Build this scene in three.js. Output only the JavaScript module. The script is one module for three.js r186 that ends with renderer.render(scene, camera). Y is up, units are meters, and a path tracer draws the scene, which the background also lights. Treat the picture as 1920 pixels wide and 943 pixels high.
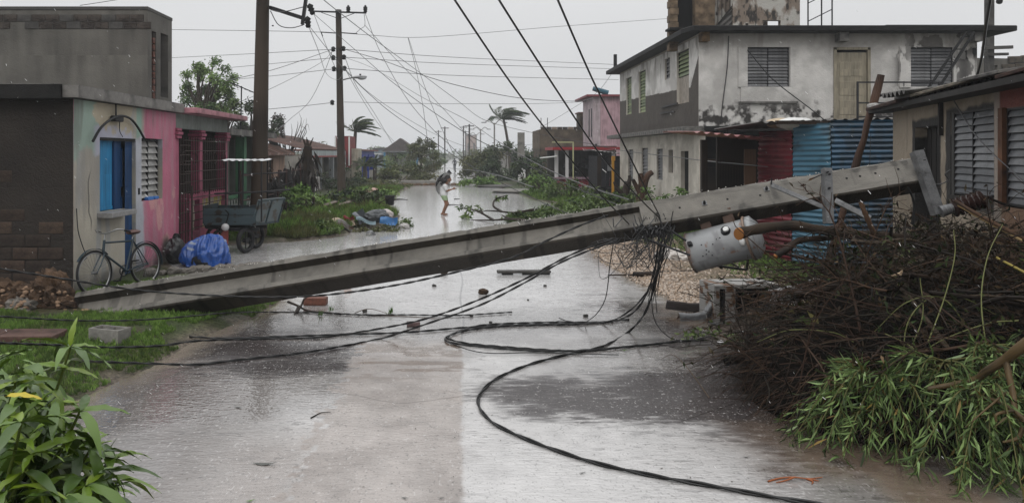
import * as THREE from 'three';
import { RoundedBoxGeometry } from 'three/addons/geometries/RoundedBoxGeometry.js';
import { mergeVertices } from 'three/addons/utils/BufferGeometryUtils.js';
import { MarchingCubes } from 'three/addons/objects/MarchingCubes.js';

// ---------- camera, sky, sun, exposure ----------
const FOCAL = 1450, PU = 860, PV = 288, EYE = 2.2;      // level camera with a shifted lens (pixels of the 1920 x 943 photograph)
const scene = new THREE.Scene();
const camera = new THREE.PerspectiveCamera(2 * Math.atan(941.25 / 2 / FOCAL) * 180 / Math.PI, 1024 / 502, 0.1, 4000);
camera.position.set(0, EYE, 0);
camera.lookAt(0, EYE, -10);
camera.setViewOffset(1920, 941.25, 960 - PU, 470.6 - PV, 1920, 941.25);
camera.updateProjectionMatrix();

const renderer = new THREE.WebGLRenderer({ antialias: true });
renderer.setSize(1024, 502);
renderer.toneMapping = THREE.LinearToneMapping;
renderer.toneMappingExposure = 1.1;
renderer.shadowMap.enabled = true;
{
  const W = 256, H = 128, data = new Float32Array(W * H * 4);
  for (let y = 0; y < H; y++) for (let x = 0; x < W; x++) {
    const el = ((y + 0.5) / H - 0.5) * Math.PI, s = Math.max(0, Math.min(1, (el * 180 / Math.PI - 3) / 62)), k = s * s * (3 - 2 * s);
    const a = (x / W) * Math.PI * 2, cl = 1 + 0.16 * (fb(Math.cos(a) * 3 + 9, Math.sin(a) * 3 + el * 6, 4) - 0.5) + 0.02 * Math.sin(a * 3 + el * 9) * Math.sin(el * 7 + a * 2) + 0.02 * Math.sin(a * 7 - el * 15);
    const L = (el < 0 ? 0.55 : 0.64 + 1.0 * k) * cl;
    data.set([L * 0.99, L * 1.0, L * 1.015, 1], (y * W + x) * 4);
  }
  const sky = new THREE.DataTexture(data, W, H, THREE.RGBAFormat, THREE.FloatType);
  sky.mapping = THREE.EquirectangularReflectionMapping;
  sky.magFilter = THREE.LinearFilter;
  sky.needsUpdate = true;
  scene.background = sky;
  scene.environment = sky;
}
const sun = new THREE.DirectionalLight(new THREE.Color(1, 0.975, 0.94), 0.9);
sun.position.set(-14, 46, 40);
sun.castShadow = true;
sun.shadow.radius = 60;
sun.shadow.camera.left = -60; sun.shadow.camera.right = 60; sun.shadow.camera.top = 60; sun.shadow.camera.bottom = -60; sun.shadow.camera.far = 300;
scene.add(sun); scene.add(sun.target);

// ---------- helpers ----------
let seedState = 12345;
function rnd() { seedState = (seedState + 0x6d2b79f5) | 0; let t = Math.imul(seedState ^ (seedState >>> 15), 1 | seedState); t = (t + Math.imul(t ^ (t >>> 7), 61 | t)) ^ t; return ((t ^ (t >>> 14)) >>> 0) / 4294967296; }
const rr = (a, b) => a + (b - a) * rnd();
const gs = () => (rnd() + rnd() + rnd() - 1.5) * 1.1;
const V = (x, y, z) => new THREE.Vector3(x, y, z);
const P = (u, v, d) => V((u - PU) / FOCAL * d, EYE - (v - PV) / FOCAL * d, -d);      // a pixel and a depth give a point
const G = (u, v, y = 0) => P(u, v, (EYE - y) * FOCAL / (v - PV));                     // the same on level ground
const sst = (a, b, x) => { const t = Math.max(0, Math.min(1, (x - a) / (b - a))); return t * t * (3 - 2 * t); };
const mixc = (a, b, t) => [a[0] + (b[0] - a[0]) * t, a[1] + (b[1] - a[1]) * t, a[2] + (b[2] - a[2]) * t];
const clamp = (x, a, b) => Math.max(a, Math.min(b, x));
function h2(x, y) { let h = Math.imul(x, 374761393) + Math.imul(y, 668265263); h = Math.imul(h ^ (h >>> 13), 1274126177); return ((h ^ (h >>> 16)) >>> 0) / 4294967296; }
function vn(x, y, per = 0) {
  const xi = Math.floor(x), yi = Math.floor(y), fx = x - xi, fy = y - yi, u = fx * fx * (3 - 2 * fx), v = fy * fy * (3 - 2 * fy);
  const m = per ? (k) => ((k % per) + per) % per : (k) => k;
  const a = h2(m(xi), m(yi)), b = h2(m(xi + 1), m(yi)), c = h2(m(xi), m(yi + 1)), d = h2(m(xi + 1), m(yi + 1));
  return a + (b - a) * u + (c - a) * v + (a - b - c + d) * u * v;
}
function fb(x, y, oct = 4, per = 0) { let s = 0, a = 0.5, t = 0; for (let i = 0; i < oct; i++) { s += a * vn(x + i * 17 * (per ? 0 : 1), y, per); t += a; x *= 2; y *= 2; per *= 2; a *= 0.5; } return s / t; }
const s2 = (l) => (l <= 0.0031308 ? l * 12.92 : 1.055 * Math.pow(l, 1 / 2.4) - 0.055);
// colour texture: fn(x, y) with x, y in 0..1 gives linear rgb
function ctex(w, h, fn, rx = 1, ry = 1, wrap = THREE.RepeatWrapping) {
  const d = new Uint8Array(w * h * 4);
  for (let y = 0; y < h; y++) for (let x = 0; x < w; x++) {
    const c = fn((x + 0.5) / w, (y + 0.5) / h), o = (y * w + x) * 4;
    d[o] = clamp(s2(c[0]) * 255, 0, 255); d[o + 1] = clamp(s2(c[1]) * 255, 0, 255); d[o + 2] = clamp(s2(c[2]) * 255, 0, 255); d[o + 3] = 255;
  }
  return finish(new THREE.DataTexture(d, w, h), rx, ry, wrap, true);
}
function gtex(w, h, fn, rx = 1, ry = 1, wrap = THREE.RepeatWrapping) {
  const d = new Uint8Array(w * h * 4);
  for (let y = 0; y < h; y++) for (let x = 0; x < w; x++) { const c = clamp(fn((x + 0.5) / w, (y + 0.5) / h) * 255, 0, 255), o = (y * w + x) * 4; d[o] = d[o + 1] = d[o + 2] = c; d[o + 3] = 255; }
  return finish(new THREE.DataTexture(d, w, h), rx, ry, wrap, false);
}
function finish(t, rx, ry, wrap, srgb) {
  t.wrapS = t.wrapT = wrap; t.repeat.set(rx, ry); t.magFilter = THREE.LinearFilter; t.minFilter = THREE.LinearFilter;
  if (srgb) t.colorSpace = THREE.SRGBColorSpace;
  t.needsUpdate = true; return t;
}
const rep = (t, rx, ry) => { const c = t.clone(); c.repeat.set(rx, ry); c.needsUpdate = true; return c; };
function mat(color, roughness = 0.7, o = {}) {
  const m = new THREE.MeshPhysicalMaterial({ roughness, side: THREE.DoubleSide, specularIntensity: roughness > 0.45 ? 0.4 : 1, ...o });
  m.color.setRGB(...color).multiplyScalar(0.72);
  return m;
}

const used = {};
function numbered(n) { used[n] = (used[n] ?? -1) + 1; return used[n] ? n + '_' + String(used[n]).padStart(3, '0') : n; }
function tag(o, label, category, group, kind) {
  if (label) o.userData.label = label;
  if (category) o.userData.category = category;
  if (group) o.userData.group = group;
  if (kind) o.userData.kind = kind;
  return o;
}
function shade(m) { m.castShadow = true; m.receiveShadow = true; return m; }
function thing(name, label, category, pos = [0, 0, 0], ry = 0, group) {
  const o = new THREE.Group(); o.name = numbered(name); scene.add(o);
  if (pos.isVector3) o.position.copy(pos); else o.position.set(...pos);
  o.rotation.y = ry;
  return tag(o, label, category, group);
}
function part(parent, name, geo, m, pos, rot) {
  const o = shade(new THREE.Mesh(geo, m));
  o.name = parent === scene ? numbered(name) : name;
  if (pos) { if (pos.isVector3) o.position.copy(pos); else o.position.set(...pos); }
  if (rot) o.rotation.set(...rot);
  parent.add(o); return o;
}
function sub(parent, name, pos, rot) { const o = new THREE.Group(); o.name = name; if (pos) o.position.set(...pos); if (rot) o.rotation.set(...rot); parent.add(o); return o; }

const _v = new THREE.Vector3(), _n = new THREE.Vector3(), _m = new THREE.Matrix4(), _q = new THREE.Quaternion(), _e = new THREE.Euler(), _nm = new THREE.Matrix3();
class MB {
  constructor() { this.p = []; this.n = []; this.u = []; this.c = []; this.i = []; this.col = false; }
  add(g, m, col, boxuv = true) {
    const base = this.p.length / 3, P0 = g.attributes.position, N0 = g.attributes.normal, U0 = g.attributes.uv;
    if (m) _nm.getNormalMatrix(m);
    for (let k = 0; k < P0.count; k++) {
      _v.fromBufferAttribute(P0, k); _n.fromBufferAttribute(N0, k);
      if (m) { _v.applyMatrix4(m); _n.applyMatrix3(_nm).normalize(); }
      this.p.push(_v.x, _v.y, _v.z); this.n.push(_n.x, _n.y, _n.z);
      if (boxuv || !U0) { const ax = Math.abs(_n.x), ay = Math.abs(_n.y), az = Math.abs(_n.z); if (ax >= ay && ax >= az) this.u.push(_v.z, _v.y); else if (ay >= az) this.u.push(_v.x, _v.z); else this.u.push(_v.x, _v.y); }
      else this.u.push(U0.getX(k), U0.getY(k));
      if (col) { this.c.push(...col); this.col = true; } else this.c.push(1, 1, 1);
    }
    if (g.index) for (let k = 0; k < g.index.count; k++) this.i.push(base + g.index.getX(k)); else for (let k = 0; k < P0.count; k++) this.i.push(base + k);
    return this;
  }
  box(x, y, z, w, h, d, r, col) {
    _e.set(...(r || [0, 0, 0])); _q.setFromEuler(_e);
    return this.add(new THREE.BoxGeometry(w, h, d), new THREE.Matrix4().compose(V(x, y, z), _q, V(1, 1, 1)), col);
  }
  rbox(x, y, z, w, h, d, b = 0.01, r, col) {
    _e.set(...(r || [0, 0, 0])); _q.setFromEuler(_e);
    return this.add(new RoundedBoxGeometry(w, h, d, 1, b), new THREE.Matrix4().compose(V(x, y, z), _q, V(1, 1, 1)), col);
  }
  // box with a given cross-section between two points
  bar(a, b, w, h, col) {
    const dir = b.clone().sub(a), L = dir.length(); dir.normalize();
    const up = Math.abs(dir.y) > 0.95 ? V(1, 0, 0) : V(0, 1, 0), x = V().crossVectors(up, dir).normalize(), y = V().crossVectors(dir, x);
    const m = new THREE.Matrix4().makeBasis(x, y, dir).setPosition(a.clone().add(b).multiplyScalar(0.5));
    return this.add(new THREE.BoxGeometry(w, h, L), m, col);
  }
  tube(pts, r, sides = 6, col, caps = true) {
    const base = this.p.length / 3, N = pts.length, T = V(), X = V(), Y = V();
    let len = 0;
    for (let k = 0; k < N; k++) {
      T.subVectors(pts[Math.min(k + 1, N - 1)], pts[Math.max(k - 1, 0)]).normalize();
      if (k === 0) { X.set(Math.abs(T.x) > 0.8 ? 0 : 1, Math.abs(T.x) > 0.8 ? 1 : 0, 0); } else len += pts[k].distanceTo(pts[k - 1]);
      X.addScaledVector(T, -X.dot(T)).normalize(); Y.crossVectors(T, X);
      const t = k / (N - 1), R = typeof r === 'function' ? r(t) : Array.isArray(r) ? r[0] + (r[1] - r[0]) * t : r;
      for (let s = 0; s < sides; s++) {
        const a = s / sides * Math.PI * 2, c = Math.cos(a), q = Math.sin(a), nx = X.x * c + Y.x * q, ny = X.y * c + Y.y * q, nz = X.z * c + Y.z * q;
        this.p.push(pts[k].x + nx * R, pts[k].y + ny * R, pts[k].z + nz * R); this.n.push(nx, ny, nz); this.u.push(s / sides * 6.28 * R, len);
        if (col) { this.c.push(...col); this.col = true; } else this.c.push(1, 1, 1);
        if (k < N - 1) { const A = base + k * sides + s, B = base + k * sides + (s + 1) % sides; this.i.push(A, B, A + sides, B, B + sides, A + sides); }
      }
    }
    if (caps && sides > 3) for (const k of [0, N - 1]) for (let s = 1; s < sides - 1; s++) { const o = base + k * sides; if (k) this.i.push(o, o + s, o + s + 1); else this.i.push(o, o + s + 1, o + s); }
    return this;
  }
  quad(a, b, c, d, col, uv) {
    const base = this.p.length / 3, n = V().crossVectors(V().subVectors(b, a), V().subVectors(d, a)).normalize();
    const U = uv || [[0, 0], [1, 0], [1, 1], [0, 1]];
    [a, b, c, d].forEach((q, k) => { this.p.push(q.x, q.y, q.z); this.n.push(n.x, n.y, n.z); this.u.push(...U[k]); if (col) { this.c.push(...col); this.col = true; } else this.c.push(1, 1, 1); });
    this.i.push(base, base + 1, base + 2, base, base + 2, base + 3); return this;
  }
  // pointed leaf, folded along its midrib: base point, direction, side, length, width
  leaf(o, dir, side, L, W, col, bend = 0.15) {
    const nrm = V().crossVectors(dir, side).normalize(), base = this.p.length / 3;
    const pt = (t, s, b) => V().copy(o).addScaledVector(dir, L * t).addScaledVector(side, W * s).addScaledVector(nrm, L * b);
    const q = [pt(0, 0, 0), pt(0.4, 0.5, bend * 0.3 + 0.03), pt(0.45, 0, 0), pt(0.4, -0.5, bend * 0.3 + 0.03), pt(1, 0, -bend)];
    for (const k of q) { this.p.push(k.x, k.y, k.z); this.n.push(nrm.x, nrm.y, nrm.z); this.u.push(0.5, 0.5); if (col) { this.c.push(...col); this.col = true; } else this.c.push(1, 1, 1); }
    this.i.push(base, base + 2, base + 1, base, base + 3, base + 2, base + 1, base + 2, base + 4, base + 2, base + 3, base + 4); return this;
  }
  geo() {
    const g = new THREE.BufferGeometry();
    g.setAttribute('position', new THREE.Float32BufferAttribute(this.p, 3)); g.setAttribute('normal', new THREE.Float32BufferAttribute(this.n, 3)); g.setAttribute('uv', new THREE.Float32BufferAttribute(this.u, 2));
    if (this.col) g.setAttribute('color', new THREE.Float32BufferAttribute(this.c, 3));
    g.setIndex(this.i); return g;
  }
  build(parent, name, m, pos, rot) { return part(parent, name, this.geo(), m, pos, rot); }
}
const B1 = (w, h, d, b = 0) => (b ? new MB().rbox(0, 0, 0, w, h, d, b) : new MB().box(0, 0, 0, w, h, d)).geo();
const spline = (pts, n = 30) => new THREE.CatmullRomCurve3(pts, false, 'catmullrom', 0.5).getPoints(n);
function twist(mb, pts, R, r, pitch, sides = 5) {           // two strands wound round each other
  const curve = new THREE.CatmullRomCurve3(pts, false, 'catmullrom', 0.5), L = curve.getLength(), N = Math.ceil(L / pitch * 7) + 2, c = curve.getSpacedPoints(N), A = [], Bq = [];
  const T = V(), X = V(0, 1, 0.3), Y = V();
  for (let k = 0; k <= N; k++) {
    T.subVectors(c[Math.min(k + 1, N)], c[Math.max(k - 1, 0)]).normalize(); X.addScaledVector(T, -X.dot(T)).normalize(); Y.crossVectors(T, X);
    const a = k / N * L / pitch * Math.PI * 2, o = V().addScaledVector(X, Math.cos(a) * R).addScaledVector(Y, Math.sin(a) * R);
    A.push(c[k].clone().add(o)); Bq.push(c[k].clone().sub(o));
  }
  mb.tube(A, r, sides); mb.tube(Bq, r, sides); return mb;
}
// wall of a given thickness with openings [x0, y0, x1, y1]; front face at z = 0, uv in metres; openings that reach y = 0 are doorways
function wallGeo(w, h, t, holes = []) {
  const s = new THREE.Shape(); s.moveTo(0, 0);
  for (const [a, b, c, d] of holes.filter((k) => k[1] <= 0).sort((p, q) => p[0] - q[0])) { s.lineTo(a, 0); s.lineTo(a, d); s.lineTo(c, d); s.lineTo(c, 0); }
  s.lineTo(w, 0); s.lineTo(w, h); s.lineTo(0, h); s.lineTo(0, 0);
  for (const [a, b, c, d] of holes.filter((k) => k[1] > 0)) { const p = new THREE.Path(); p.moveTo(a, b); p.lineTo(a, d); p.lineTo(c, d); p.lineTo(c, b); p.lineTo(a, b); s.holes.push(p); }
  return new THREE.ExtrudeGeometry(s, { depth: t, bevelEnabled: false, steps: 1 }).translate(0, 0, -t);
}
// corrugated sheet in the xy plane, waves running along x (dir 'x': ridges are vertical) or along y (ridges horizontal)
function corrugated(w, h, pitch, amp, ridges = 'h', warp = 0) {
  const nx = ridges === 'h' ? 6 : Math.round(w / pitch * 6), ny = ridges === 'h' ? Math.round(h / pitch * 6) : 6, g = new THREE.PlaneGeometry(w, h, nx, ny), p = g.attributes.position;
  for (let k = 0; k < p.count; k++) { const x = p.getX(k), y = p.getY(k), q = ridges === 'h' ? y : x; p.setZ(k, amp * Math.sin(q / pitch * Math.PI * 2) + warp * (vn(x * 1.3 + 7, y * 1.3) - 0.5)); }
  const uv = g.attributes.uv; for (let k = 0; k < p.count; k++) uv.setXY(k, p.getX(k) + w / 2, p.getY(k) + h / 2);
  g.computeVertexNormals(); return g;
}
function lumpy(r, detail, amp, freq, sx = 1, sy = 1, sz = 1, off = 0) {
  let g = new THREE.IcosahedronGeometry(1, detail); const p = g.attributes.position;
  for (let k = 0; k < p.count; k++) {
    _v.fromBufferAttribute(p, k); const f = 1 + amp * (fb(_v.x * freq + _v.z * 3.1 + off, _v.y * freq - _v.z * 2.3 * freq * 0.5 + off, 3) - 0.5) * 2;
    p.setXYZ(k, _v.x * r * sx * f, _v.y * r * sy * f, _v.z * r * sz * f);
  }
  g.computeVertexNormals(); return g;
}
function sdfGeo(c, half, res, fn) {                        // meshes a distance field given on a cube
  const mc = new MarchingCubes(res, new THREE.MeshStandardMaterial(), false, false, 200000); mc.isolation = 0;
  let k = 0; const hs = res / 2;
  for (let z = 0; z < res; z++) for (let y = 0; y < res; y++) for (let x = 0; x < res; x++) mc.field[k++] = -fn(c[0] + (x - hs) / hs * half, c[1] + (y - hs) / hs * half, c[2] + (z - hs) / hs * half);
  mc.update();
  const n = mc.count, p = new Float32Array(n * 3), g = new THREE.BufferGeometry();
  for (let j = 0; j < n; j++) for (let q = 0; q < 3; q++) p[j * 3 + q] = c[q] + mc.positionArray[j * 3 + q] * half;
  g.setAttribute('position', new THREE.BufferAttribute(p, 3)); g.setAttribute('normal', new THREE.BufferAttribute(new Float32Array(mc.normalArray.slice(0, n * 3)), 3));
  g.setAttribute('uv', new THREE.BufferAttribute(new Float32Array(n * 2), 2)); return g;
}
function capsule(x, y, z, a, b, ra, rb) {
  const bx = b[0] - a[0], by = b[1] - a[1], bz = b[2] - a[2], px = x - a[0], py = y - a[1], pz = z - a[2], t = clamp((px * bx + py * by + pz * bz) / (bx * bx + by * by + bz * bz + 1e-9), 0, 1);
  return Math.hypot(px - bx * t, py - by * t, pz - bz * t) - (ra + (rb - ra) * t);
}
const smin = (a, b, k) => { const h = clamp(0.5 + 0.5 * (b - a) / k, 0, 1); return b + (a - b) * h - k * h * (1 - h); };
const bonesSdf = (bones, k) => (x, y, z) => { let d = 1e9; for (const [a, b, ra, rb] of bones) d = smin(d, capsule(x, y, z, a, b, ra, rb), k); return d; };

// ---------- shared textures and materials ----------
const bumpGrain = gtex(256, 256, (x, y) => 0.6 * fb(x * 64, y * 64, 2, 64) + 0.4 * fb(x * 16, y * 16, 3, 16));
const bumpPlaster = gtex(256, 256, (x, y) => 0.5 * fb(x * 10, y * 10, 4, 10) + 0.5 * fb(x * 50, y * 50, 2, 50));
const concreteMap = ctex(256, 256, (x, y) => { const a = fb(x * 5, y * 5, 5, 5), b = fb(x * 40 , y * 40, 2, 40), k = 0.62 + 0.75 * (a - 0.5) + 0.25 * (b - 0.5); return [k, k * 0.98, k * 0.94]; });
const woodMap = ctex(128, 256, (x, y) => { const a = fb(x * 24, y * 3, 4, 3), k = 0.35 + 0.9 * (a - 0.3); return [k, k * 0.86, k * 0.74]; });
const rustMap = ctex(256, 256, (x, y) => { const a = fb(x * 8, y * 8, 5, 8); return mixc([0.9, 0.9, 0.9], [0.42, 0.22, 0.12], sst(0.52, 0.68, a)); });
const mouldMap = ctex(256, 256, (x, y) => { const a = fb(x * 6, y * 6, 5, 6), k = 0.45 + 1.0 * (a - 0.35); return [k, k * 0.98, k * 0.93]; });
const streakMap = ctex(256, 256, (x, y) => { const a = fb(x * 40, y * 3, 4, 0), b = fb(x * 7 + 3, y * 7, 4), k = 0.7 + 0.5 * (a - 0.5) + 0.5 * (b - 0.5); return [k, k, k * 0.98]; });
const M = {
  wire: mat([0.012, 0.012, 0.013], 0.35), cable: mat([0.008, 0.008, 0.008], 0.3, { specularIntensity: 0.6 }), darkMetal: mat([0.02, 0.02, 0.022], 0.5), galv: mat([0.3, 0.31, 0.33], 0.38, { metalness: 0.35, map: rep(concreteMap, 3, 3) }),
  concrete: mat([0.36, 0.35, 0.33], 0.6, { map: concreteMap, bumpMap: rep(bumpGrain, 2, 2), bumpScale: 0.003 }),
  darkConcrete: mat([0.12, 0.115, 0.11], 0.6, { map: concreteMap, bumpMap: bumpGrain, bumpScale: 0.004 }),
  blackSlab: mat([0.017, 0.016, 0.0155], 0.65, { map: mouldMap, bumpMap: bumpGrain, bumpScale: 0.006 }),
  greySlab: mat([0.3, 0.29, 0.285], 0.65, { map: mouldMap, bumpMap: bumpGrain, bumpScale: 0.006 }),
  greyPlaster: mat([0.19, 0.178, 0.16], 0.75, { map: rep(streakMap, 0.12, 0.2), bumpMap: rep(bumpPlaster, 0.8, 0.8), bumpScale: 0.012 }),
  wood: mat([0.2, 0.13, 0.085], 0.6, { map: rep(woodMap, 2, 0.5), bumpMap: rep(woodMap, 2, 0.5), bumpScale: 0.004 }),
  darkWood: mat([0.05, 0.036, 0.027], 0.6, { map: rep(woodMap, 2, 0.6), bumpMap: rep(woodMap, 2, 0.6), bumpScale: 0.004 }),
  poleWood: mat([0.09, 0.075, 0.06], 0.6, { map: rep(woodMap, 3, 0.3), bumpMap: rep(woodMap, 3, 0.3), bumpScale: 0.006 }),
  bark: mat([0.06, 0.047, 0.035], 0.8, { map: rep(woodMap, 4, 2), bumpMap: rep(woodMap, 4, 2), bumpScale: 0.01 }),
  cutWood: mat([0.62, 0.3, 0.1], 0.6, { map: rep(woodMap, 8, 8) }),
  black: mat([0.012, 0.012, 0.012], 0.6), void: mat([0.006, 0.006, 0.006], 0.9),
  rubber: mat([0.015, 0.015, 0.016], 0.55), chrome: mat([0.4, 0.4, 0.4], 0.3, { metalness: 0.8 }),
  porcelain: mat([0.045, 0.022, 0.018], 0.15), heapLeaves: mat([1.05, 0.95, 0.8], 0.6, { vertexColors: true, specularIntensity: 0.15 }), leaves: mat([1.6, 1.6, 1.6], 0.5, { vertexColors: true }), twigs: mat([0.95, 0.92, 0.88], 0.6, { vertexColors: true, specularIntensity: 0.25 }),
  slatGrey: mat([0.33, 0.34, 0.36], 0.4, { map: rep(streakMap, 0.6, 2) }), white: mat([0.72, 0.72, 0.7], 0.5), rubble: mat([0.2, 0.125, 0.08], 0.8, { map: rep(mouldMap, 1.5, 1.5), bumpMap: rep(bumpPlaster, 4, 4), bumpScale: 0.03 }),
  stone: mat([0.24, 0.22, 0.2], 0.7, { map: rep(concreteMap, 3, 3) }), brick: mat([0.26, 0.11, 0.08], 0.6, { map: rep(concreteMap, 4, 4), bumpMap: rep(bumpGrain, 6, 6), bumpScale: 0.003 }),
};

// ---------- ground ----------
const lerpT = (tab, d) => { if (d <= tab[0][0]) return tab[0][1]; for (let k = 1; k < tab.length; k++) if (d <= tab[k][0]) { const [a, x] = tab[k - 1], [b, y] = tab[k]; return x + (y - x) * (d - a) / (b - a); } return tab[tab.length - 1][1]; };
const RL = [[-10, -3.9], [6, -3.62], [6.8, -3.45], [7.9, -3.25], [9, -3.12], [9.9, -3.0], [10.6, -2.75], [11.6, -2.7], [12.6, -3.1], [13.6, -4.0], [14.6, -5.2], [15.4, -5.75], [18.6, -5.7], [19.2, -4.7], [19.8, -4.0], [20.6, -3.45], [22, -3.0], [23.5, -2.2], [25.5, -1.95], [27.5, -2.2], [30, -3.0], [39, -3.3], [54, -3.4], [70, -3.1], [420, -3.1]];
const RR = [[-10, 4.6], [4.6, 3.9], [5.4, 3.75], [8, 3.4], [10.6, 3.3], [12.4, 3.2], [15, 2.95], [18, 3.0], [22, 3.3], [27, 4.1], [33, 4.4], [37, 3.7], [44, 3.2], [60, 2.6], [80, 2.0], [420, 2.0]];
const wob = (d, o) => (d < 60 ? 0.16 * (fb(d * 1.1 + o, o, 3) - 0.5) + 0.5 * (fb(d * 0.35 + o, o + 3, 2) - 0.5) * sst(10, 20, d) : 0);
const roadL = (d) => lerpT(RL, d) + wob(d, 3), roadR = (d) => lerpT(RR, d) + wob(d, 11);
const gauss = (x, d, cx, cd, sx, sd) => Math.exp(-((x - cx) * (x - cx) / (sx * sx) + (d - cd) * (d - cd) / (sd * sd)));
function groundY(x, d) {
  const t = Math.max(roadL(d) - x, x - roadR(d));
  if (d > 420) return -0.08;
  if (t < 0) return Math.max(-0.05, t * 0.5) - 0.004;
  const far = sst(48, 70, d);
  let y = sst(0, 0.7, t) * 0.09 + (fb(x * 1.7, d * 1.7, 3) - 0.45) * 0.12 * sst(0, 0.8, t);
  y += 0.34 * gauss(x, d, -2.75, 25, 0.75, 2.0) + 0.25 * gauss(x, d, -4.3, 23.5, 1.1, 3) + 0.22 * gauss(x, d, -5, 30, 1.6, 6) + 0.25 * gauss(x, d, 5.8, 30, 1.6, 4);
  if (x < -4.4 && d < 20) y *= 1 - 0.85 * sst(0, 1.2, -4.4 - x) * sst(10.8, 11.6, d);
  return y * (1 - far * 0.7);
}
{
  const xs = [], ds = [];
  for (const x of [-1500, -700, -350, -180, -100, -60, -40, -28, -22, -18]) xs.push(x);
  for (let x = -14; x <= 14.001; x += 0.2) xs.push(x);
  for (const x of [18, 22, 28, 40, 60, 100, 180, 350, 700, 1500]) xs.push(x);
  for (const d of [-200, -60, -20, -8]) ds.push(d);
  for (let d = 1; d <= 46; d += 0.2) ds.push(d);
  for (const d of [48, 51, 55, 60, 66, 74, 84, 96, 110, 130, 155, 190, 240, 300, 420, 700, 1100, 2000]) ds.push(d);
  const p = [], c = [], uv = [], idx = [], nx = xs.length;
  for (const d of ds) for (const x of xs) {
    p.push(x, groundY(x, d), -d); uv.push(x, d);
    const n = fb(x * 0.9 + 5, d * 0.9, 4), n2 = fb(x * 4, d * 4 + 9, 3);
    let col = mixc([0.05, 0.075, 0.016], [0.085, 0.07, 0.036], sst(0.45, 0.7, n));
    const edge = Math.max(roadL(d) - x, x - roadR(d));
    if (x > 0) {
      const gr = sst(0.1, 0.5, 1 - Math.abs(x - 4.0) / 1.7) * sst(10, 12, d) * (1 - sst(18.5, 21, d)) * sst(0.25, 0.5, n + 0.25) * (1 - 0.85 * gauss(x, d, 5.2, 12.6, 1.0, 1.5));
      col = mixc(col, [0.4, 0.3, 0.22], gr);
      col = mixc(col, [0.36, 0.29, 0.24], sst(0, 0.3, edge) * (1 - sst(0.7, 1.6, edge)) * sst(22, 26, d) * (1 - sst(38, 42, d)));
      if (d < 10) col = mixc([0.16, 0.125, 0.1], [0.1, 0.08, 0.06], n);
    } else if (d < 19) {
      col = mixc(col, [0.19, 0.155, 0.12], (1 - sst(0.05, 0.38, edge)) * sst(0.3, 0.5, n2 + 0.1));
      col = mixc(col, [0.24, 0.2, 0.16], 0.9 * gauss(x, d, -3.6, 13.2, 1.4, 1.2) * n2 * 1.6);
    } else col = mixc(col, [0.2, 0.165, 0.13], (1 - sst(0.05, 0.5, edge)) * sst(0.35, 0.6, n2 + 0.1));
    if (d > 90) col = mixc(col, [0.05, 0.065, 0.03], 0.5);
    const k = 0.8 + 0.5 * (n2 - 0.5); c.push(col[0] * k, col[1] * k, col[2] * k);
  }
  for (let j = 0; j < ds.length - 1; j++) for (let i = 0; i < nx - 1; i++) { const a = j * nx + i; idx.push(a, a + 1, a + nx, a + 1, a + nx + 1, a + nx); }
  const g = new THREE.BufferGeometry();
  g.setAttribute('position', new THREE.Float32BufferAttribute(p, 3)); g.setAttribute('color', new THREE.Float32BufferAttribute(c, 3)); g.setAttribute('uv', new THREE.Float32BufferAttribute(uv, 2));
  g.setIndex(idx); g.computeVertexNormals();
  const soil = ctex(256, 256, (x, y) => { const a = fb(x * 32, y * 32, 3, 32), k = 0.55 + 0.9 * (a - 0.5) + (vn(x * 90, y * 90, 90) > 0.86 ? 0.35 : 0); return [k, k, k]; }, 0.9, 0.9);
  tag(part(scene, 'ground', g, mat([1.5, 1.5, 1.5], 0.65, { vertexColors: true, map: soil, bumpMap: rep(bumpGrain, 1.1, 1.1), bumpScale: 0.03 })), 'grassy muddy ground beside the wet road', null, null, 'structure');
}
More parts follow.
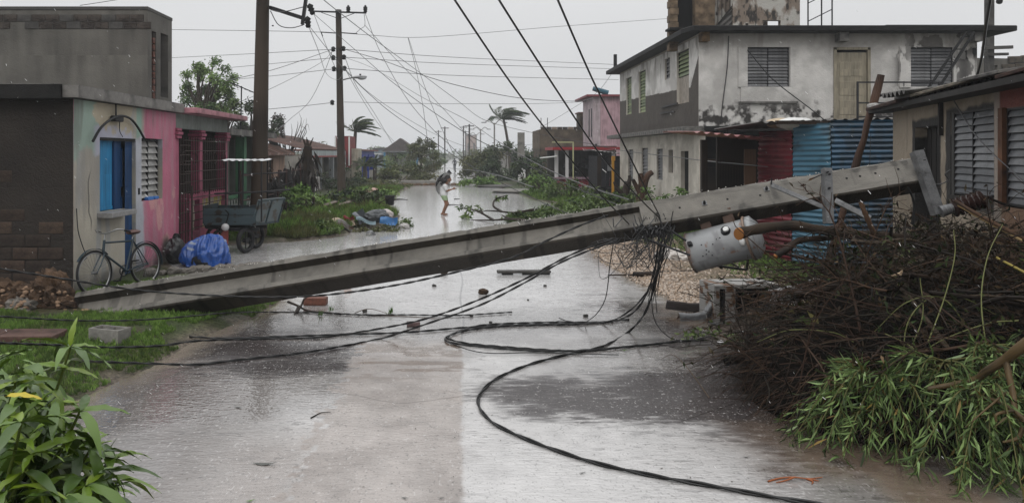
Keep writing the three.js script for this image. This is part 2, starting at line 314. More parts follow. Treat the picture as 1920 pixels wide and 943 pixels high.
{ // road: one long sheet with uneven edges
  const pos = [], uv = [], idx = [], ds = []; let d = -8;
  while (d < 420) { ds.push(d); d += d < 60 ? 0.12 : d < 120 ? 1 : 8; }
  ds.push(420);
  const NX = 14;
  for (const q of ds) { const l = roadL(q), r = roadR(q); for (let i = 0; i <= NX; i++) { const x = l + (r - l) * i / NX; pos.push(x, 0.006 - (i === 0 || i === NX ? 0.012 : 0), -q); uv.push((x + 8) / 16, (q - 4) / 32); } }
  for (let j = 0; j < ds.length - 1; j++) for (let i = 0; i < NX; i++) { const a = j * (NX + 1) + i; idx.push(a, a + 1, a + NX + 1, a + 1, a + NX + 2, a + NX + 1); }
  const g = new THREE.BufferGeometry();
  g.setAttribute('position', new THREE.Float32BufferAttribute(pos, 3)); g.setAttribute('uv', new THREE.Float32BufferAttribute(uv, 2)); g.setIndex(idx); g.computeVertexNormals(); const split = ds.findIndex((q) => q >= 19.9) * NX * 6; g.addGroup(0, split, 0); g.addGroup(split, idx.length - split, 1);
  // where the old dark asphalt shows through and where a film of water lies
  const dark = (x, q) => clamp(1.2 * gauss(x, q, -2.1, 8.4, 1.3, 0.75) + 1.1 * gauss(x, q, 1.5, 7.0, 1.5, 0.7) + 1.0 * gauss(x, q, 2.9, 6.2, 0.9, 1.2) + 0.9 * gauss(x, q, 3.1, 8.4, 0.9, 1.3) + 0.7 * gauss(x, q, -1.9, 9.6, 1.0, 0.5) + 0.75 * gauss(x, q, 2.6, 10.8, 0.9, 1.4), 0, 1);
  const patch = (x, q) => { const n = 0.05 * (fb(q * 3, 1, 2) - 0.5) + 0.05 * (fb(q * 14, x * 14, 2) - 0.5), l = -1.13 + 0.1 * (q - 4.9) / 4 + n * 6 + (q > 9 ? (q - 9) * 1.6 : 0); return sst(l - 0.04, l + 0.04, x) * (1 - sst(0.055 - 0.02 * (9 - q) / 4 + n - 0.03, 0.055 - 0.02 * (9 - q) / 4 + n + 0.02, x)) * (1 - sst(9.0, 9.5, q + 0.5 * (fb(x * 5, 3, 2) - 0.5))); };
  const roadCol = (x, q, fine) => {
    const n = fb(x * 0.8, q * 0.8, 4), f = fb(x * 9, q * 6, 3);
    let c = mixc(mixc([0.3, 0.292, 0.286], [0.085, 0.075, 0.069], sst(0.55, 2.4, Math.abs(x - 0.35) + 1.6 * (n - 0.5))), [0.13, 0.122, 0.118], 0.7 * sst(0.45, 0.65, n));  // sky glare painted in: lighter along the middle, darker towards both sides
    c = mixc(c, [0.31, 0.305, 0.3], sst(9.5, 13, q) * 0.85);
    if (fine) {
      c = mixc(c, [0.02, 0.016, 0.016], 0.92 * sst(0.25, 0.85, dark(x, q) + 0.9 * (fb(x * 1.5, q * 3.4, 4) - 0.5) + 0.8 * (fb(x * 8, q * 24, 3) - 0.5)));
      const pt = patch(x, q);
      c = mixc(c, mixc([0.222, 0.2, 0.186], [0.168, 0.148, 0.136], sst(0.35, 0.65, fb(x * 2 + 3, q * 2, 4))), pt);
      c = mixc(c, [0.075, 0.048, 0.03], 0.75 * pt * sst(0.5, 0.62, fb(x * 2.2, q * 7 + 4, 4)) * sst(7.3, 7.9, q));
      c = mixc(c, [0.14, 0.112, 0.095], 0.5 * sst(-2.2, -1.2, x) * (1 - sst(-1.2, -1.0, x)) * (1 - sst(5.6, 6.6, q)));
      const da = vn(x * 16 + 3 * f, q * 48), gr = vn(x * 105, q * 60), g2 = vn(x * 70 + 5, q * 45);
      c = mixc(c, [0.03, 0.027, 0.026], 0.5 * sst(0.72, 0.92, da) * sst(0.35, 0.6, fb(x * 2 + 7, q * 3, 3)) * (1 - 0.5 * pt)); c = mixc(c, [0.34, 0.33, 0.32], 0.5 * sst(0.8, 0.95, g2)); c = mixc(c, [0.03, 0.028, 0.026], 0.55 * sst(0.78, 0.95, gr));  // dark dashes paint in the reflections of water ripples
      const ck = Math.abs(x - 0.045 - 0.02 * Math.sin(q * 2)); if (q > 9 && q < 15) c = mixc(c, [0.05, 0.05, 0.05], 0.5 * (1 - sst(0.008, 0.022, ck)));
      const c2 = Math.abs(q - 7.05 - 0.12 * Math.sin(x * 3) - 0.3 * (fb(x * 2, 5, 3) - 0.5)); if (x > -1.6 && x < 0.1) c = mixc(c, [0.06, 0.05, 0.045], 0.6 * (1 - sst(0.004, 0.014, c2)));
      c = mixc(c, [0.1, 0.072, 0.052], 0.75 * sst(0.5, 0.72, fb(x * 1.3 + 9, q * 1.3, 4)) * sst(1.7, 2.9, x) * (1 - sst(10, 12, q)));
    }
    const e = Math.min(x - roadL(q), roadR(q) - x); c = mixc([0.12, 0.1, 0.08], c, sst(0.02, 0.45, e + 0.3 * (f - 0.5)));
    const k = 0.9 + 0.26 * (f - 0.5); return [c[0] * k, c[1] * k, c[2] * k];
  };
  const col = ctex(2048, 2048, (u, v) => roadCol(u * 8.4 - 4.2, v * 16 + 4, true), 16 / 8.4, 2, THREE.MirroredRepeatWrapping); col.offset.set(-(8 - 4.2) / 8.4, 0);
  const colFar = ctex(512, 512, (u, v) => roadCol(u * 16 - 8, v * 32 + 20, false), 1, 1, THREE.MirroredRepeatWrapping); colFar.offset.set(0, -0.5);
  const ro = gtex(512, 1024, (u, v) => {
    const x = u * 16 - 8, q = v * 32 + 4, n = fb(x * 0.7 + 3, q * 0.9, 4), film = Math.max(sst(8.8, 10.2, q) * (1 - 0.6 * sst(2.2, 3.2, x) * (1 - sst(13, 15, q))), sst(0.42, 0.56, n) * 0.85) * (1 - 0.75 * patch(x, q) * (1 - sst(6.9, 7.4, q)));
    return 0.06 + 0.22 * (1 - film) + 0.14 * dark(x, q) * (1 - sst(9, 10, q));
  }, 1, 1, THREE.MirroredRepeatWrapping);
  const sp = new Uint8Array(512 * 1024 * 4); for (let j = 0; j < 1024; j++) for (let i = 0; i < 512; i++) { const x = (i + 0.5) / 32 - 8, q = (j + 0.5) / 32 + 4, o = (j * 512 + i) * 4; sp[o] = sp[o + 1] = sp[o + 2] = 255; sp[o + 3] = 255 * clamp(1 - 0.82 * sst(0.2, 0.85, dark(x, q) + 0.9 * (fb(x * 1.5, q * 3.4, 5) - 0.5) + 0.6 * (fb(x * 6, q * 14, 3) - 0.5)) - 0.55 * patch(x, q) * (1 - sst(7.0, 7.6, q)), 0.05, 1); }
  const spec = finish(new THREE.DataTexture(sp, 512, 1024), 1, 1, THREE.MirroredRepeatWrapping, false);
  const rip = gtex(512, 512, (x, y) => {
    const w = fb(x * 6, y * 6, 3, 6), a = fb(x * 10 + w * 0.6, y * 40 + w * 1.5, 2, 0), wv = 0.55 * fb(x * 12, y * 36, 3, 12) + 0.25 * vn(x * 24, y * 72, 24);
    return 0.62 * wv + 0.25 * vn(x * 48, y * 110, 0) + 0.14 * vn(x * 128, y * 128, 128) + 0.1 * w;
  }, 16 / 1.7, 32 / 1.7);
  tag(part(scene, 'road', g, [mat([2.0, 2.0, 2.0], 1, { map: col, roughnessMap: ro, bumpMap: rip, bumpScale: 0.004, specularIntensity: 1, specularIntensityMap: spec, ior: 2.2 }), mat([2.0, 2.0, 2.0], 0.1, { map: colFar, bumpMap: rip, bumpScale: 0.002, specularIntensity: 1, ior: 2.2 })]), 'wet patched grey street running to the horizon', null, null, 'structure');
}

// ---------- louvred window: frame and slats ----------
function louvre(parent, x0, y0, w, h, cols, rows, z, m, frameM, o = {}) {
  const win = sub(parent, 'window', [x0, y0, z]), f = new MB(), cw = w / cols, rh = h / rows, fr = o.frame ?? 0.035;
  f.box(w / 2, h - fr / 2, 0, w, fr, 0.06).box(w / 2, fr / 2, 0, w, fr, 0.06);
  for (let c = 0; c <= cols; c++) f.box(clamp(c * cw, fr / 2, w - fr / 2), h / 2, 0.001, fr, h - 2 * fr, 0.058);
  f.box(w / 2, h / 2, -0.06, w, h, 0.01); f.build(win, 'frame', frameM);
  const g = new MB().rbox(0, 0, 0, cw - fr, rh * 1.12, 0.012, 0.004).geo();
  for (let c = 0; c < cols; c++) for (let r = 0; r < rows; r++) part(win, 'slat', g, Array.isArray(m) ? m[Math.floor(rnd() * m.length)] : m, [(c + 0.5) * cw, (r + 0.5) * rh * (h - fr) / h + fr / 2, 0.008], [(o.tilt ?? -0.42) + rr(-1, 1) * (o.jit ?? 0.1), 0, rr(-1, 1) * (o.roll ?? 0.01)]);
  return win;
}

// ---------- corner house on the left: facade along the street (local x runs away from the viewer) ----------
{
  const house = thing('corner_house', 'low pink and cream house with a blue door and grilled porch behind the bicycle', 'house', [-6, 0, -12.05], Math.PI / 2);
  const FW = 8.3, FH = 3.06;
  const wash = ctex(512, 256, (u, v) => {
    const x = u * FW, y = v * FH, n = fb(x * 2.1, y * 2.1, 4), m = fb(x * 6, y * 1.2 + 4, 4), w = (n - 0.5) * 0.7 + (fb(x * 9, y * 9, 2) - 0.5) * 0.25;
    let c = mixc([0.43, 0.395, 0.33], [0.34, 0.335, 0.315], sst(0.4, 0.62, m));
    c = mixc(c, [0.3, 0.28, 0.25], 0.7 * sst(0.55, 0.7, fb(x * 3, y * 0.6, 3)));
    c = mixc(c, [0.3, 0.385, 0.33], (1 - sst(0.75, 0.95, x + w)) * sst(2.05, 2.25, y + w));
    c = mixc(c, [0.42, 0.42, 0.5], sst(2.1, 2.2, y + w * 0.3) * sst(0.6, 0.8, x) * (1 - sst(2.5, 2.65, y + w)));
    c = mixc(c, [0.44, 0.385, 0.29], sst(2.45, 2.6, y + w) * sst(0.7, 0.8, x + w) * (1 - sst(2.15, 2.3, x + w)));
    c = mixc(c, [0.26, 0.37, 0.31], sst(2.3, 2.4, x) * sst(2.5, 2.6, y + w * 0.4) * (1 - sst(2.55, 2.62, x)));
    c = mixc(c, [0.42, 0.43, 0.47], sst(2.28, 2.36, x) * (1 - sst(2.5, 2.6, y + w * 0.4)));
    const pk = sst(2.72 - 0.1, 2.72 + 0.05, x + w * 0.25);
    c = mixc(c, mixc([0.46, 0.15, 0.22], [0.42, 0.2, 0.25], sst(0.4, 0.6, m)), pk);
    c = mixc(c, [0.58, 0.36, 0.32], 0.6 * pk * sst(0.62, 0.72, fb(x * 2.6 + 20, y * 2.2, 4)) * (1 - sst(1.3, 1.6, y)));
    c = mixc(c, [0.05, 0.045, 0.04], sst(0.5, 0.9, gauss(x, y, 3.9, 0.1, 0.7, 0.55) + 0.5 * (n - 0.5)));
    c = mixc(c, [0.08, 0.075, 0.07], 0.75 * (1 - sst(0.02, 0.3, y + w * 0.5)));
    c = mixc(c, [0.12, 0.11, 0.1], 0.55 * sst(0.6, 0.75, fb(x * 5, y * 0.7 + 9, 4)) * sst(1.6, 3, y));
    const cr = Math.abs(x - 0.55 - 0.25 * (fb(y * 2, 3, 3) - 0.5)); c = mixc(c, [0.06, 0.055, 0.05], 0.8 * (1 - sst(0.01, 0.03, cr)) * sst(0.9, 1.1, y) * (1 - sst(1.8, 2, y)));
    const k = 0.9 + 0.35 * (n - 0.5); return [c[0] * k, c[1] * k, c[2] * k];
  }, 1 / FW, 1 / FH);
  const wallM = mat([1, 1, 1], 0.6, { map: wash, bumpMap: rep(bumpPlaster, 1, 1), bumpScale: 0.008 });
  const fac = wallGeo(4.35, FH, 0.25, [[0.88, 1.22, 1.85, 2.48], [1.85, 0, 2.32, 2.48], [2.58, 1.3, 3.62, 2.5]]);
  wallM.color.setScalar(0.95); part(house, 'wall', fac, wallM);
  // side wall facing the viewer: black render with bare blocks showing
  const sideMap = ctex(256, 128, (u, v) => { const x = u * 8, y = v * 3, n = fb(x * 2, y * 2, 5), k = sst(0.45, 0.62, fb(x * 0.8 + 4, y * 0.8, 4) + 0.11 * (4.5 - x) + 0.06 * (1.5 - y)); return mixc(mixc([0.02, 0.017, 0.015], [0.045, 0.037, 0.031], n), [0.12, 0.085, 0.066], k * 0.8); }, 1 / 8, 1 / 3);
  const side = part(house, 'side_wall', wallGeo(7.996, FH, 0.25), mat([1, 1, 1], 0.8, { map: sideMap, bumpMap: rep(bumpPlaster, 1.2, 1.2), bumpScale: 0.02 }), [0.0, 0, -8.004], [0, -Math.PI / 2, 0]);
  side.position.set(-0.004, 0, -8); // its right edge meets the corner of the facade
  const blockM = [[0.11, 0.075, 0.058], [0.13, 0.09, 0.068], [0.085, 0.06, 0.048], [0.07, 0.053, 0.044]].map((c) => mat(c, 0.8, { map: rep(concreteMap, 2, 2), bumpMap: rep(bumpGrain, 3, 3), bumpScale: 0.006 }));
  const bg = new MB().rbox(0, 0, 0, 0.385, 0.185, 0.06, 0.012).geo();
  for (let r = 0; r < 12; r++) for (let k = 0; k < 9; k++) {
    const x = 8 - 0.35 - k * 0.4 - (r % 2) * 0.2, y = 0.25 + r * 0.2, show = (7.9 - x) * 0.42 + (1.6 - y) * 0.75 + (fb(k * 0.5 + 3, r * 0.5, 2) - 0.5) * 1.2;
    if (show > 0.1 && x < 7.75 && rnd() > 0.06) part(side, 'block', bg, blockM[Math.floor(rnd() * 4)], [x, y, -0.021 + rr(-0.004, 0.006)]);
  }
  // roof slabs
  const rs = new MB().box(2.15, 3.165, -4, 4.6, 0.19, 8.3).box(1.9, 3.275, -4.2, 4.0, 0.03, 7.9);
  const roof = rs.build(house, 'roof', M.greySlab);
  new MB().box(-0.175, 3.16, -4.1, 0.06, 0.22, 8.0).build(roof, 'edge', M.blackSlab);
  const pinkM = mat([0.62, 0.3, 0.36], 0.5, { map: mouldMap }), pink = mat([0.6, 0.17, 0.27], 0.55, { map: rep(streakMap, 0.5, 0.5), bumpMap: bumpPlaster, bumpScale: 0.006 });
  new MB().rbox(6.42, 3.13, -1.0, 3.95, 0.12, 2.85, 0.012).build(house, 'porch_roof', pinkM);
  // blue shutter, blue door, counter board
  const blueL = mat([0.035, 0.33, 0.68], 0.5, { map: rep(streakMap, 1, 0.4) }), blueD = mat([0.012, 0.075, 0.22], 0.5, { map: rep(streakMap, 1, 0.4) });
  const sh = part(house, 'shutter', B1(0.66, 1.24, 0.035, 0.006), blueL, [1.21, 1.85, -0.11]);
  new MB().box(0, 0.585, 0.022, 0.66, 0.06, 0.01).box(0, -0.585, 0.022, 0.66, 0.06, 0.01).build(sh, 'rail', blueL);
  const door = part(house, 'door', B1(0.78, 2.47, 0.04, 0.006), blueD, [1.93, 1.235, -0.09]);
  for (const [y, h] of [[0.72, 0.7], [-0.1, 0.6], [-0.8, 0.6]]) part(door, 'panel', B1(0.3, h, 0.03, 0.01), blueD, [0.06, y, 0.03]);
  new MB().box(1.575, 1.85, -0.09, 0.05, 1.25, 0.07).build(house, 'door_post', blueD);
  new MB().box(1.61, 2.452, -0.05, 1.4, 0.05, 0.09).build(house, 'lintel', M.black);
  new MB().rbox(1.28, 1.175, 0.08, 1.0, 0.085, 0.34, 0.01).build(house, 'counter_board', mat([0.42, 0.42, 0.43], 0.5, { map: concreteMap }));
  // louvre window, one column bent
  const slM = [[0.5, 0.49, 0.47], [0.42, 0.41, 0.4], [0.56, 0.55, 0.54]].map((c) => mat(c, 0.45, { map: rep(streakMap, 1, 3) }));
  const lw = louvre(house, 2.6, 1.33, 1.0, 1.15, 2, 9, -0.12, slM, M.darkMetal, { tilt: -0.5, jit: 0.14, roll: 0.03 });
  new MB().rbox(0.45, 0.0, 0.07, 0.28, 0.07, 0.1, 0.02).rbox(0.75, 0.0, 0.07, 0.2, 0.06, 0.1, 0.02).build(lw, 'cloth', mat([0.06, 0.2, 0.55], 0.6));
  // porch
  const beamM = mat([0.36, 0.4, 0.38], 0.6, { map: rep(streakMap, 0.5, 0.5) });
  new MB().box(6.22, 2.91, -0.125, 3.74, 0.315, 0.2).build(house, 'beam', beamM);
  for (const x of [4.46, 6.0, 7.95]) {
    const c = new MB().box(x, 1.3, -0.12, 0.2, 2.6, 0.22).build(house, 'column', pink);
    new MB().rbox(x, 2.56, -0.1, 0.28, 0.06, 0.3, 0.015).rbox(x, 2.64, -0.1, 0.32, 0.07, 0.34, 0.015).rbox(x, 2.72, -0.1, 0.28, 0.06, 0.3, 0.012).build(c, 'capital', pink);
  }
  new MB().box(7.03, 1.22, -0.12, 1.9, 0.13, 0.24).box(5.6, 1.22, -0.12, 0.58, 0.13, 0.24).box(7.03, 0.22, -0.12, 1.9, 0.44, 0.2).box(5.6, 0.22, -0.12, 0.58, 0.44, 0.2).box(5.28, 0.6, -0.12, 0.12, 1.2, 0.22).build(house, 'low_wall', pink);
  const balG = new THREE.LatheGeometry([[0.04, 0], [0.05, 0.04], [0.028, 0.1], [0.055, 0.28], [0.05, 0.38], [0.028, 0.52], [0.05, 0.6], [0.045, 0.7]].map(([x, y]) => new THREE.Vector2(x, y)), 8);
  const balY = mat([0.62, 0.52, 0.2], 0.5), balC = mat([0.58, 0.5, 0.42], 0.5);
  for (let x = 5.42; x < 7.9; x += 0.155) if (Math.abs(x - 6) > 0.14) part(house, 'baluster', balG, rnd() < 0.4 ? balY : balC, [x, 0.45, -0.12]);
  // grilles of rusty bars
  const gr = new MB(), iron = mat([0.06, 0.04, 0.035], 0.6);
  for (let x = 4.62; x < 7.9; x += 0.16) if (Math.abs(x - 6) > 0.12) gr.box(x, x < 5.2 ? 1.3 : 1.93, 0.0, 0.016, x < 5.2 ? 2.55 : 1.3, 0.016);
  for (let y = 0.5; y < 2.5; y += 0.21) gr.box(4.9, y, 0.004, 0.66, 0.018, 0.014);
  for (let y = 1.35; y < 2.55; y += 0.23) gr.box(6.4, y, 0.004, 3.1, 0.018, 0.014);
  for (let k = 0; k < 5; k++) { const x = 4.8 + k * 0.72, pts = []; for (let a = 0; a <= 14; a++) pts.push(V(x + Math.cos(a / 14 * 6.283) * 0.14, 2.1 + Math.sin(a / 14 * 6.283) * 0.14, 0.01)); gr.tube(pts, 0.008, 4); }
  gr.build(house, 'grille', iron);
  const g2 = new MB(); for (let y = 0.55; y < 1.25; y += 0.17) g2.box(6.3, y, 0.12, 2.6, 0.02, 0.016); for (const x of [5.0, 6.2, 7.5]) g2.box(x, 0.75, 0.12, 0.03, 1.5, 0.03);
  g2.build(house, 'rail', iron);
  // porch interior
  const inner = mat([0.62, 0.46, 0.46], 0.7, { map: rep(streakMap, 0.5, 0.5) });
  part(house, 'back_wall', wallGeo(4.2, 3.05, 0.15, [[0.6, 0, 1.5, 2.2], [2.2, 1.1, 3.3, 2.3]]), inner, [4.2, 0, -1.9]);
  new MB().box(5.25, 1.1, -1.98, 0.85, 2.2, 0.05).build(house, 'inner_door', M.white);
  new MB().box(6.9, 1.7, -1.99, 1.05, 1.2, 0.05).build(house, 'inner_window', M.slatGrey);
  new MB().box(8.2, 1.5, -4, 0.2, 3.0, 7.9).box(4.3, 1.5, -4.15, 0.2, 3.05, 7.4).box(4.2, 1.5, -8, 8, 3.0, 0.2).build(house, 'rear_wall', M.greyPlaster);
  new MB().box(6.2, 0.03, -1.0, 4.1, 0.14, 2.0).build(house, 'porch_floor', M.concrete);
  // rubber hose bent over the door
  const hose = new MB(); const hp = spline([[0.42, 2.4], [0.62, 2.62], [0.98, 2.78], [1.42, 2.86], [1.9, 2.84], [2.25, 2.7], [2.5, 2.48]].map(([x, y], k) => V(x, y, 0.1 + 0.04 * Math.sin(k))), 30);
  hose.tube(hp, 0.022, 6); hose.build(house, 'arched_hose', M.rubber);
  new MB().rbox(1.4, 2.81, 0.06, 0.34, 0.1, 0.1, 0.02).box(1.4, 2.95, 0.04, 0.02, 0.24, 0.02).tube(spline([V(1.5, 2.78, 0.06), V(1.55, 2.6, 0.04), V(1.7, 2.5, 0.03)], 8), 0.008, 4).build(house, 'lamp_bracket', M.darkMetal);
  const dn = new MB(); dn.tube(spline([V(0.03, 1.35, 0.03), V(0.06, 1.0, 0.04), V(0.2, 0.72, 0.05), V(0.32, 0.55, 0.05), V(0.12, 0.5, 0.05)], 16), 0.009, 4); dn.build(house, 'loose_cable', M.wire);
  new MB().box(2.45, 1.5, 0.006, 0.05, 0.12, 0.02).build(house, 'doorbell', M.darkMetal);
}
// ---------- grey two-storey building behind ----------
{
  const b = thing('unfinished_building', 'bare grey two-storey block building with empty openings behind the pink house', 'building', [-8.85, 0, -22], 0);
  part(b, 'wall', wallGeo(7.5, 6.3, 0.25), M.greyPlaster, [-7.5, 0, 0]);
  const bandM = mat([0.12, 0.1, 0.088], 0.85, { map: mouldMap, bumpMap: rep(bumpPlaster, 1.5, 1.5), bumpScale: 0.03 });
  for (let k = 0; k < 19; k++) for (let r = 0; r < 2; r++) if (r || rnd() > 0.3) new MB().rbox(-7.3 + k * 0.4 - (r ? 0.2 : 0), 5.85 + r * 0.21, -0.012, 0.385, 0.2, 0.06, 0.012).build(b, 'block', [bandM, M.darkConcrete, bandM][k % 3]);
  new MB().rbox(-3.73, 6.34, -0.93, 7.5, 0.1, 1.9, 0.015).build(b, 'roof', M.darkConcrete);
  part(b, 'side_wall', wallGeo(1.85, 6.3, 0.25, [[0.28, 2.0, 0.62, 5.75], [0.95, 3.9, 1.55, 5.8]]), M.greyPlaster, [0.003, 0, -0.004], [0, Math.PI / 2, 0]);
  new MB().box(-0.22, 3.4, -0.45, 0.02, 4.4, 0.4).box(-0.22, 4.8, -1.25, 0.02, 2.1, 0.7).build(b, 'opening', M.void);
  const bk = new MB(); for (let y = 2.1; y < 5.7; y += 0.2) bk.rbox(-0.1, y, -0.56, 0.15, 0.17, 0.14, 0.01); bk.build(b, 'tooth_blocks', M.brick);
  new MB().box(-7.4, 3.1, -1, 0.2, 6.2, 1.9).box(-3.7, 3.1, -1.9, 7.3, 6.2, 0.2).build(b, 'rear_wall', M.greyPlaster);
}
// ---------- bicycles ----------
function makeBicycle(label, pos, ry) {
  const b = thing('bicycle', label, 'bicycle', pos, ry), fr = mat([0.008, 0.028, 0.042], 0.35), R = 0.335;
  const tyreG = new THREE.TorusGeometry(R, 0.019, 8, 40), rimG = new THREE.TorusGeometry(R - 0.028, 0.011, 6, 40);
  const sp = new MB(); for (let k = 0; k < 28; k++) { const a = k / 28 * 6.283, q = a + (k % 2 ? 0.5 : -0.5); sp.tube([V(Math.cos(q) * 0.025, Math.sin(q) * 0.025, k % 4 < 2 ? 0.025 : -0.025), V(Math.cos(a) * 0.305, Math.sin(a) * 0.305, 0)], 0.0022, 3); }
  sp.tube([V(0, 0, -0.05), V(0, 0, 0.05)], 0.022, 8); const spG = sp.geo();
  for (const x of [0, 1.09]) { const w = sub(b, 'wheel', [x, R + 0.019, 0]); part(w, 'tyre', tyreG, M.rubber); part(w, 'rim', rimG, M.chrome); part(w, 'spokes', spG, M.galv); }
  const A = V(0, 0.354, 0), BB = V(0.44, 0.3, 0), S = V(0.27, 0.8, 0), HT = V(0.86, 0.84, 0), HB = V(0.9, 0.64, 0), F = V(1.09, 0.354, 0), f = new MB();
  f.tube([BB, S.clone().add(V(-0.03, 0.03, 0))], 0.017, 8).tube([V(0.29, 0.77, 0), V(0.87, 0.8, 0)], 0.016, 8).tube([BB, HB], 0.018, 8).tube([HT, HB], 0.021, 8);
  for (const z of [-0.05, 0.05]) f.tube([V(0.44, 0.3, z * 0.5), V(0, 0.354, z)], 0.01, 6).tube([S, V(0, 0.354, z)], 0.009, 6);
  f.tube([V(0.44, 0.3, -0.05), V(0.44, 0.3, 0.05)], 0.024, 8); f.build(b, 'frame', fr);
  const fk = new MB(); for (const z of [-0.05, 0.05]) fk.tube(spline([V(0.905, 0.63, z * 0.7), V(1.0, 0.48, z), V(1.09, 0.354, z)], 8), [0.014, 0.008], 6); fk.tube([V(0.9, 0.64, -0.05), V(0.9, 0.64, 0.05)], 0.014, 6); fk.build(b, 'fork', fr);
  const hb = new MB(); hb.tube([HT, V(0.84, 0.94, 0)], 0.012, 6).tube(spline([V(0.66, 0.95, -0.3), V(0.8, 1.0, -0.24), V(0.86, 0.95, -0.08), V(0.86, 0.95, 0.08), V(0.8, 1.0, 0.24), V(0.66, 0.95, 0.3)], 24), 0.011, 6); hb.build(b, 'handlebar', M.chrome);
  const gp = new MB(); for (const z of [-0.3, 0.3]) gp.tube([V(0.62, 0.94, z * 1.01), V(0.73, 0.975, z * 0.95)], 0.017, 6); gp.build(b, 'grip', M.rubber);
  const st = new MB(); st.tube([S, V(0.235, 0.88, 0)], 0.012, 6); st.build(b, 'seat_post', M.chrome);
  part(b, 'saddle', lumpy(0.13, 3, 0.02, 1, 1.05, 0.33, 0.75), mat([0.09, 0.035, 0.025], 0.4), [0.24, 0.91, 0]);
  const cr = new MB(); cr.add(new THREE.TorusGeometry(0.085, 0.008, 6, 24), new THREE.Matrix4().makeTranslation(0.44, 0.3, 0.05)); cr.bar(V(0.44, 0.3, 0.065), V(0.51, 0.155, 0.07), 0.014, 0.022).bar(V(0.44, 0.3, -0.065), V(0.37, 0.445, -0.07), 0.014, 0.022); cr.build(b, 'chainring', M.darkMetal);
  new MB().rbox(0.52, 0.15, 0.12, 0.08, 0.022, 0.1, 0.006).rbox(0.36, 0.45, -0.12, 0.08, 0.022, 0.1, 0.006).build(b, 'pedal', M.rubber);
  const ch = new MB(); ch.tube([V(0.44, 0.385, 0.05), V(0, 0.39, 0.045)], 0.006, 4).tube([V(0.44, 0.215, 0.05), V(0, 0.315, 0.045)], 0.006, 4); ch.build(b, 'chain', M.darkMetal);
  const mg = new MB(); for (const [cx, a0, a1] of [[0, 1.0, 3.3], [1.09, 0.6, 2.4]]) { const pts = []; for (let k = 0; k <= 16; k++) { const a = a0 + (a1 - a0) * k / 16; pts.push(V(cx + Math.cos(a) * 0.375, 0.354 + Math.sin(a) * 0.375, 0)); } for (let k = 0; k < 16; k++) mg.bar(pts[k], pts[k + 1], 0.045, 0.006); } mg.build(b, 'mudguard', fr);
  return b;
}
{
  const rear = V(-5.25, 0.03, -13.02), front = V(-5.63, 0.03, -12.0);
  const bike = makeBicycle('dark blue bicycle leaning by the cream wall under the blue shutter', [rear.x, 0.0, rear.z], Math.atan2(-(front.z - rear.z), front.x - rear.x));
  bike.rotation.order = 'YXZ'; bike.rotation.x = 0.07;
}
// ---------- blue tarpaulin, black bag, rubble edge ----------
{
  const t = thing('covered_bundle', 'heap covered by a crumpled bright blue tarpaulin beside the pink wall', 'tarpaulin', [-5.02, 0.02, -15.3]); t.scale.setScalar(0.9);
  const g = new THREE.SphereGeometry(1, 120, 70), p = g.attributes.position;
  for (let k = 0; k < p.count; k++) {
    _v.fromBufferAttribute(p, k); const a = Math.atan2(_v.z, _v.x), low = 1 - clamp(_v.y, 0, 1), rg = 1 - Math.abs(2 * fb(_v.x * 2.6 + 4, _v.z * 2.6 + _v.y * 2, 3) - 1), fold = 0.13 * Math.abs(Math.sin(a * 5 + 4 * vn(_v.x * 3, _v.y * 3))) * low + 0.5 * (rg - 0.75);
    const sq = 1 + fold, y = _v.y > -0.2 ? Math.pow(Math.max(0, (_v.y + 0.2) / 1.2), 0.75) : 0, tilt = 0.12 * _v.x;
    p.setXYZ(k, _v.x * 0.46 * sq, Math.max(0.0, y * 0.62 * (1 + fold * 0.5) + tilt * y + 0.05 * Math.sin(a * 5 + 1) * low), _v.z * 0.38 * sq);
  }
  g.computeVertexNormals();
  const tm = ctex(256, 256, (x, y) => { const n = fb(x * 9, y * 9, 4), k = 0.8 + 0.5 * (fb(x * 40, y * 40, 2) - 0.5); return mixc([0.012 * k, 0.095 * k, 0.42 * k], [0.3, 0.33, 0.4], sst(0.64, 0.7, n) * 0.8); });
  part(t, 'tarpaulin', g, mat([1, 1, 1], 0.35, { map: tm }));
  part(t, 'shade_lump', lumpy(0.2, 3, 0.3, 2, 1.2, 0.8, 0.6), M.black, [0.02, 0.12, 0.3]);  // black lump stands in for the shade under the tarpaulin front
  const bag = thing('rubbish_bag', 'lumpy black bag in the corner between pink wall and tarpaulin', 'bag', [-5.72, 0, -15.6]);
  part(bag, 'sack', lumpy(0.26, 4, 0.28, 1.8, 0.75, 1.05, 0.9), mat([0.012, 0.012, 0.013], 0.35), [0, 0.24, 0]);
  part(bag, 'knot', lumpy(0.07, 2, 0.3, 2), M.black, [0.02, 0.53, 0]);
}
for (let k = 0; k < 16; k++) {
  const x = -5.55 + k * 0.115 + rr(-0.04, 0.04), s = rr(0.06, 0.12);
  const o = thing('edging_stone', 'rough wet stone in the row below the blue tarpaulin', 'stone', [x, 0.02, -13.9 - k * 0.045 + rr(-0.05, 0.05)], rr(0, 6), 'row of edging stones below the tarpaulin');
  part(o, 'stone', lumpy(s, 2, 0.3, 1.6, 1.3, 0.85, 1, k * 3), M.stone, [0, s * 0.5, 0]);
}
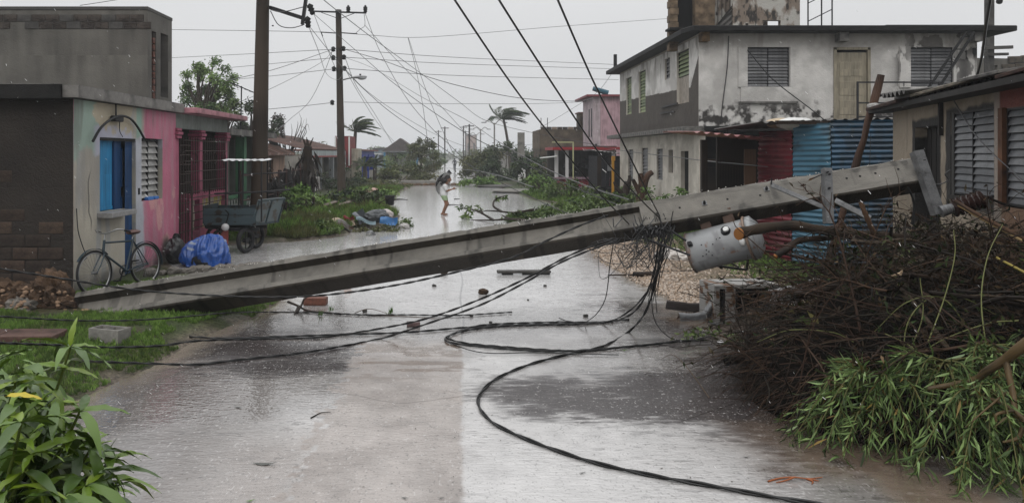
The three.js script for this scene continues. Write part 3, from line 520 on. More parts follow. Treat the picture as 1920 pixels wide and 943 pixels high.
// ---------- trailer cart ----------
{
  const c = thing('cargo_cart', 'grey-blue cargo cart with lowered tailgate and thin white canopy bar beside the pole', 'cart', [-5.1, 0, -17.6]);
  const paint = mat([0.05, 0.075, 0.085], 0.5, { map: rustMap }), pl = new MB();
  const bed = new MB().box(0.05, 0.66, 0, 1.15, 0.05, 1.1).build(c, 'bed', paint);
  for (const [y, z] of [[0.76, 0.53], [0.93, 0.53], [0.76, -0.53], [0.93, -0.53]]) part(c, 'side_board', B1(1.15, 0.15, 0.025, 0.005), paint, [0.05, y, z]);
  part(c, 'front_board', B1(0.03, 0.4, 1.05, 0.005), paint, [-0.54, 0.86, 0]);
  const tg = part(c, 'tailgate', B1(0.03, 0.62, 1.05, 0.006), mat([0.1, 0.14, 0.15], 0.4, { map: rustMap }), [0.78, 0.9, 0.05], [0, -0.35, -0.32]);
  new MB().box(0.02, 0.28, 0, 0.03, 0.03, 1.05).box(0.02, -0.28, 0, 0.03, 0.03, 1.05).box(0.02, 0, 0.5, 0.03, 0.56, 0.03).box(0.02, 0, -0.5, 0.03, 0.56, 0.03).box(0.02, 0, 0, 0.03, 0.56, 0.03).build(tg, 'frame', paint);
  const po = new MB(); for (const [x, z] of [[-0.05, 0.5], [0.32, 0.5], [-0.05, -0.5], [0.62, -0.5]]) po.tube([V(x, 0.68, z), V(x + 0.01, 2.04, z)], 0.02, 6); po.tube([V(-0.3, 1.32, 0.5), V(0.72, 1.36, 0.5)], 0.02, 6).tube([V(0.75, 1.36, 0.5), V(1.3, 1.4, 0.2)], 0.02, 6).tube([V(0.3, 1.75, 0.5), V(1.2, 1.78, 0.2)], 0.015, 6).tube([V(0.74, 0.7, 0.5), V(0.74, 2.04, 0.5)], 0.02, 6).tube([V(0.6, 1.3, -0.5), V(1.25, 1.55, -0.3)], 0.015, 6); po.build(c, 'canopy_frame', M.darkMetal);
  part(c, 'canopy', corrugated(0.95, 1.1, 0.16, 0.012, 'x', 0.05), mat([0.7, 0.71, 0.72], 0.35), [0.3, 2.07, 0], [-Math.PI / 2 + 0.03, 0, 0.03]);
  for (const z of [-0.42, 0.46]) { const w = sub(c, 'wheel', [0.38, 0.29, z], [0, 1.15, 0]); part(w, 'tyre', new THREE.TorusGeometry(0.24, 0.05, 8, 28), M.rubber); new MB().add(new THREE.CylinderGeometry(0.06, 0.06, 0.1, 10).rotateX(Math.PI / 2)).bar(V(0, -0.2, 0), V(0, 0.2, 0), 0.02, 0.02).bar(V(-0.2, 0, 0), V(0.2, 0, 0), 0.02, 0.02).build(w, 'hub', M.darkMetal); }
  new MB().box(0.38, 0.3, 0, 0.05, 0.05, 0.9).box(0.2, 0.52, 0.35, 0.9, 0.07, 0.05).box(0.2, 0.52, -0.35, 0.9, 0.07, 0.05).build(c, 'chassis', M.darkMetal);
  // the motorcycle half in front
  new MB().rbox(-0.35, 0.6, 0.2, 0.5, 0.16, 0.2, 0.05).tube(spline([V(-0.3, 0.35, 0.62), V(-0.1, 0.5, 0.62), V(0.05, 0.86, 0.64), V(0.02, 0.98, 0.78)], 10), 0.016, 5).build(c, 'drawbar', M.black);
  part(c, 'headlamp', lumpy(0.085, 2, 0.02, 1), mat([0.5, 0.5, 0.5], 0.25), [0.0, 0.6, 0.7]);
  new MB().box(-0.05, 0.37, 0.58, 0.16, 0.3, 0.02).build(c, 'fender', mat([0.3, 0.08, 0.07], 0.5));
  const bx = new MB(); for (const [x, y, z] of [[-0.5, 0.3, -0.1], [-0.3, 0.26, 0.1]]) bx.add(new THREE.TorusGeometry(0.22, 0.04, 8, 24).rotateY(1.1), new THREE.Matrix4().makeTranslation(x, y, z)); bx.build(c, 'spare_tyre', M.rubber);
}

// ---------- fallen concrete pole ----------
const poleA = V(-5.25, 0.0, -10.7), poleB = V(5.15, 1.98, -8.55);     // axis, butt and tip
const poleDir = poleB.clone().sub(poleA), poleL = poleDir.length(); poleDir.normalize();
const poleSide = V().crossVectors(poleDir, V(0, 1, 0)).normalize();     // points towards the viewer
if (poleSide.z < 0) poleSide.negate();
const poleUp = V().crossVectors(poleSide, poleDir).normalize(); if (poleUp.y < 0) poleUp.negate();
const roll = 0.7;
const poleN = V().addScaledVector(poleSide, Math.cos(roll)).addScaledVector(poleUp, Math.sin(roll));   // normal of the channelled face
const poleE = V().addScaledVector(poleUp, Math.cos(roll)).addScaledVector(poleSide, -Math.sin(roll));  // its upper edge
const pW = (t) => 0.47 - 0.14 * t, pD = (t) => 0.37 - 0.15 * t;
const onPole = (t, n, e) => V().lerpVectors(poleA, poleB, t).addScaledVector(poleN, n).addScaledVector(poleE, e);   // n along the face normal, e across the face
{
  const t = thing('fallen_pole', 'long fallen concrete utility pole lying across the street on the brush heap', 'utility pole');
  const REC0 = 0.0, REC1 = 0.713, N = 110, pos = [], idx = [], uv = [];
  const prof = (q) => {   // section as (e, n) pairs, both faces with a channel until REC1
    const w = pW(q) / 2, d = pD(q) / 2, k = q < REC1 ? 1 : 0, r = Math.min(0.125, d * 0.68) * k, c = 0.018;
    return [[w - c, d], [w * 0.6, d], [w * 0.48, d - r], [-w * 0.34, d - r], [-w * 0.62, d], [-w + c, d], [-w, d - c], [-w, -d + c], [-w + c, -d], [-w * 0.6, -d], [-w * 0.36, -d + r], [w * 0.36, -d + r], [w * 0.6, -d], [w - c, -d], [w, -d + c], [w, d - c]];
  };
  const rows = []; for (let k = 0; k <= N; k++) rows.push(k / N);
  rows.push(REC1 - 0.0005, REC1 + 0.0005); rows.sort((a, b) => a - b);
  const pts = rows.map((q) => prof(q).map(([e, n], j) => {
    const top = j === 0 || j >= 13, ch = top ? (fb(q * 130 + j, j * 3, 3) - 0.5) * 0.035 : (fb(q * 50, j * 5, 2) - 0.5) * 0.006;
    return onPole(q, n + ch * 0.4, e + (e > 0 ? ch : ch * 0.5));
  }));
  const S = 16, mb = new MB();
  for (let k = 0; k < rows.length - 1; k++) for (let j = 0; j < S; j++) {
    const a = pts[k][j], b = pts[k + 1][j], c = pts[k + 1][(j + 1) % S], d = pts[k][(j + 1) % S], L0 = rows[k] * poleL, L1 = rows[k + 1] * poleL, w0 = j * 0.1;
    mb.quad(a, b, c, d, (j >= 5 && j <= 8) || (j === 1 && rows[k] < REC1) ? [0.36, 0.33, 0.3] : [1, 1, 1], [[L0, w0], [L1, w0], [L1, w0 + 0.1], [L0, w0 + 0.1]]);  // lower faces and upper recess wall darkened to paint in their shade
  }
  for (const [k, s] of [[0, 1], [rows.length - 1, -1]]) { const c = onPole(rows[k], 0, 0); for (let j = 0; j < S; j++) mb.quad(c, pts[k][j], pts[k][(j + 1) % S], c); }
  const pm = ctex(512, 128, (x, y) => { const a = fb(x * 12, y * 4, 5), b = fb(x * 90, y * 22, 2), s = fb(x * 60, y * 1.5 + 7, 3), k = 0.62 + 0.6 * (a - 0.5) + 0.22 * (b - 0.5) - 0.3 * sst(0.58, 0.72, s); return [k, k * 0.975, k * 0.93]; }, 0.16, 1);
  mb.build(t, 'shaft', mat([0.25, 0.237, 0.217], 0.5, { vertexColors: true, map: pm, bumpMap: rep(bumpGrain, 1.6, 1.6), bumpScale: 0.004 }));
  // crumbled bits along the upper edge, pale to paint in wet glints
  const chips = new MB(), cg = [0, 1, 2].map((k) => lumpy(1, 0, 0.4, 2, 1, 0.7, 1.2, k * 5));
  for (let k = 0; k < 520; k++) { const q = 0.03 + 0.965 * rnd(), s = rr(0.003, 0.008) * (rnd() < 0.08 ? 1.6 : 1); const c = onPole(q, pD(q) / 2 + rr(-0.05, 0.008), pW(q) / 2 + rr(-0.012, 0.006)); chips.add(cg[k % 3], new THREE.Matrix4().compose(c, _q.setFromEuler(_e.set(rnd() * 6, rnd() * 6, 0)), V(s, s, s))); }
  tag(chips.build(t, 'concrete_chips', mat([0.6, 0.57, 0.52], 0.25)), null, null, null, 'stuff');
  // bolt holes, shown by dark discs painted as the shade inside
  const hg = new THREE.CylinderGeometry(0.013, 0.013, 0.012, 10).rotateX(Math.PI / 2), hq = new THREE.Quaternion().setFromRotationMatrix(new THREE.Matrix4().makeBasis(poleDir, poleE, poleN));
  for (const [q, e] of [[0.73, -0.03], [0.755, 0], [0.805, 0.01], [0.838, -0.01], [0.86, 0.02], [0.9, 0.01], [0.925, 0.03], [0.938, 0.03], [0.953, 0.035], [0.975, 0.04]]) part(t, 'bolt_hole', hg, M.void, onPole(q, pD(q) / 2 - 0.0035, e)).quaternion.copy(hq);
  for (const [q, e] of [[0.781, 0.0], [0.846, 0.055]]) { const b = sub(t, 'bolt', onPole(q, pD(q) / 2, e).toArray()); b.quaternion.copy(hq); new MB().box(0, 0, 0.006, 0.055, 0.055, 0.01).build(b, 'washer', M.galv); new MB().add(new THREE.CylinderGeometry(0.017, 0.017, 0.03, 6).rotateX(Math.PI / 2), new THREE.Matrix4().makeTranslation(0, 0, 0.024)).add(new THREE.CylinderGeometry(0.008, 0.008, 0.06, 6).rotateX(Math.PI / 2), new THREE.Matrix4().makeTranslation(0, 0, 0.03)).build(b, 'nut', M.darkMetal); }

  // steel crossarm brackets bolted to the pole
  const arm = (a, b, w, m) => { const dir = b.clone().sub(a), L = dir.length(); dir.normalize(); const z = V(0, 0, 1).addScaledVector(dir, -dir.z).normalize(), x = V().crossVectors(dir, z); const mbx = new MB(), mm = new THREE.Matrix4().makeBasis(x, dir, z).setPosition(a.clone().add(b).multiplyScalar(0.5)); mbx.add(new THREE.BoxGeometry(w, L, 0.008), mm).add(new THREE.BoxGeometry(0.008, L, w), mm.clone().multiply(new THREE.Matrix4().makeTranslation(w / 2, 0, -w / 2))); return mbx; };
  const a1 = arm(P(1553, 314, 8.42), P(1557, 418, 8.3), 0.082).build(t, 'steel_arm', M.galv);
  for (const v of [326, 352, 393]) new MB().add(new THREE.CylinderGeometry(0.013, 0.013, 0.02, 6).rotateX(Math.PI / 2), new THREE.Matrix4().setPosition(P(1555, v, 8.36))).build(a1, 'bolt', M.darkMetal);
  arm(P(1446, 345, 8.62), P(1549, 389, 8.38), 0.042).build(t, 'brace', M.galv);
  arm(P(1566, 374, 8.36), P(1632, 408, 8.2), 0.05).build(t, 'brace', M.galv);
  const hk = new MB(); hk.tube(spline([P(1518, 337, 8.55), P(1535, 329, 8.5), P(1554, 321, 8.38)], 6), 0.007, 5).tube([P(1446, 345, 8.6), P(1447, 333, 8.6)], 0.009, 5); hk.build(t, 'hook', M.darkMetal);
  const a2 = arm(P(1723, 281, 8.36), P(1764, 400, 8.15), 0.1).build(t, 'end_arm', M.galv);
  new MB().rbox(0, 0, 0, 0.03, 0.03, 0.02, 0.003).build(a2, 'bolt', M.darkMetal, P(1733, 301, 8.33));
  // insulator at the arm's end
  const ia = P(1764, 396, 8.15), ib = P(1838, 374, 8.1), ax = ib.clone().sub(ia).normalize(), prf = [];
  for (let k = 0; k < 6; k++) { const y = 0.12 + k * 0.055; prf.push([0.045, y], [0.1, y + 0.012], [0.1, y + 0.02], [0.05, y + 0.03]); }
  const ins = sub(t, 'insulator', ia.toArray()); ins.quaternion.setFromUnitVectors(V(0, 1, 0), ax);
  part(ins, 'cap', new THREE.CylinderGeometry(0.05, 0.062, 0.13, 16).translate(0, 0.06, 0), M.galv);
  part(ins, 'sheds', new THREE.LatheGeometry(prf.map(([x, y]) => new THREE.Vector2(x, y)), 24), M.porcelain);
  part(ins, 'pin', new THREE.CylinderGeometry(0.016, 0.016, 0.12, 8).translate(0, 0.48, 0), M.darkMetal);
  const w = new MB(); w.tube(spline([P(1748, 344, 8.3), P(1765, 344, 8.25), P(1778, 336, 8.25), P(1772, 326, 8.25), P(1782, 318, 8.25)], 20), 0.006, 4); w.build(t, 'tie_wire', M.wire);
}
// ---------- transformer hanging under the pole ----------
{
  const a = P(1296, 473, 8.98), b = P(1413, 444, 8.68), ax = b.clone().sub(a), L = ax.length(), r = 0.228; ax.normalize();
  const t = thing('transformer', 'dented white cylindrical transformer hanging under the fallen pole', 'transformer', a);
  t.quaternion.setFromUnitVectors(V(0, 1, 0), ax);
  const tm = ctex(256, 128, (x, y) => { const n = fb(x * 6, y * 6, 4), s = fb(x * 30, y * 3, 3); let c = [0.3, 0.305, 0.31]; c = mixc(c, [0.2, 0.2, 0.205], sst(0.5, 0.7, n)); c = mixc(c, [0.2, 0.1, 0.06], 0.8 * sst(0.74, 0.82, fb(x * 9 + 4, y * 9, 4)) + 0.6 * (1 - sst(0.02, 0.07, y)) * s); return c; });
  const tankM = mat([1, 1, 1], 0.35, { map: tm });
  const cyl = new THREE.CylinderGeometry(r, r, L, 40, 8, true).translate(0, L / 2, 0), p = cyl.attributes.position;
  for (let k = 0; k < p.count; k++) { const x = p.getX(k), y = p.getY(k), z = p.getZ(k), d = 1 - 0.03 * gauss(Math.atan2(z, x), y, 0.8, 0.3, 0.4, 0.15) + 0.012 * (fb(x * 9, y * 9 + z * 5, 2) - 0.5); p.setXYZ(k, x * d, y, z * d); }
  cyl.computeVertexNormals(); part(t, 'tank', cyl, tankM);
  part(t, 'bottom', new THREE.CylinderGeometry(r * 0.98, r * 0.98, 0.01, 40).translate(0, 0.03, 0), M.darkMetal);
  part(t, 'rim', new THREE.TorusGeometry(r, 0.012, 6, 40).rotateX(Math.PI / 2), mat([0.16, 0.12, 0.1], 0.6));
  part(t, 'lid', new THREE.LatheGeometry([[0, 0.1], [0.15, 0.085], [r * 0.98, 0.03], [r * 1.07, 0.02], [r * 1.07, -0.03], [r, -0.03]].map(([x, y]) => new THREE.Vector2(x, y)), 36).translate(0, L, 0), tankM);
  part(t, 'lid_band', new THREE.TorusGeometry(r * 1.06, 0.016, 6, 40).rotateX(Math.PI / 2).translate(0, L - 0.05, 0), mat([0.25, 0.18, 0.14], 0.5));
  // local direction of the viewer and of the pole
  const inv = t.quaternion.clone().invert(), toCam = V(0, 0.25, 1).applyQuaternion(inv), up = V(0, 1, -0.15).applyQuaternion(inv);
  toCam.y = 0; toCam.normalize(); up.y = 0; up.normalize();
  const place = (k, y, dir, out = 0) => { k.position.copy(dir).multiplyScalar(r + out).setY(y); k.quaternion.setFromUnitVectors(V(0, 0, 1), dir); return k; };
  const mixd = (s) => toCam.clone().multiplyScalar(Math.cos(s)).addScaledVector(up, Math.sin(s)).normalize();
  const bu = place(sub(t, 'bushing'), L * 0.66, mixd(0.6)); part(bu, 'well', new THREE.CylinderGeometry(0.048, 0.056, 0.04, 20).rotateX(Math.PI / 2).translate(0, 0, 0.015), M.darkMetal); part(bu, 'cap', new THREE.CylinderGeometry(0.03, 0.033, 0.03, 18).rotateX(Math.PI / 2).translate(0.008, 0.012, 0.04), M.white);
  const lug = place(sub(t, 'terminal'), L * 0.86, mixd(-0.12)); part(lug, 'pad', lumpy(0.04, 2, 0.1, 1, 1.3, 0.8, 0.7), M.white);
  place(part(t, 'valve', B1(0.05, 0.05, 0.07, 0.01), M.darkMetal), 0.06, mixd(0.35), 0.02);
  for (const y of [L * 0.35, L * 0.72]) place(part(t, 'hanger_lug', B1(0.1, 0.12, 0.2, 0.01), mat([0.1, 0.065, 0.05], 0.7)), y, up, 0.06);
  for (const k of [[0.25, 0.2], [0.3, -0.1], [0.42, 0.1], [0.5, 0.3], [0.22, -0.35], [0.28, -0.3], [0.36, -0.42], [0.55, 0.32], [0.33, -0.2]]) place(part(t, 'dent', lumpy(0.008, 1, 0.2, 1), M.darkMetal), L * k[0], mixd(k[1]), 0);
  const fr = new MB(); fr.tube([P(1345, 498, 9.0), P(1400, 505, 9.0)].map((q) => q.sub(a).applyQuaternion(inv)), 0.014, 5).tube([P(1400, 505, 9.0), P(1403, 480, 9.0)].map((q) => q.sub(a).applyQuaternion(inv)), 0.014, 5).tube([P(1362, 488, 9.0), P(1385, 500, 9.0)].map((q) => q.sub(a).applyQuaternion(inv)), 0.01, 5); fr.build(t, 'mounting_frame', M.darkMetal);
  const st = new MB(); st.tube([P(1238, 418, 9.0), P(1286, 450, 8.75)].map((q) => q.sub(a).applyQuaternion(inv)), 0.014, 5).tube([P(1200, 443, 8.9), P(1294, 478, 8.7)].map((q) => q.sub(a).applyQuaternion(inv)), 0.013, 5); st.build(t, 'stay_rods', M.darkMetal);
}
// ---------- cables ----------
function cable(name, label, cat, pts, r, tw, group) { const mb = new MB(); if (tw) twist(mb, pts, r * 0.72, r * 0.8, tw * 1.9, 5); else mb.tube(spline(pts, Math.max(10, pts.length * 8)), r, 5); return tag(part(scene, name, mb.geo(), M.cable), label, cat, group); }
// three conductors from overhead behind the viewer
const con = (px, last) => px.map(([u, v], k) => P(u, v, 3.4 + (last - 3.4) * Math.pow(k / (px.length - 1), 0.8)));
cable('overhead_conductor', 'leftmost of the three thick black conductors slanting down to the fallen pole', 'power line', con([[800, -85], [853, 0], [960, 158], [1040, 262], [1130, 368], [1192, 432]], 9.25), 0.0078);
cable('overhead_conductor', 'middle of the three thick black conductors slanting down to the fallen pole', 'power line', con([[888, -85], [936, 0], [1050, 178], [1128, 292], [1200, 372], [1243, 414]], 9.1), 0.0078);
cable('overhead_conductor', 'rightmost of the three thick black conductors slanting down to the fallen pole', 'power line', con([[1008, -85], [1046, 0], [1108, 142], [1160, 250], [1212, 356], [1236, 402]], 9.05), 0.0078);
const pd = (pts) => pts.map(([u, v, d]) => (d ? P(u, v, d) : G(u, v, 0.022)));
cable('ground_cable', 'twisted black cable hanging in front of the cream wall and along the pole', 'cable', pd([[-60, 494, 8.2], [0, 503, 8.6], [120, 522, 9.0], [260, 543, 9.4], [400, 553, 9.5], [520, 556, 9.55], [620, 551, 9.4], [740, 534, 9.2], [860, 508, 9.0], [960, 482, 8.9], [1030, 448, 8.9], [1090, 421, 8.9], [1140, 403, 9.05]]), 0.0095, 0.2);
cable('ground_cable', 'thin black wire sagging over the lawn just below the pole butt', 'cable', pd([[-40, 589, 7.8], [0, 592, 8.0], [150, 600, 8.6], [280, 598, 9], [420, 586, 9.6], [500, 584], [600, 585], [680, 589], [760, 589], [860, 590], [960, 584]]), 0.0075, 0.16);
cable('ground_cable', 'silvery twisted cable running over the concrete block on the lawn', 'cable', pd([[-40, 641, 6.6], [0, 642, 6.8], [110, 646, 7.6], [210, 650, 8.0], [300, 647, 8.4], [370, 638, 8.6], [480, 634], [600, 631], [700, 617], [800, 596, 9.4], [900, 560, 9.2], [990, 519, 9.0], [1070, 477, 8.95], [1150, 446, 8.9]]), 0.0095, 0.22);
cable('ground_cable', 'black cable crossing the lawn edge and resting on the dark asphalt patch', 'cable', pd([[150, 676, 6.9], [210, 678, 7.5], [300, 681, 7.8], [370, 682], [450, 673], [560, 661], [640, 648], [720, 632], [800, 606, 8.9], [900, 571, 8.9], [980, 531, 8.9], [1060, 487, 8.9], [1160, 448, 8.85]]), 0.0095, 0.22);
cable('ground_cable', 'black cable running from the grass edge into the coil on the road', 'cable', pd([[355, 630], [420, 633], [520, 630], [640, 626], [760, 622], [870, 613], [960, 608], [1060, 606], [1130, 604], [1180, 590, 9.2], [1210, 555, 9.1], [1228, 500, 9.0], [1236, 440, 8.95]]), 0.0095, 0.22);
cable('ground_cable', 'looped black cable whose bend lies at the middle of the wet road', 'cable', pd([[1180, 598], [1090, 606], [1000, 608], [920, 612], [865, 620], [836, 632], [845, 641], [900, 648], [980, 655], [1060, 657], [1140, 652], [1200, 647], [1260, 640], [1320, 636]]), 0.0098, 0.2);
cable('ground_cable', 'second loop of black cable lying inside the bend on the wet road', 'cable', pd([[1150, 603], [1080, 603], [990, 604], [900, 609], [850, 625], [842, 634], [880, 643], [960, 650], [1050, 656], [1110, 656], [1180, 648], [1240, 643]]), 0.0085, 0.2);
cable('ground_cable', 'thin slack wire lying across the middle of the coil on the road', 'cable', pd([[840, 640], [880, 655], [920, 661], [1000, 660], [1080, 662], [1160, 664]]), 0.006);
cable('main_cable', 'thick twisted black cable sweeping from under the pole to the bottom edge', 'cable', pd([[1248, 408, 8.95], [1240, 460, 8.9], [1230, 520, 8.9], [1212, 580, 8.95], [1180, 620], [1130, 648], [1060, 664], [990, 683], [930, 709], [900, 738], [899, 762], [922, 789], [965, 812], [1030, 838], [1120, 867], [1230, 891], [1350, 912], [1450, 930], [1560, 947], [1700, 966]]), 0.0115, 0.34);
cable('hanging_cable', 'black cable dropping from the tangle and curling under the brush heap', 'cable', pd([[1262, 395, 8.9], [1250, 450, 8.85], [1228, 520, 8.85], [1222, 560, 8.9], [1228, 600, 8.95], [1248, 626, 8.9], [1275, 637], [1320, 632], [1370, 618]]), 0.006);
cable('hanging_cable', 'thin wire dropping straight beside the tangle to the road', 'cable', pd([[1150, 455, 8.9], [1143, 500, 8.9], [1140, 530, 8.95], [1134, 562, 9.1], [1118, 588, 9.3], [1096, 605]]), 0.0062);
cable('hanging_cable', 'paired wires swinging from the tangle to the coil of cable', 'cable', pd([[1236, 402, 8.95], [1246, 450, 8.85], [1236, 505, 8.85], [1212, 548, 8.95], [1180, 582, 9.1], [1140, 602, 9.3], [1080, 606]]), 0.0075, 0.3);
{ // the tangle of thin wires under the pole
  const mb = new MB();
  for (let k = 0; k < 30; k++) {
    const u0 = rr(1195, 1275), v0 = rr(400, 432), u1 = rr(1120, 1265), v1 = rr(450, 512), d = rr(8.6, 9.05), pts = [P(u0, v0, 9.0)];
    const um = (u0 + u1) / 2 + rr(-45, 35), vm = Math.max(v0, v1) + rr(-10, 26); pts.push(P(um, vm, d)); pts.push(P(u1, v1 - 20, d + 0.05)); if (k % 2) pts.push(P(u1 + rr(-30, 60), v1 - rr(40, 70), 9.0)); mb.tube(spline(pts, 18), rr(0.0026, 0.0046), 4);
  }
  for (let k = 0; k < 16; k++) mb.tube(spline([P(rr(1225, 1275), rr(398, 425), 8.98), P(rr(1235, 1262), rr(440, 470), 8.85), P(rr(1224, 1240), rr(490, 525), 8.85)].concat(k % 3 ? [P(rr(1214, 1232), rr(540, 590), 8.9)] : []), 16), rr(0.003, 0.005), 4);
  for (let k = 0; k < 3; k++) { const c = P(rr(1150, 1215), rr(455, 475), 8.85), pts = []; for (let a = 0; a <= 20; a++) pts.push(c.clone().add(V(Math.cos(a * 0.35 + k) * (0.33 - k * 0.05), Math.sin(a * 0.35 + k) * 0.1 - k * 0.02, Math.sin(a * 0.3) * 0.15))); mb.tube(pts, 0.0042, 4); }
  tag(part(scene, 'wire_tangle', mb.geo(), M.wire), 'tangle of thin black wires hanging under the fallen pole by the transformer', 'wires');
  const kn = thing('wire_clamp', 'dark clamp of knotted wire ends on the pole above the tangle', 'clamp', P(1218, 428, 8.92));
  const c2 = new MB(); for (let k = 0; k < 34; k++) { const a = V(gs() * 0.22, gs() * 0.035, gs() * 0.05), b = a.clone().add(V(gs() * 0.07, gs() * 0.06, gs() * 0.06)), c = b.clone().add(V(gs() * 0.05, -Math.abs(gs()) * 0.08, gs() * 0.04)); c2.tube(spline([a, b, c], 7), rr(0.005, 0.011), 4); } c2.build(kn, 'knot', M.wire);
  const c3 = new MB(); for (let k = 0; k < 9; k++) { const a = V(rr(-0.45, 0.25), rr(-0.05, 0.1), 0.08), b = a.clone().add(V(rr(-0.06, 0.1), rr(0.03, 0.12), 0.06)); c3.tube([a, b], 0.007, 4); } c3.build(kn, 'wire_end', M.galv);
}
// ---------- standing poles ----------
{
  const t = thing('utility_pole', 'tall brown utility pole cut by the top edge beside the cargo cart', 'utility pole', [0, 0, 0]);
  const d = 19.6, mb = new MB(), A = P(484, 452, d), Bp = P(499, -330, d); A.y = -0.3;
  mb.tube([A, A.clone().lerp(Bp, 0.25), A.clone().lerp(Bp, 0.5), A.clone().lerp(Bp, 0.75), Bp], [0.225, 0.12], 14); mb.build(t, 'shaft', M.poleWood);
  new MB().bar(P(507, 14, d), P(566, 33, d - 0.6), 0.09, 0.09).build(t, 'crossarm', M.darkMetal);
  new MB().bar(P(579, -40, d - 0.7), P(567, 46, d - 0.7), 0.12, 0.07).build(t, 'steel_arm', M.darkMetal);
  const ig = new THREE.LatheGeometry([[0.0, -0.16], [0.05, -0.15], [0.07, -0.1], [0.05, -0.07], [0.085, -0.02], [0.055, 0.01], [0.085, 0.06], [0.05, 0.1], [0.0, 0.14]].map(([x, y]) => new THREE.Vector2(x, y)), 12);
  part(t, 'insulator', ig, M.black, P(583, 16, d - 0.75), [0, 0, 0.35]); part(t, 'insulator', ig, M.black, P(577, 40, d - 0.75), [0, 0, 0.1]);
  new MB().bar(P(572, 8, d - 0.7), P(583, 14, d - 0.75), 0.02, 0.02).bar(P(568, 38, d - 0.7), P(578, 40, d - 0.75), 0.02, 0.02).build(t, 'clevis', M.darkMetal);
  for (const [u, v] of [[486, 6], [510, 48]]) new MB().bar(P(u, v, d - 0.18), P(u + (u < 490 ? -3 : 3), v, d - 0.18), 0.03, 0.03).build(t, 'bolt', M.darkMetal);
  for (const pts of [[[507, 18], [530, 22], [572, 12]], [[507, 20], [522, 46], [545, 52], [568, 47]]]) { const m2 = new MB(); m2.tube(spline(pts.map(([u, v]) => P(u, v, d - 0.5)), 14), 0.011, 4); m2.build(t, 'jumper_wire', M.wire); }
}
{
  const d = 41, t = thing('utility_pole', 'dark utility pole with crossarm and street lamp at the left verge', 'utility pole');
  const A = P(641, 372, d), Bp = P(634.5, 19, d), mb = new MB(); A.y = -0.3; mb.tube([A, A.clone().lerp(Bp, 0.4), Bp], [0.235, 0.15], 12); mb.build(t, 'shaft', M.poleWood);
  new MB().add(new THREE.CylinderGeometry(0.165, 0.165, 0.1, 12), new THREE.Matrix4().setPosition(P(634.5, 20, d))).build(t, 'cap', M.greySlab);
  const dz = d - 0.22;
  new MB().bar(P(588, 21, dz), P(687, 24, dz), 0.07, 0.08).build(t, 'crossarm', M.darkMetal);
  new MB().bar(P(602, 23, dz), P(630, 33, dz), 0.03, 0.03).build(t, 'brace', M.darkMetal); new MB().bar(P(666, 24, dz), P(640, 34, dz), 0.03, 0.03).build(t, 'brace', M.darkMetal);
  const ig = new THREE.LatheGeometry([[0.0, -0.2], [0.07, -0.18], [0.11, -0.1], [0.08, -0.06], [0.13, 0.0], [0.09, 0.04], [0.12, 0.1], [0.06, 0.14], [0.05, 0.2], [0, 0.22]].map(([x, y]) => new THREE.Vector2(x, y)), 12);
  for (const u of [653, 685]) part(t, 'insulator', ig, M.black, P(u, 17, dz));
  new MB().bar(P(602, 60, dz), P(632, 62, dz), 0.05, 0.05).bar(P(602, 60, dz), P(605, 68, dz), 0.05, 0.05).build(t, 'bracket', M.darkMetal);
  new MB().bar(P(640, 61, dz), P(670, 63, dz), 0.04, 0.04).build(t, 'bracket', M.darkMetal);
  const sp = new THREE.LatheGeometry([[0, -0.14], [0.12, -0.1], [0.08, -0.02], [0.13, 0.06], [0.05, 0.14], [0, 0.15]].map(([x, y]) => new THREE.Vector2(x, y)), 10);
  for (const [l, r, v] of [[625, 644, 92], [625, 645, 108], [626, 646, 129]]) { part(t, 'spool_insulator', sp, M.black, P(l, v, dz)); part(t, 'spool_insulator', sp, M.black, P(r, v - 1, dz)); new MB().bar(P(l, v, dz), P(r, v - 1, dz), 0.03, 0.03).build(t, 'spool_bracket', M.darkMetal); }
  part(t, 'spool_insulator', sp, M.black, P(623, 192, dz));
  const la = new MB(); la.tube(spline([P(641, 150, dz), P(652, 147, dz - 0.1), P(663, 145, dz - 0.3)], 8), 0.035, 6); la.build(t, 'lamp_arm', M.galv);
  const lamp = sub(t, 'lamp_head', P(674, 144, dz - 0.35).toArray(), [0, 0, 0.06]);
  part(lamp, 'housing', lumpy(0.4, 4, 0.01, 1, 1.0, 0.2, 0.4), mat([0.28, 0.285, 0.29], 0.4)); part(lamp, 'glass', lumpy(0.24, 3, 0.01, 1, 1, 0.45, 0.6), mat([0.4, 0.41, 0.42], 0.2), [0.13, -0.05, 0]); part(lamp, 'sensor', B1(0.09, 0.1, 0.09, 0.01), M.black, [0.05, 0.11, 0]);
}
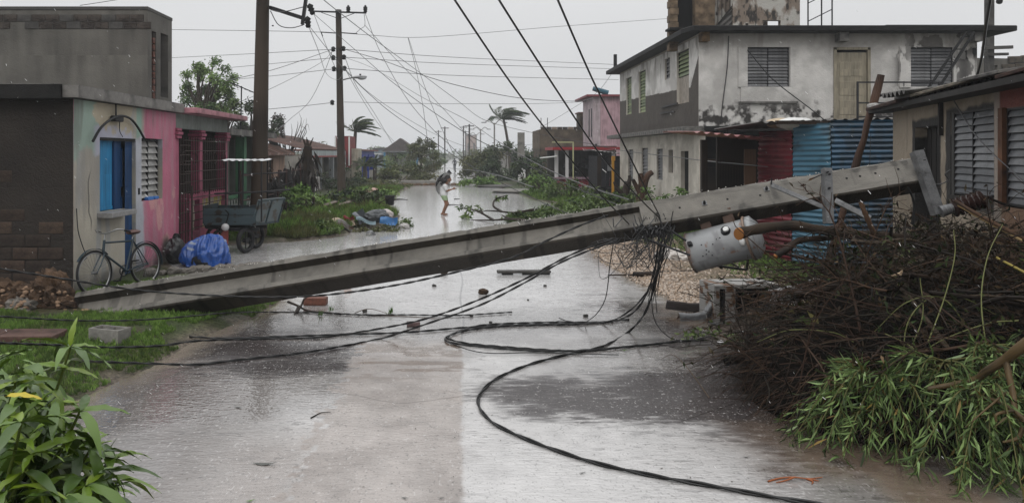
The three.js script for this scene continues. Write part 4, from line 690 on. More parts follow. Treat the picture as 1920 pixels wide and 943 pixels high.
// ---------- thin wires in the air ----------
{
  const W = (label, pts, r = 0.012) => { const mb = new MB(); mb.tube(spline(pts.map(([u, v, d]) => P(u, v, d)), pts.length * 9), r, 4, null, false); tag(part(scene, 'power_line', mb.geo(), M.wire), label, 'power line'); };
  W('slack wire from the top edge past the street lamp pole to the pink house side', [[600, -6, 16], [635, 22, 18], [700, 72, 22], [782, 132, 28], [860, 190, 32], [912, 226, 36], [1011, 251, 33], [1100, 268, 30], [1168, 282, 28], [1300, 298, 20], [1420, 310, 14.5]], 0.012);
  W('long slanting wire from the crossarm down behind the tilted conductors', [[583, 21, 18.9], [660, 88, 17], [744, 160, 15], [860, 241, 13], [955, 291, 12], [1055, 341, 11], [1180, 392, 10]], 0.0075);
  W('slanting wire from the lower arm insulator ending near the leafy branch', [[580, 49, 18.9], [646, 130, 17.5], [720, 200, 16], [800, 256, 14.5], [860, 297, 13.5], [910, 326, 12.6], [980, 362, 11.6], [1065, 400, 10.6]], 0.0075);
  W('wire from the top spool insulator bowing right under the palm', [[646, 92, 40.6], [720, 114, 38], [800, 143, 36], [880, 165, 36], [980, 184, 38], [1078, 189, 42], [1112, 183, 50]], 0.016);
  W('wire from the middle spool insulator sloping down to the house shed', [[646, 107, 40.6], [700, 128, 36], [790, 181, 30], [870, 222, 25], [930, 262, 21], [1010, 308, 16], [1090, 344, 12.5], [1180, 374, 10.4]], 0.0095);
  W('wire from the lowest spool insulator drooping towards the far right bushes', [[646, 128, 40.6], [690, 172, 42], [760, 220, 46], [840, 262, 52], [900, 276, 60], [1000, 270, 75]], 0.015);
  W('highest level wire crossing the sky behind the street lamp pole', [[300, 55, 44], [450, 57, 42], [602, 60, 41], [700, 66, 44], [765, 70, 46], [850, 66, 48], [1040, 50, 52], [1260, 34, 58]], 0.013);
  W('level wire left of the lamp pole on the top spool', [[300, 109, 60], [460, 101, 50], [625, 92, 41]], 0.015);
  W('level wire right of the lamp pole on the top spool', [[646, 92, 41], [850, 107, 48], [1160, 121, 60]], 0.015);
  W('level wire left of the lamp pole on the middle spool', [[380, 131, 58], [500, 120, 50], [625, 108, 41]], 0.015);
  W('level wire right of the lamp pole on the middle spool', [[646, 107, 41], [850, 119, 48], [1160, 129, 60]], 0.015);
  W('level wire left of the lamp pole on the lowest spool', [[410, 151, 58], [500, 143, 50], [626, 129, 41]], 0.015);
  W('level wire right of the lamp pole on the lowest spool', [[646, 128, 41], [850, 141, 48], [1160, 149, 60]], 0.015);
  W('wire from the lamp pole to the roofs behind the brown pole', [[300, 222, 58], [460, 208, 48], [560, 199, 44], [623, 192, 41]], 0.015);
  W('faint level wire leading right from the lamp pole at palm height', [[645, 191, 41], [850, 194, 48], [1080, 191, 56], [1230, 170, 62]], 0.012);
  W('broken wire dropping from the high level wire, left strand', [[765, 71, 46], [780, 130, 46], [793, 200, 45], [802, 266, 45]], 0.013);
  W('broken wire dropping from the high level wire, right strand', [[766, 71, 46], [785, 130, 45], [815, 210, 44], [852, 292, 43]], 0.013);
  W('broken wire falling from the crossarm end past the lamp towards the girl', [[685, 26, 40.6], [712, 95, 40], [760, 180, 39], [806, 236, 38], [846, 274, 38], [905, 332, 38]], 0.013);
  W('short jumper wire hanging from the crossarm end to the bracket', [[683, 26, 40.6], [684, 47, 40.6], [676, 54, 40.6], [667, 62, 40.6]], 0.012);
  W('second slack wire hanging from the jumper down to the right', [[684, 47, 40.6], [730, 98, 41], [790, 160, 43], [860, 235, 46], [905, 290, 50]], 0.012);
  W('crossing wire rising from the left roofs to the upper spool', [[425, 151, 30], [520, 128, 36], [622, 93, 41]], 0.014);
  W('crossing wire rising from the antenna to the upper spool', [[440, 195, 34], [520, 160, 37], [600, 118, 40], [625, 94, 41]], 0.011);
  W('curved wire from the spool falling towards the broken stump', [[624, 93, 41], [606, 140, 41], [580, 190, 40], [545, 222, 38], [510, 252, 36]], 0.012);
  W('looped wire hanging from the steel arm against the lamp pole', [[579, 50, 19], [596, 92, 24], [614, 140, 30], [636, 148, 38], [645, 128, 40.6]], 0.009);
  W('wire falling from the middle spool to the house behind the lamp', [[647, 108, 40.6], [668, 160, 44], [704, 215, 50], [740, 276, 58]], 0.015);
  W('paired wire falling from the lowest spool to the far roofs', [[647, 129, 40.6], [676, 180, 46], [712, 235, 54], [755, 282, 66]], 0.015);
  W('wire dropping from the crossarm through the spools', [[588, 24, 40.6], [606, 72, 40.7], [625, 118, 40.8], [642, 160, 40.9]], 0.012);
  W('wire running along the road at the height of the girl', [[828, 314, 60], [880, 318, 42], [930, 327, 30], [1000, 350, 20]], 0.013);
  W('thin wire sloping in front of the dark porch to the red shed', [[1168, 282, 28], [1250, 292, 22], [1330, 302, 18], [1440, 312, 14.4]], 0.009);
  W('short wire from the blue pipe to the wall bracket of the big house', [[1012, 240, 58], [1070, 205, 54], [1120, 172, 50], [1158, 122, 40]], 0.014);
  W('wire over the grey building at the top left edge', [[150, 10, 24], [190, 4, 24], [240, -4, 24]], 0.01);
  W('thick drop cable bending over the louvred house at the right edge', [[1862, -30, 8.6], [1850, 40, 9], [1838, 120, 9.6], [1818, 180, 9.9], [1806, 214, 10.05]], 0.018);
  W('thin white drop wire hanging in front of the blue shed', [[1633, 248, 13.6], [1630, 330, 13.6], [1626, 420, 13.6]], 0.006);
}

// ---------- two-storey house on the right ----------
{
  const h = thing('two_storey_house', 'stained white two-storey house with flat roof and grey louvre windows', 'house', [7.76, 0, -25]);
  const FW = 9.0, y0 = 3.1, FH = 3.0;
  const front = ctex(768, 256, (u, v) => {
    const x = u * FW, y = v * FH, n = fb(x * 1.3, y * 1.3, 5), m = fb(x * 5, y * 5, 4), st = fb(x * 4, y * 0.5, 4);
    let c = mixc([0.74, 0.715, 0.685], [0.56, 0.54, 0.515], sst(0.4, 0.66, n));
    c = mixc(c, [0.32, 0.29, 0.26], 0.55 * sst(0.5, 0.68, st) * sst(1.6, 3, y));
    c = mixc(c, [0.05, 0.045, 0.042], sst(0.5, 0.66, m * 0.6 + n * 0.35 + 0.2 * (1 - sst(0, 0.9, y))) * (1 - sst(0.5, 1.0, y)));
    c = mixc(c, [0.04, 0.036, 0.034], 0.92 * (sst(0.5, 0.56, fb(x * 3.4, y * 2.6 + 5, 5)) * sst(6.6, 7.0, x) * sst(2.0, 2.5, y) + sst(0.5, 0.58, fb(x * 5, y * 2.2, 4)) * gauss(x, y, 8.6, 1.4, 0.5, 2) + sst(0.5, 0.58, fb(x * 5 + 7, y * 2.2, 4)) * gauss(x, y, 6.55, 1.8, 0.22, 1.2)));
    c = mixc(c, [0.33, 0.3, 0.27], 0.5 * sst(2.5, 2.9, y + 0.3 * n));
    const k = 0.92 + 0.3 * (m - 0.5); return [c[0] * k, c[1] * k, c[2] * k];
  }, 1 / FW, 1 / FH);
  const wm = mat([1, 1, 1], 0.7, { map: front, bumpMap: rep(bumpPlaster, 0.8, 0.8), bumpScale: 0.015 });
  part(h, 'front_wall', wallGeo(FW, FH, 0.22, [[1.58, 1.27, 2.94, 2.55], [4.36, 0.06, 5.52, 2.5], [6.86, 1.27, 8.24, 2.55]]), wm, [0, y0, 0]);
  // street side: white above, bare grey render below a slanting line, cream ground floor
  const SL = 12.2, sideT = ctex(512, 256, (u, v) => {
    const x = u * SL, y = v * 6.0, n = fb(x * 1.4, y * 1.4, 5), m = fb(x * 5, y * 5, 4), line = 4.72 - 0.32 * x / SL + (x > 11.3 ? (x - 11.3) * 1.1 : 0) + 0.08 * (m - 0.5);
    let c = mixc([0.8, 0.78, 0.75], [0.58, 0.56, 0.53], sst(0.42, 0.62, n)); c = mixc(c, [0.2, 0.18, 0.16], 0.7 * sst(0.5, 0.64, fb(x * 4, y * 1.1 + 3, 4)) * sst(4.9, 5.8, y));
    if (y < line) c = mixc([0.075, 0.062, 0.053], [0.105, 0.09, 0.077], n); if (y < 3.0) { c = mixc([0.8, 0.745, 0.66], [0.6, 0.55, 0.48], sst(0.4, 0.6, n)); c = mixc(c, [0.2, 0.17, 0.14], 0.7 * (1 - sst(0.2, 0.9, y + 0.3 * m))); }
    const k = 0.92 + 0.3 * (m - 0.5); return [c[0] * k, c[1] * k, c[2] * k];
  }, 1 / SL, 1 / 6.0);
  const sm = mat([1, 1, 1], 0.7, { map: sideT, bumpMap: rep(bumpPlaster, 0.8, 0.8), bumpScale: 0.015 });
  const zx = (d) => 37.2 - d;   // local x of the side wall grows towards the viewer
  const holesUp = [[zx(35.8), 4.0, zx(34.7), 5.68], [zx(33.3), 3.95, zx(32.1), 5.72], [zx(29.1), 4.98, zx(28.4), 5.76], [zx(27.5), 3.95, zx(26.05), 5.78]], holesDn = [[zx(35.4), 1.0, zx(34.4), 2.4], [zx(32.8), 1.0, zx(31.7), 2.45], [zx(30.3), 1.2, zx(29.4), 2.4], [zx(28.6), 1.5, zx(28.0), 2.35], [zx(27.0), 0, zx(26.1), 2.3]];
  const side = part(h, 'street_wall', wallGeo(SL - 0.006, 6.08, 0.22, [...holesUp, ...holesDn]), sm, [-0.003, 0, -12.2], [0, -Math.PI / 2, 0]);
  const green = [[0.22, 0.27, 0.13], [0.3, 0.35, 0.18], [0.18, 0.22, 0.12]].map((c) => mat(c, 0.5)), greys = [[0.13, 0.13, 0.14], [0.18, 0.18, 0.19], [0.23, 0.23, 0.24]].map((c) => mat(c, 0.45, { map: rep(streakMap, 0.6, 2) }));
  louvre(side, zx(35.8), 4.0, 1.1, 1.68, 1, 13, -0.1, green, M.darkMetal); louvre(side, zx(33.3), 3.95, 1.2, 1.77, 1, 13, -0.1, green, M.darkMetal); louvre(side, zx(29.1), 4.98, 0.7, 0.78, 1, 5, -0.1, greys, M.darkMetal); louvre(side, zx(27.5), 4.9, 1.45, 0.88, 1, 6, -0.1, green, M.darkMetal);
  new MB().box(zx(26.8), 4.42, -0.12, 1.4, 0.95, 0.05).build(side, 'shutter_board', mat([0.5, 0.44, 0.38], 0.6, { map: streakMap }));
  for (const q of [holesDn[0], holesDn[1], holesDn[2]]) louvre(side, q[0], q[1], q[2] - q[0], q[3] - q[1], 1, 10, -0.1, greys, M.darkMetal);
  new MB().box(zx(28.3), 1.92, -0.15, 0.6, 0.85, 0.02).box(zx(26.55), 1.15, -0.15, 0.9, 2.3, 0.02).build(side, 'opening', M.void);
  new MB().bar(V(zx(29.4), 3.95, 0.05), V(zx(27.2), 3.98, 0.06), 0.05, 0.05).bar(V(zx(29.6), 3.75, 0.05), V(zx(27.7), 3.72, 0.06), 0.04, 0.04).build(side, 'pipe', M.darkMetal);
  // floor ledge, roof slab, corner beam
  new MB().box(-0.28, 3.0, -6.0, 0.62, 0.16, 12.9).build(h, 'ledge', M.greySlab);
  new MB().box(4.5, 3.02, -1.7, 9.0, 0.15, 3.8).build(h, 'floor_slab', M.blackSlab);
  const roofG = new THREE.Shape(); roofG.moveTo(-0.32, 0.5); roofG.lineTo(9.9, 0.5); roofG.lineTo(9.9, -13); roofG.lineTo(-0.5, -13); roofG.lineTo(-0.5, -0.2); roofG.lineTo(-0.32, 0.5);
  const rf = part(h, 'roof', new THREE.ExtrudeGeometry(roofG, { depth: 0.14, bevelEnabled: true, bevelSize: 0.02, bevelThickness: 0.02, bevelSegments: 1 }).rotateX(Math.PI / 2).translate(0, 6.25, 0), M.blackSlab); rf.position.z = 0; rf.scale.set(1, 1, 1);
  for (const [x, w] of [[0.12, 0.26], [4.55, 0.3], [8.85, 0.3]]) new MB().box(x, 5.95, 0.17, w, 0.3, 0.34).build(h, 'beam_end', x < 1 ? mat([0.2, 0.12, 0.05], 0.7, { map: mouldMap }) : M.greySlab);
  new MB().box(7.6, 6.27, -0.2, 3.4, 0.1, 1.0).build(rf, 'coping', M.blackSlab);
  // front windows and door
  const sur = new MB(); sur.box(1.42, 1.9, 0.015, 0.3, 1.3, 0.05).box(3.0, 1.9, 0.015, 0.1, 1.3, 0.05).box(2.2, 1.02, 0.015, 1.7, 0.48, 0.05); sur.build(h, 'surround', wm, [0, y0, 0]);
  new MB().box(2.23, 0.76, 0.04, 1.9, 0.06, 0.08).build(h, 'sill', M.greySlab, [0, y0, 0]);
  louvre(h, 1.58, y0 + 1.27, 1.36, 1.28, 2, 12, -0.1, greys, M.darkMetal, { jit: 0.12 });
  louvre(h, 6.86, y0 + 1.27, 1.38, 1.28, 2, 12, -0.1, greys, M.darkMetal, { jit: 0.12 });
  new MB().box(6.65, 1.9, 0.02, 0.36, 1.32, 0.06).build(h, 'pilaster', wm, [0, y0, 0]);
  const cream = mat([0.42, 0.37, 0.28], 0.55, { map: rep(streakMap, 1, 0.5) }), dr = part(h, 'door', B1(1.0, 2.32, 0.05, 0.006), cream, [4.94, y0 + 1.22, -0.06]);
  for (const y of [0.62, 0.0, -0.62]) part(dr, 'panel', B1(0.74, 0.46, 0.03, 0.012), cream, [0, y, 0.022]);
  new MB().box(4.4, 1.28, 0.0, 0.09, 2.5, 0.1).box(5.49, 1.28, 0.0, 0.09, 2.5, 0.1).box(4.94, 2.5, 0.0, 1.18, 0.08, 0.1).build(h, 'door_frame', cream, [0, y0, 0]);
  // balcony rail
  const ra = new MB(); for (const y of [3.35, 3.78, 4.42]) ra.bar(V(4.6, y, 1.0), V(7.3, y, 1.0), 0.045, 0.045); for (const x of [4.62, 7.15]) ra.bar(V(x, 2.9, 1.0), V(x, 4.44, 1.0), 0.05, 0.05); ra.build(h, 'balcony_rail', M.darkMetal);
  new MB().box(6.2, 3.03, 0.6, 4.4, 0.12, 1.3).build(h, 'balcony_floor', M.greySlab);
  // broken ladder leaning on the right window
  const ld = thing('ladder', 'black metal ladder leaning against the right louvre window upstairs', 'ladder');
  const la = P(1732, 178, 23.9), lb = P(1812, 60, 24.4), lc = P(1752, 178, 23.9), le = P(1826, 60, 24.4); new MB().bar(la, lb, 0.06, 0.06).build(ld, 'stile', M.black); new MB().bar(lc, le, 0.06, 0.06).build(ld, 'stile', M.black);
  for (let k = 1; k < 8; k += 1.6) new MB().bar(la.clone().lerp(lb, k / 8), lc.clone().lerp(le, k / 8), 0.03, 0.03).build(ld, 'rung', M.black);
  // ground floor: set back, its shade put into a near-black wall, open to a yard
  new MB().box(4.4, 1.5, -3.6, 8.4, 3.0, 0.2).build(h, 'ground_wall', mat([0.03, 0.026, 0.024], 0.8, { map: mouldMap }));
  for (const x of [1.05, 2.5, 6.2]) new MB().box(x, 1.5, -0.15, 0.26, 3.0, 0.26).build(h, 'pillar', M.darkConcrete);
  new MB().box(0.55, 2.0, -0.35, 0.8, 0.06, 0.6).box(0.8, 1.2, -0.8, 0.9, 1.1, 0.08).build(h, 'porch_board', M.darkWood);
  // rooftop remains
  const rt = ctex(256, 128, (u, v) => { const n = fb(u * 8, v * 4, 5), m = fb(u * 26, v * 9, 4); return mixc(mixc([0.5, 0.48, 0.44], [0.25, 0.2, 0.16], sst(0.4, 0.56, n)), [0.05, 0.045, 0.04], sst(0.52, 0.64, m * 0.5 + n * 0.5)); }, 0.4, 0.5);
  const rtm = mat([1, 1, 1], 0.8, { map: rt, bumpMap: bumpPlaster, bumpScale: 0.02 }), blk = mat([0.3, 0.22, 0.15], 0.8, { map: mouldMap, bumpMap: bumpGrain, bumpScale: 0.01 });
  part(h, 'rooftop_wall', wallGeo(2.25, 2.6, 0.2, [[1.0, 0.15, 1.6, 0.42], [0.42, 0.05, 0.52, 0.32]]), rtm, [1.42, 6.25, -0.9]);
  new MB().box(2.05, 7.5, -2.4, 2.2, 2.5, 0.2).build(h, 'rooftop_wall', rtm);
  new MB().box(0.78, 7.4, -2.0, 0.68, 2.3, 0.4).build(h, 'rooftop_pier', blk);
  const bs = new MB(); for (let r = 0; r < 9; r++) for (let k = 0; k < 1; k++) bs.rbox(-0.3 + (r % 2) * 0.03, 6.3 + r * 0.25 - 0.4, -2.0, 0.3, 0.24, 0.3, 0.01); bs.build(h, 'rooftop_blocks', blk);
  new MB().box(0.14, 7.4, -2.15, 0.6, 2.2, 0.05).build(h, 'dark_opening', M.void);
  new MB().box(-0.05, 6.5, -1.7, 1.0, 0.07, 0.6, [0, 0, 0.03]).build(h, 'rooftop_shelf', M.blackSlab);
  for (const [x, rz] of [[1.5, 0.7], [1.65, 0.85]]) part(h, 'roof_sheet', corrugated(0.5, 1.5, 0.14, 0.022, 'x'), M.darkConcrete, [x, 6.9, -1.0], [0, 0.2, -rz]);
  const bars = new MB(); for (let x = 1.15; x < 2.0; x += 0.14) bars.bar(V(x, 6.3, -2.0), V(x, 8.6, -2.0), 0.02, 0.02); bars.build(h, 'window_bars', M.darkMetal);
  const sc = new MB(); for (const x of [3.85, 4.3, 4.65]) sc.bar(V(x, 6.25, -0.7), V(x, 8.4, -0.7), 0.035, 0.035); sc.bar(V(3.8, 6.32, -0.7), V(4.7, 6.32, -0.7), 0.03, 0.03).bar(V(3.85, 6.6, -0.7), V(4.65, 7.0, -0.7), 0.03, 0.03).bar(V(3.85, 7.2, -0.7), V(4.65, 7.6, -0.7), 0.03, 0.03); sc.build(h, 'rooftop_rack', M.darkMetal);
  new MB().bar(V(-0.35, 6.25, -11.6), V(-0.35, 6.9, -11.6), 0.14, 0.14).build(h, 'chimney_pipe', M.black);
  const hg = new MB(); hg.tube(spline([V(0.95, 6.0, 0.06), V(0.9, 5.0, 0.06), V(0.75, 3.8, 0.06), V(0.7, 3.2, 0.06)], 12), 0.016, 4).tube(spline([V(1.55, 5.55, 0.08), V(2.3, 4.6, 0.2), V(3.4, 3.7, 0.3), V(3.9, 3.3, 0.3)], 12), 0.018, 4); hg.build(h, 'wall_cable', M.wire);
  new MB().box(8.9, 3, -6, 0.2, 6, 11.5).box(4.5, 3, -12.1, 8.8, 6.0, 0.2).build(h, 'rear_wall', sm);
}
// ---------- corrugated shed ----------
{
  const s = thing('corrugated_shed', 'shed of dark red and blue corrugated sheets under the big house', 'shed', [0, 0, 0]);
  const sheetMap = (seed) => ctex(256, 256, (x, y) => { const n = fb(x * 5 + seed, y * 5, 4), w = fb(x * 3 + seed, y * 60, 3); return mixc(mixc(mixc([1, 1, 1], [0.5, 0.46, 0.45], sst(0.42, 0.62, n)), [0.9, 0.34, 0.16], 0.55 * sst(0.62, 0.72, fb(x * 9 + seed, y * 4 + 3, 4))), [2.6, 2.6, 2.6], 0.3 * sst(0.6, 0.68, w) * sst(0.42, 0.55, n)); }, 0.5, 0.4);  // pale streaks paint highlights onto the sheets
  const red = mat([0.22, 0.016, 0.032], 0.3, { map: sheetMap(1), metalness: 0.15 }), blue = mat([0.017, 0.072, 0.135], 0.3, { map: sheetMap(5), metalness: 0.15 }), blueL = mat([0.06, 0.17, 0.25], 0.3, { map: sheetMap(9), metalness: 0.15 });
  const face = (name, u0, d0, u1, d1, top, m, pitch = 0.1) => {
    const a = P(u0, 288, d0), b = P(u1, 288, d1), w = Math.hypot(b.x - a.x, b.z - a.z), n = Math.ceil(top / 1.4);
    for (let k = 0; k < n; k++) { const hh = top / n + 0.06; part(s, name, corrugated(w, hh, pitch, 0.014, 'h', 0.05), m, [(a.x + b.x) / 2, hh / 2 + k * top / n - 0.02, (a.z + b.z) / 2 + 0.03 * k], [0, Math.atan2(-(b.z - a.z), b.x - a.x), rr(-0.012, 0.012)]); }
  };
  face('red_sheet', 1421, 16.3, 1484, 15.2, 2.62, red, 0.105); face('blue_sheet', 1486, 15.15, 1556, 14.5, 2.74, blueL, 0.1); face('blue_sheet', 1557, 14.5, 1676, 14.7, 2.8, blue, 0.1);
  const r1 = [P(1330, 272, 16.6), P(1500, 236, 14.9), P(1515, 232, 17.5), P(1380, 262, 19)], cg = corrugated(2.6, 2.4, 0.2, 0.025, 'x');
  const an = part(s, 'awning_sheet', cg, mat([0.3, 0.09, 0.09], 0.35, { map: sheetMap(3) }), [5.95, 2.56, -16.5], [-Math.PI / 2 + 0.03, 0.09, 0]);
  part(s, 'roof_sheet', corrugated(3.2, 2.6, 0.2, 0.025, 'x'), M.darkConcrete, [7.3, 2.82, -16.0], [-Math.PI / 2 - 0.02, -0.03, 0]);
  new MB().box(7.35, 2.8, -14.75, 2.6, 0.07, 0.08).build(s, 'beam', M.darkWood); for (const [x, z] of [[5.2, -16.4], [5.9, -17.4]]) new MB().box(x, 1.25, z, 0.12, 2.5, 0.12).build(s, 'post', M.darkWood);
  part(s, 'plank', B1(0.24, 2.3, 0.04), M.wood, [6.12, 1.15, -16.25]);
  new MB().box(7.4, 1.3, -17.4, 3.2, 2.6, 0.08).build(s, 'rear_wall', M.darkWood);
  for (const [u, v, d, sx, label] of [[1462, 231, 15.6, 0.3, 'rounded cream sack on the shed roof above the red sheets'], [1490, 232, 15.3, 0.36, 'flat white sack on the shed roof beside the cream sack']]) { const k = thing('sack', label, 'sack', P(u, v, d)); part(k, 'sack', lumpy(sx, 3, 0.18, 1.5, 1, 0.36, 0.7, u), u < 1480 ? mat([0.5, 0.4, 0.28], 0.7) : M.white); part(k, 'fold', lumpy(sx * 0.35, 2, 0.2, 2, 1, 0.4, 0.8), M.white, [sx * 0.8, -0.02, 0]); }
}
{ // clutter in the dark porch of the big house
  const c = thing('porch_clutter', 'dark boards and torn sheet piled in the shadowed porch of the white house', 'clutter', [8.6, 0, -23.2]);
  for (let k = 0; k < 7; k++) part(c, 'board', B1(rr(0.15, 0.4), rr(0.9, 1.7), 0.04), k % 3 ? M.darkWood : M.darkConcrete, [-0.6 + k * 0.28, 0.7, rr(-0.3, 0.3)], [rr(-0.2, 0.2), rr(-0.4, 0.4), rr(-0.4, 0.4)]);
  part(c, 'torn_sheet', corrugated(1.4, 0.8, 0.3, 0.05, 'x', 0.3), M.black, [0.2, 1.55, 0.3], [-0.6, 0.2, 0.25]);
}
{ // leaning timber
  const t = thing('timber_pole', 'rough brown timber pole leaning in front of the blue shed', 'timber', [0, 0, 0]), A = P(1652, 140, 13.2), Bq = P(1571, 432, 13.4), dir = Bq.clone().sub(A); const end = A.clone().addScaledVector(dir, 1.42), mb = new MB(), pts = [];
  for (let k = 0; k <= 14; k++) pts.push(A.clone().lerp(end, k / 14).add(V(gs() * 0.012, 0, gs() * 0.01))); mb.tube(pts, (q) => 0.058 + 0.012 * Math.sin(q * 17) + 0.012 * q, 10);
  mb.build(t, 'shaft', mat([0.14, 0.085, 0.062], 0.6, { map: rep(woodMap, 4, 0.6), bumpMap: rep(woodMap, 4, 0.6), bumpScale: 0.012 }));
  const rp = new MB(); for (let k = 0; k < 3; k++) { const c = P(1636, 196 + k * 1.2, 13.1), ps = []; for (let a = 0; a <= 12; a++) ps.push(c.clone().add(V(Math.cos(a / 12 * 6.3) * 0.085, Math.sin(a / 12 * 6.3) * 0.02, Math.sin(a / 12 * 6.3) * 0.085))); rp.tube(ps, 0.006, 4); } rp.tube(spline([P(1640, 196, 13), P(1655, 203, 12.9), P(1664, 192, 12.9), P(1668, 205, 12.9), P(1655, 208, 12.9)], 16), 0.006, 4); rp.build(t, 'rope', M.white);
}
// ---------- louvred house at the right edge ----------
{
  const A = V(7.3, 0, -13), Bq = V(5.9, 0, -8.06), L = 4.95 * 1.018, ang = Math.atan2(-(Bq.z - A.z), Bq.x - A.x);
  const h = thing('louvred_house', 'low beige house with grey louvre windows and rust red corner at the right edge', 'house', A, ang);
  const LEN = 7.4, S = (s) => s * 5.13, HH = 2.93;
  const face = ctex(512, 256, (u, v) => {
    const x = u * LEN, y = v * HH, n = fb(x * 1.6, y * 1.6, 5), m = fb(x * 6, y * 2, 4), w = (fb(x * 3, y * 3 + 4, 4) - 0.5) * 0.12;
    let c = mixc([0.48, 0.405, 0.315], [0.36, 0.3, 0.23], sst(0.4, 0.62, n)); c = mixc(c, [0.24, 0.2, 0.16], 0.5 * sst(0.54, 0.7, m));
    const dk = (x0, x1, y0, y1) => sst(x0 - 0.03, x0 + 0.03, x + w) * (1 - sst(x1 - 0.03, x1 + 0.03, x + w)) * sst(y0 - 0.03, y0 + 0.03, y + w) * (1 - sst(y1 - 0.03, y1 + 0.03, y + w));
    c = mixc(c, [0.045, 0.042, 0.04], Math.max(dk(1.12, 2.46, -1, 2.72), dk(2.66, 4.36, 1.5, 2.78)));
    c = mixc(c, [0.22, 0.055, 0.04], sst(4.42, 4.5, x + w * 0.3) * sst(2.66, 2.72, y)); c = mixc(c, [0.4, 0.34, 0.29], sst(4.3, 4.34, x) * (1 - sst(4.46, 4.5, x)));
    c = mixc(c, [0.26, 0.14, 0.08], 0.8 * sst(4.5, 4.56, x) * (1 - sst(2.64, 2.68, y)));
    c = mixc(c, [0.12, 0.1, 0.08], 0.8 * (1 - sst(0.5, 1.62, y + w * 3)) * sst(2.6, 2.7, x)); const k = 0.92 + 0.3 * (m - 0.5); return [c[0] * k, c[1] * k, c[2] * k];
  }, 1 / LEN, 1 / HH);
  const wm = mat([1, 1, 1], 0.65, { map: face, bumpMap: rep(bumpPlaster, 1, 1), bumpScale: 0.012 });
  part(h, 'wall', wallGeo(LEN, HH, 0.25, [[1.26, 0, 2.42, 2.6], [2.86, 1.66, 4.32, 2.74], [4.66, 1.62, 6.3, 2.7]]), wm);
  const gm = [[0.15, 0.16, 0.18], [0.19, 0.2, 0.22], [0.235, 0.245, 0.265], [0.125, 0.132, 0.147]].map((c) => mat(c, 0.35, { map: rep(streakMap, 0.8, 2), metalness: 0.2 }));
  louvre(h, 2.92, 1.68, 1.4, 1.06, 2, 12, -0.04, gm, M.darkMetal, { tilt: -0.35, jit: 0.06, frame: 0.025 });
  louvre(h, 4.68, 1.64, 1.6, 1.06, 2, 12, -0.03, gm, M.darkMetal, { tilt: -0.35, jit: 0.06, frame: 0.025 });
  const bd = mat([0.03, 0.031, 0.034], 0.6, { map: rep(woodMap, 3, 0.4) });
  const door = part(h, 'door', B1(1.16, 2.6, 0.05), bd, [1.84, 1.3, -0.2]); for (let k = 0; k < 5; k++) part(door, 'board', B1(0.2, 2.56, 0.02, 0.005), bd, [-0.46 + k * 0.23, 0, 0.032]);
  new MB().box(2.92, 2.2, -0.03, 0.1, 1.1, 0.05).build(h, 'jamb', mat([0.06, 0.058, 0.055], 0.6));
  new MB().box(4.6, 2.16, -0.01, 0.12, 1.1, 0.1).build(h, 'rusty_jamb', mat([0.24, 0.11, 0.06], 0.7, { map: mouldMap }));
  part(h, 'side_wall', wallGeo(4.996, HH, 0.2), wm, [0, 0, -5], [0, -Math.PI / 2, 0]);
  new MB().box(3.7, 1.5, -5, 7.2, 3.0, 0.2).box(7.3, 1.5, -2.5, 0.2, 3, 4.8).build(h, 'rear_wall', M.darkConcrete);
  // roof of mixed sheets with a ragged edge
  const dark = mat([0.045, 0.04, 0.038], 0.6, { map: mouldMap }), rust = mat([0.12, 0.055, 0.04], 0.6, { map: mouldMap }), pale = mat([0.42, 0.37, 0.3], 0.5, { map: mouldMap });
  new MB().box(3.6, 2.93, 0.1, 7.7, 0.07, 0.5, [0.03, 0, 0]).build(h, 'eave_beam', dark);
  part(h, 'roof_sheet', corrugated(7.7, 3.2, 0.22, 0.03, 'x'), M.darkConcrete, [3.7, 3.06, -1.35], [-Math.PI / 2 + 0.04, 0, 0]);
  new MB().rbox(1.0, 2.98, 0.28, 1.9, 0.05, 0.3, 0.01, [0.15, 0, 0.012]).build(h, 'ridge_board', rust);
  for (const [x, w, y, m, rz] of [[1.15, 1.0, 3.01, pale, 0.02], [2.1, 1.2, 3.05, M.darkConcrete, -0.02], [3.5, 1.9, 3.05, pale, 0.015], [4.9, 1.2, 3.07, M.greySlab, -0.01], [6.2, 1.6, 3.03, rust, 0.02]]) part(h, 'roof_board', B1(w, 0.035, 0.5, 0.006), m, [x, y, 0.12], [0.13, rr(-0.05, 0.05), rz]);
  part(h, 'loose_sheet', corrugated(1.1, 0.7, 0.18, 0.035, 'x', 0.1), M.darkConcrete, [2.2, 3.09, 0.2], [-Math.PI / 2 + 0.12, 0, 0.05]);
  const hw = new MB(); hw.tube(spline([V(1.7, 3.0, 0.3), V(1.85, 2.88, 0.32), V(2.0, 2.93, 0.3), V(2.1, 3.05, 0.3)], 10), 0.012, 4).tube(spline([V(3.2, 2.95, 0.1), V(4.4, 2.4, 0.2), V(5.6, 2.0, 0.25), V(6.4, 1.8, 0.3)], 14), 0.008, 4); hw.build(h, 'wall_wire', M.wire);
  new MB().box(2.55, 2.7, 0.03, 0.06, 0.5, 0.05).build(h, 'pipe', dark);
}
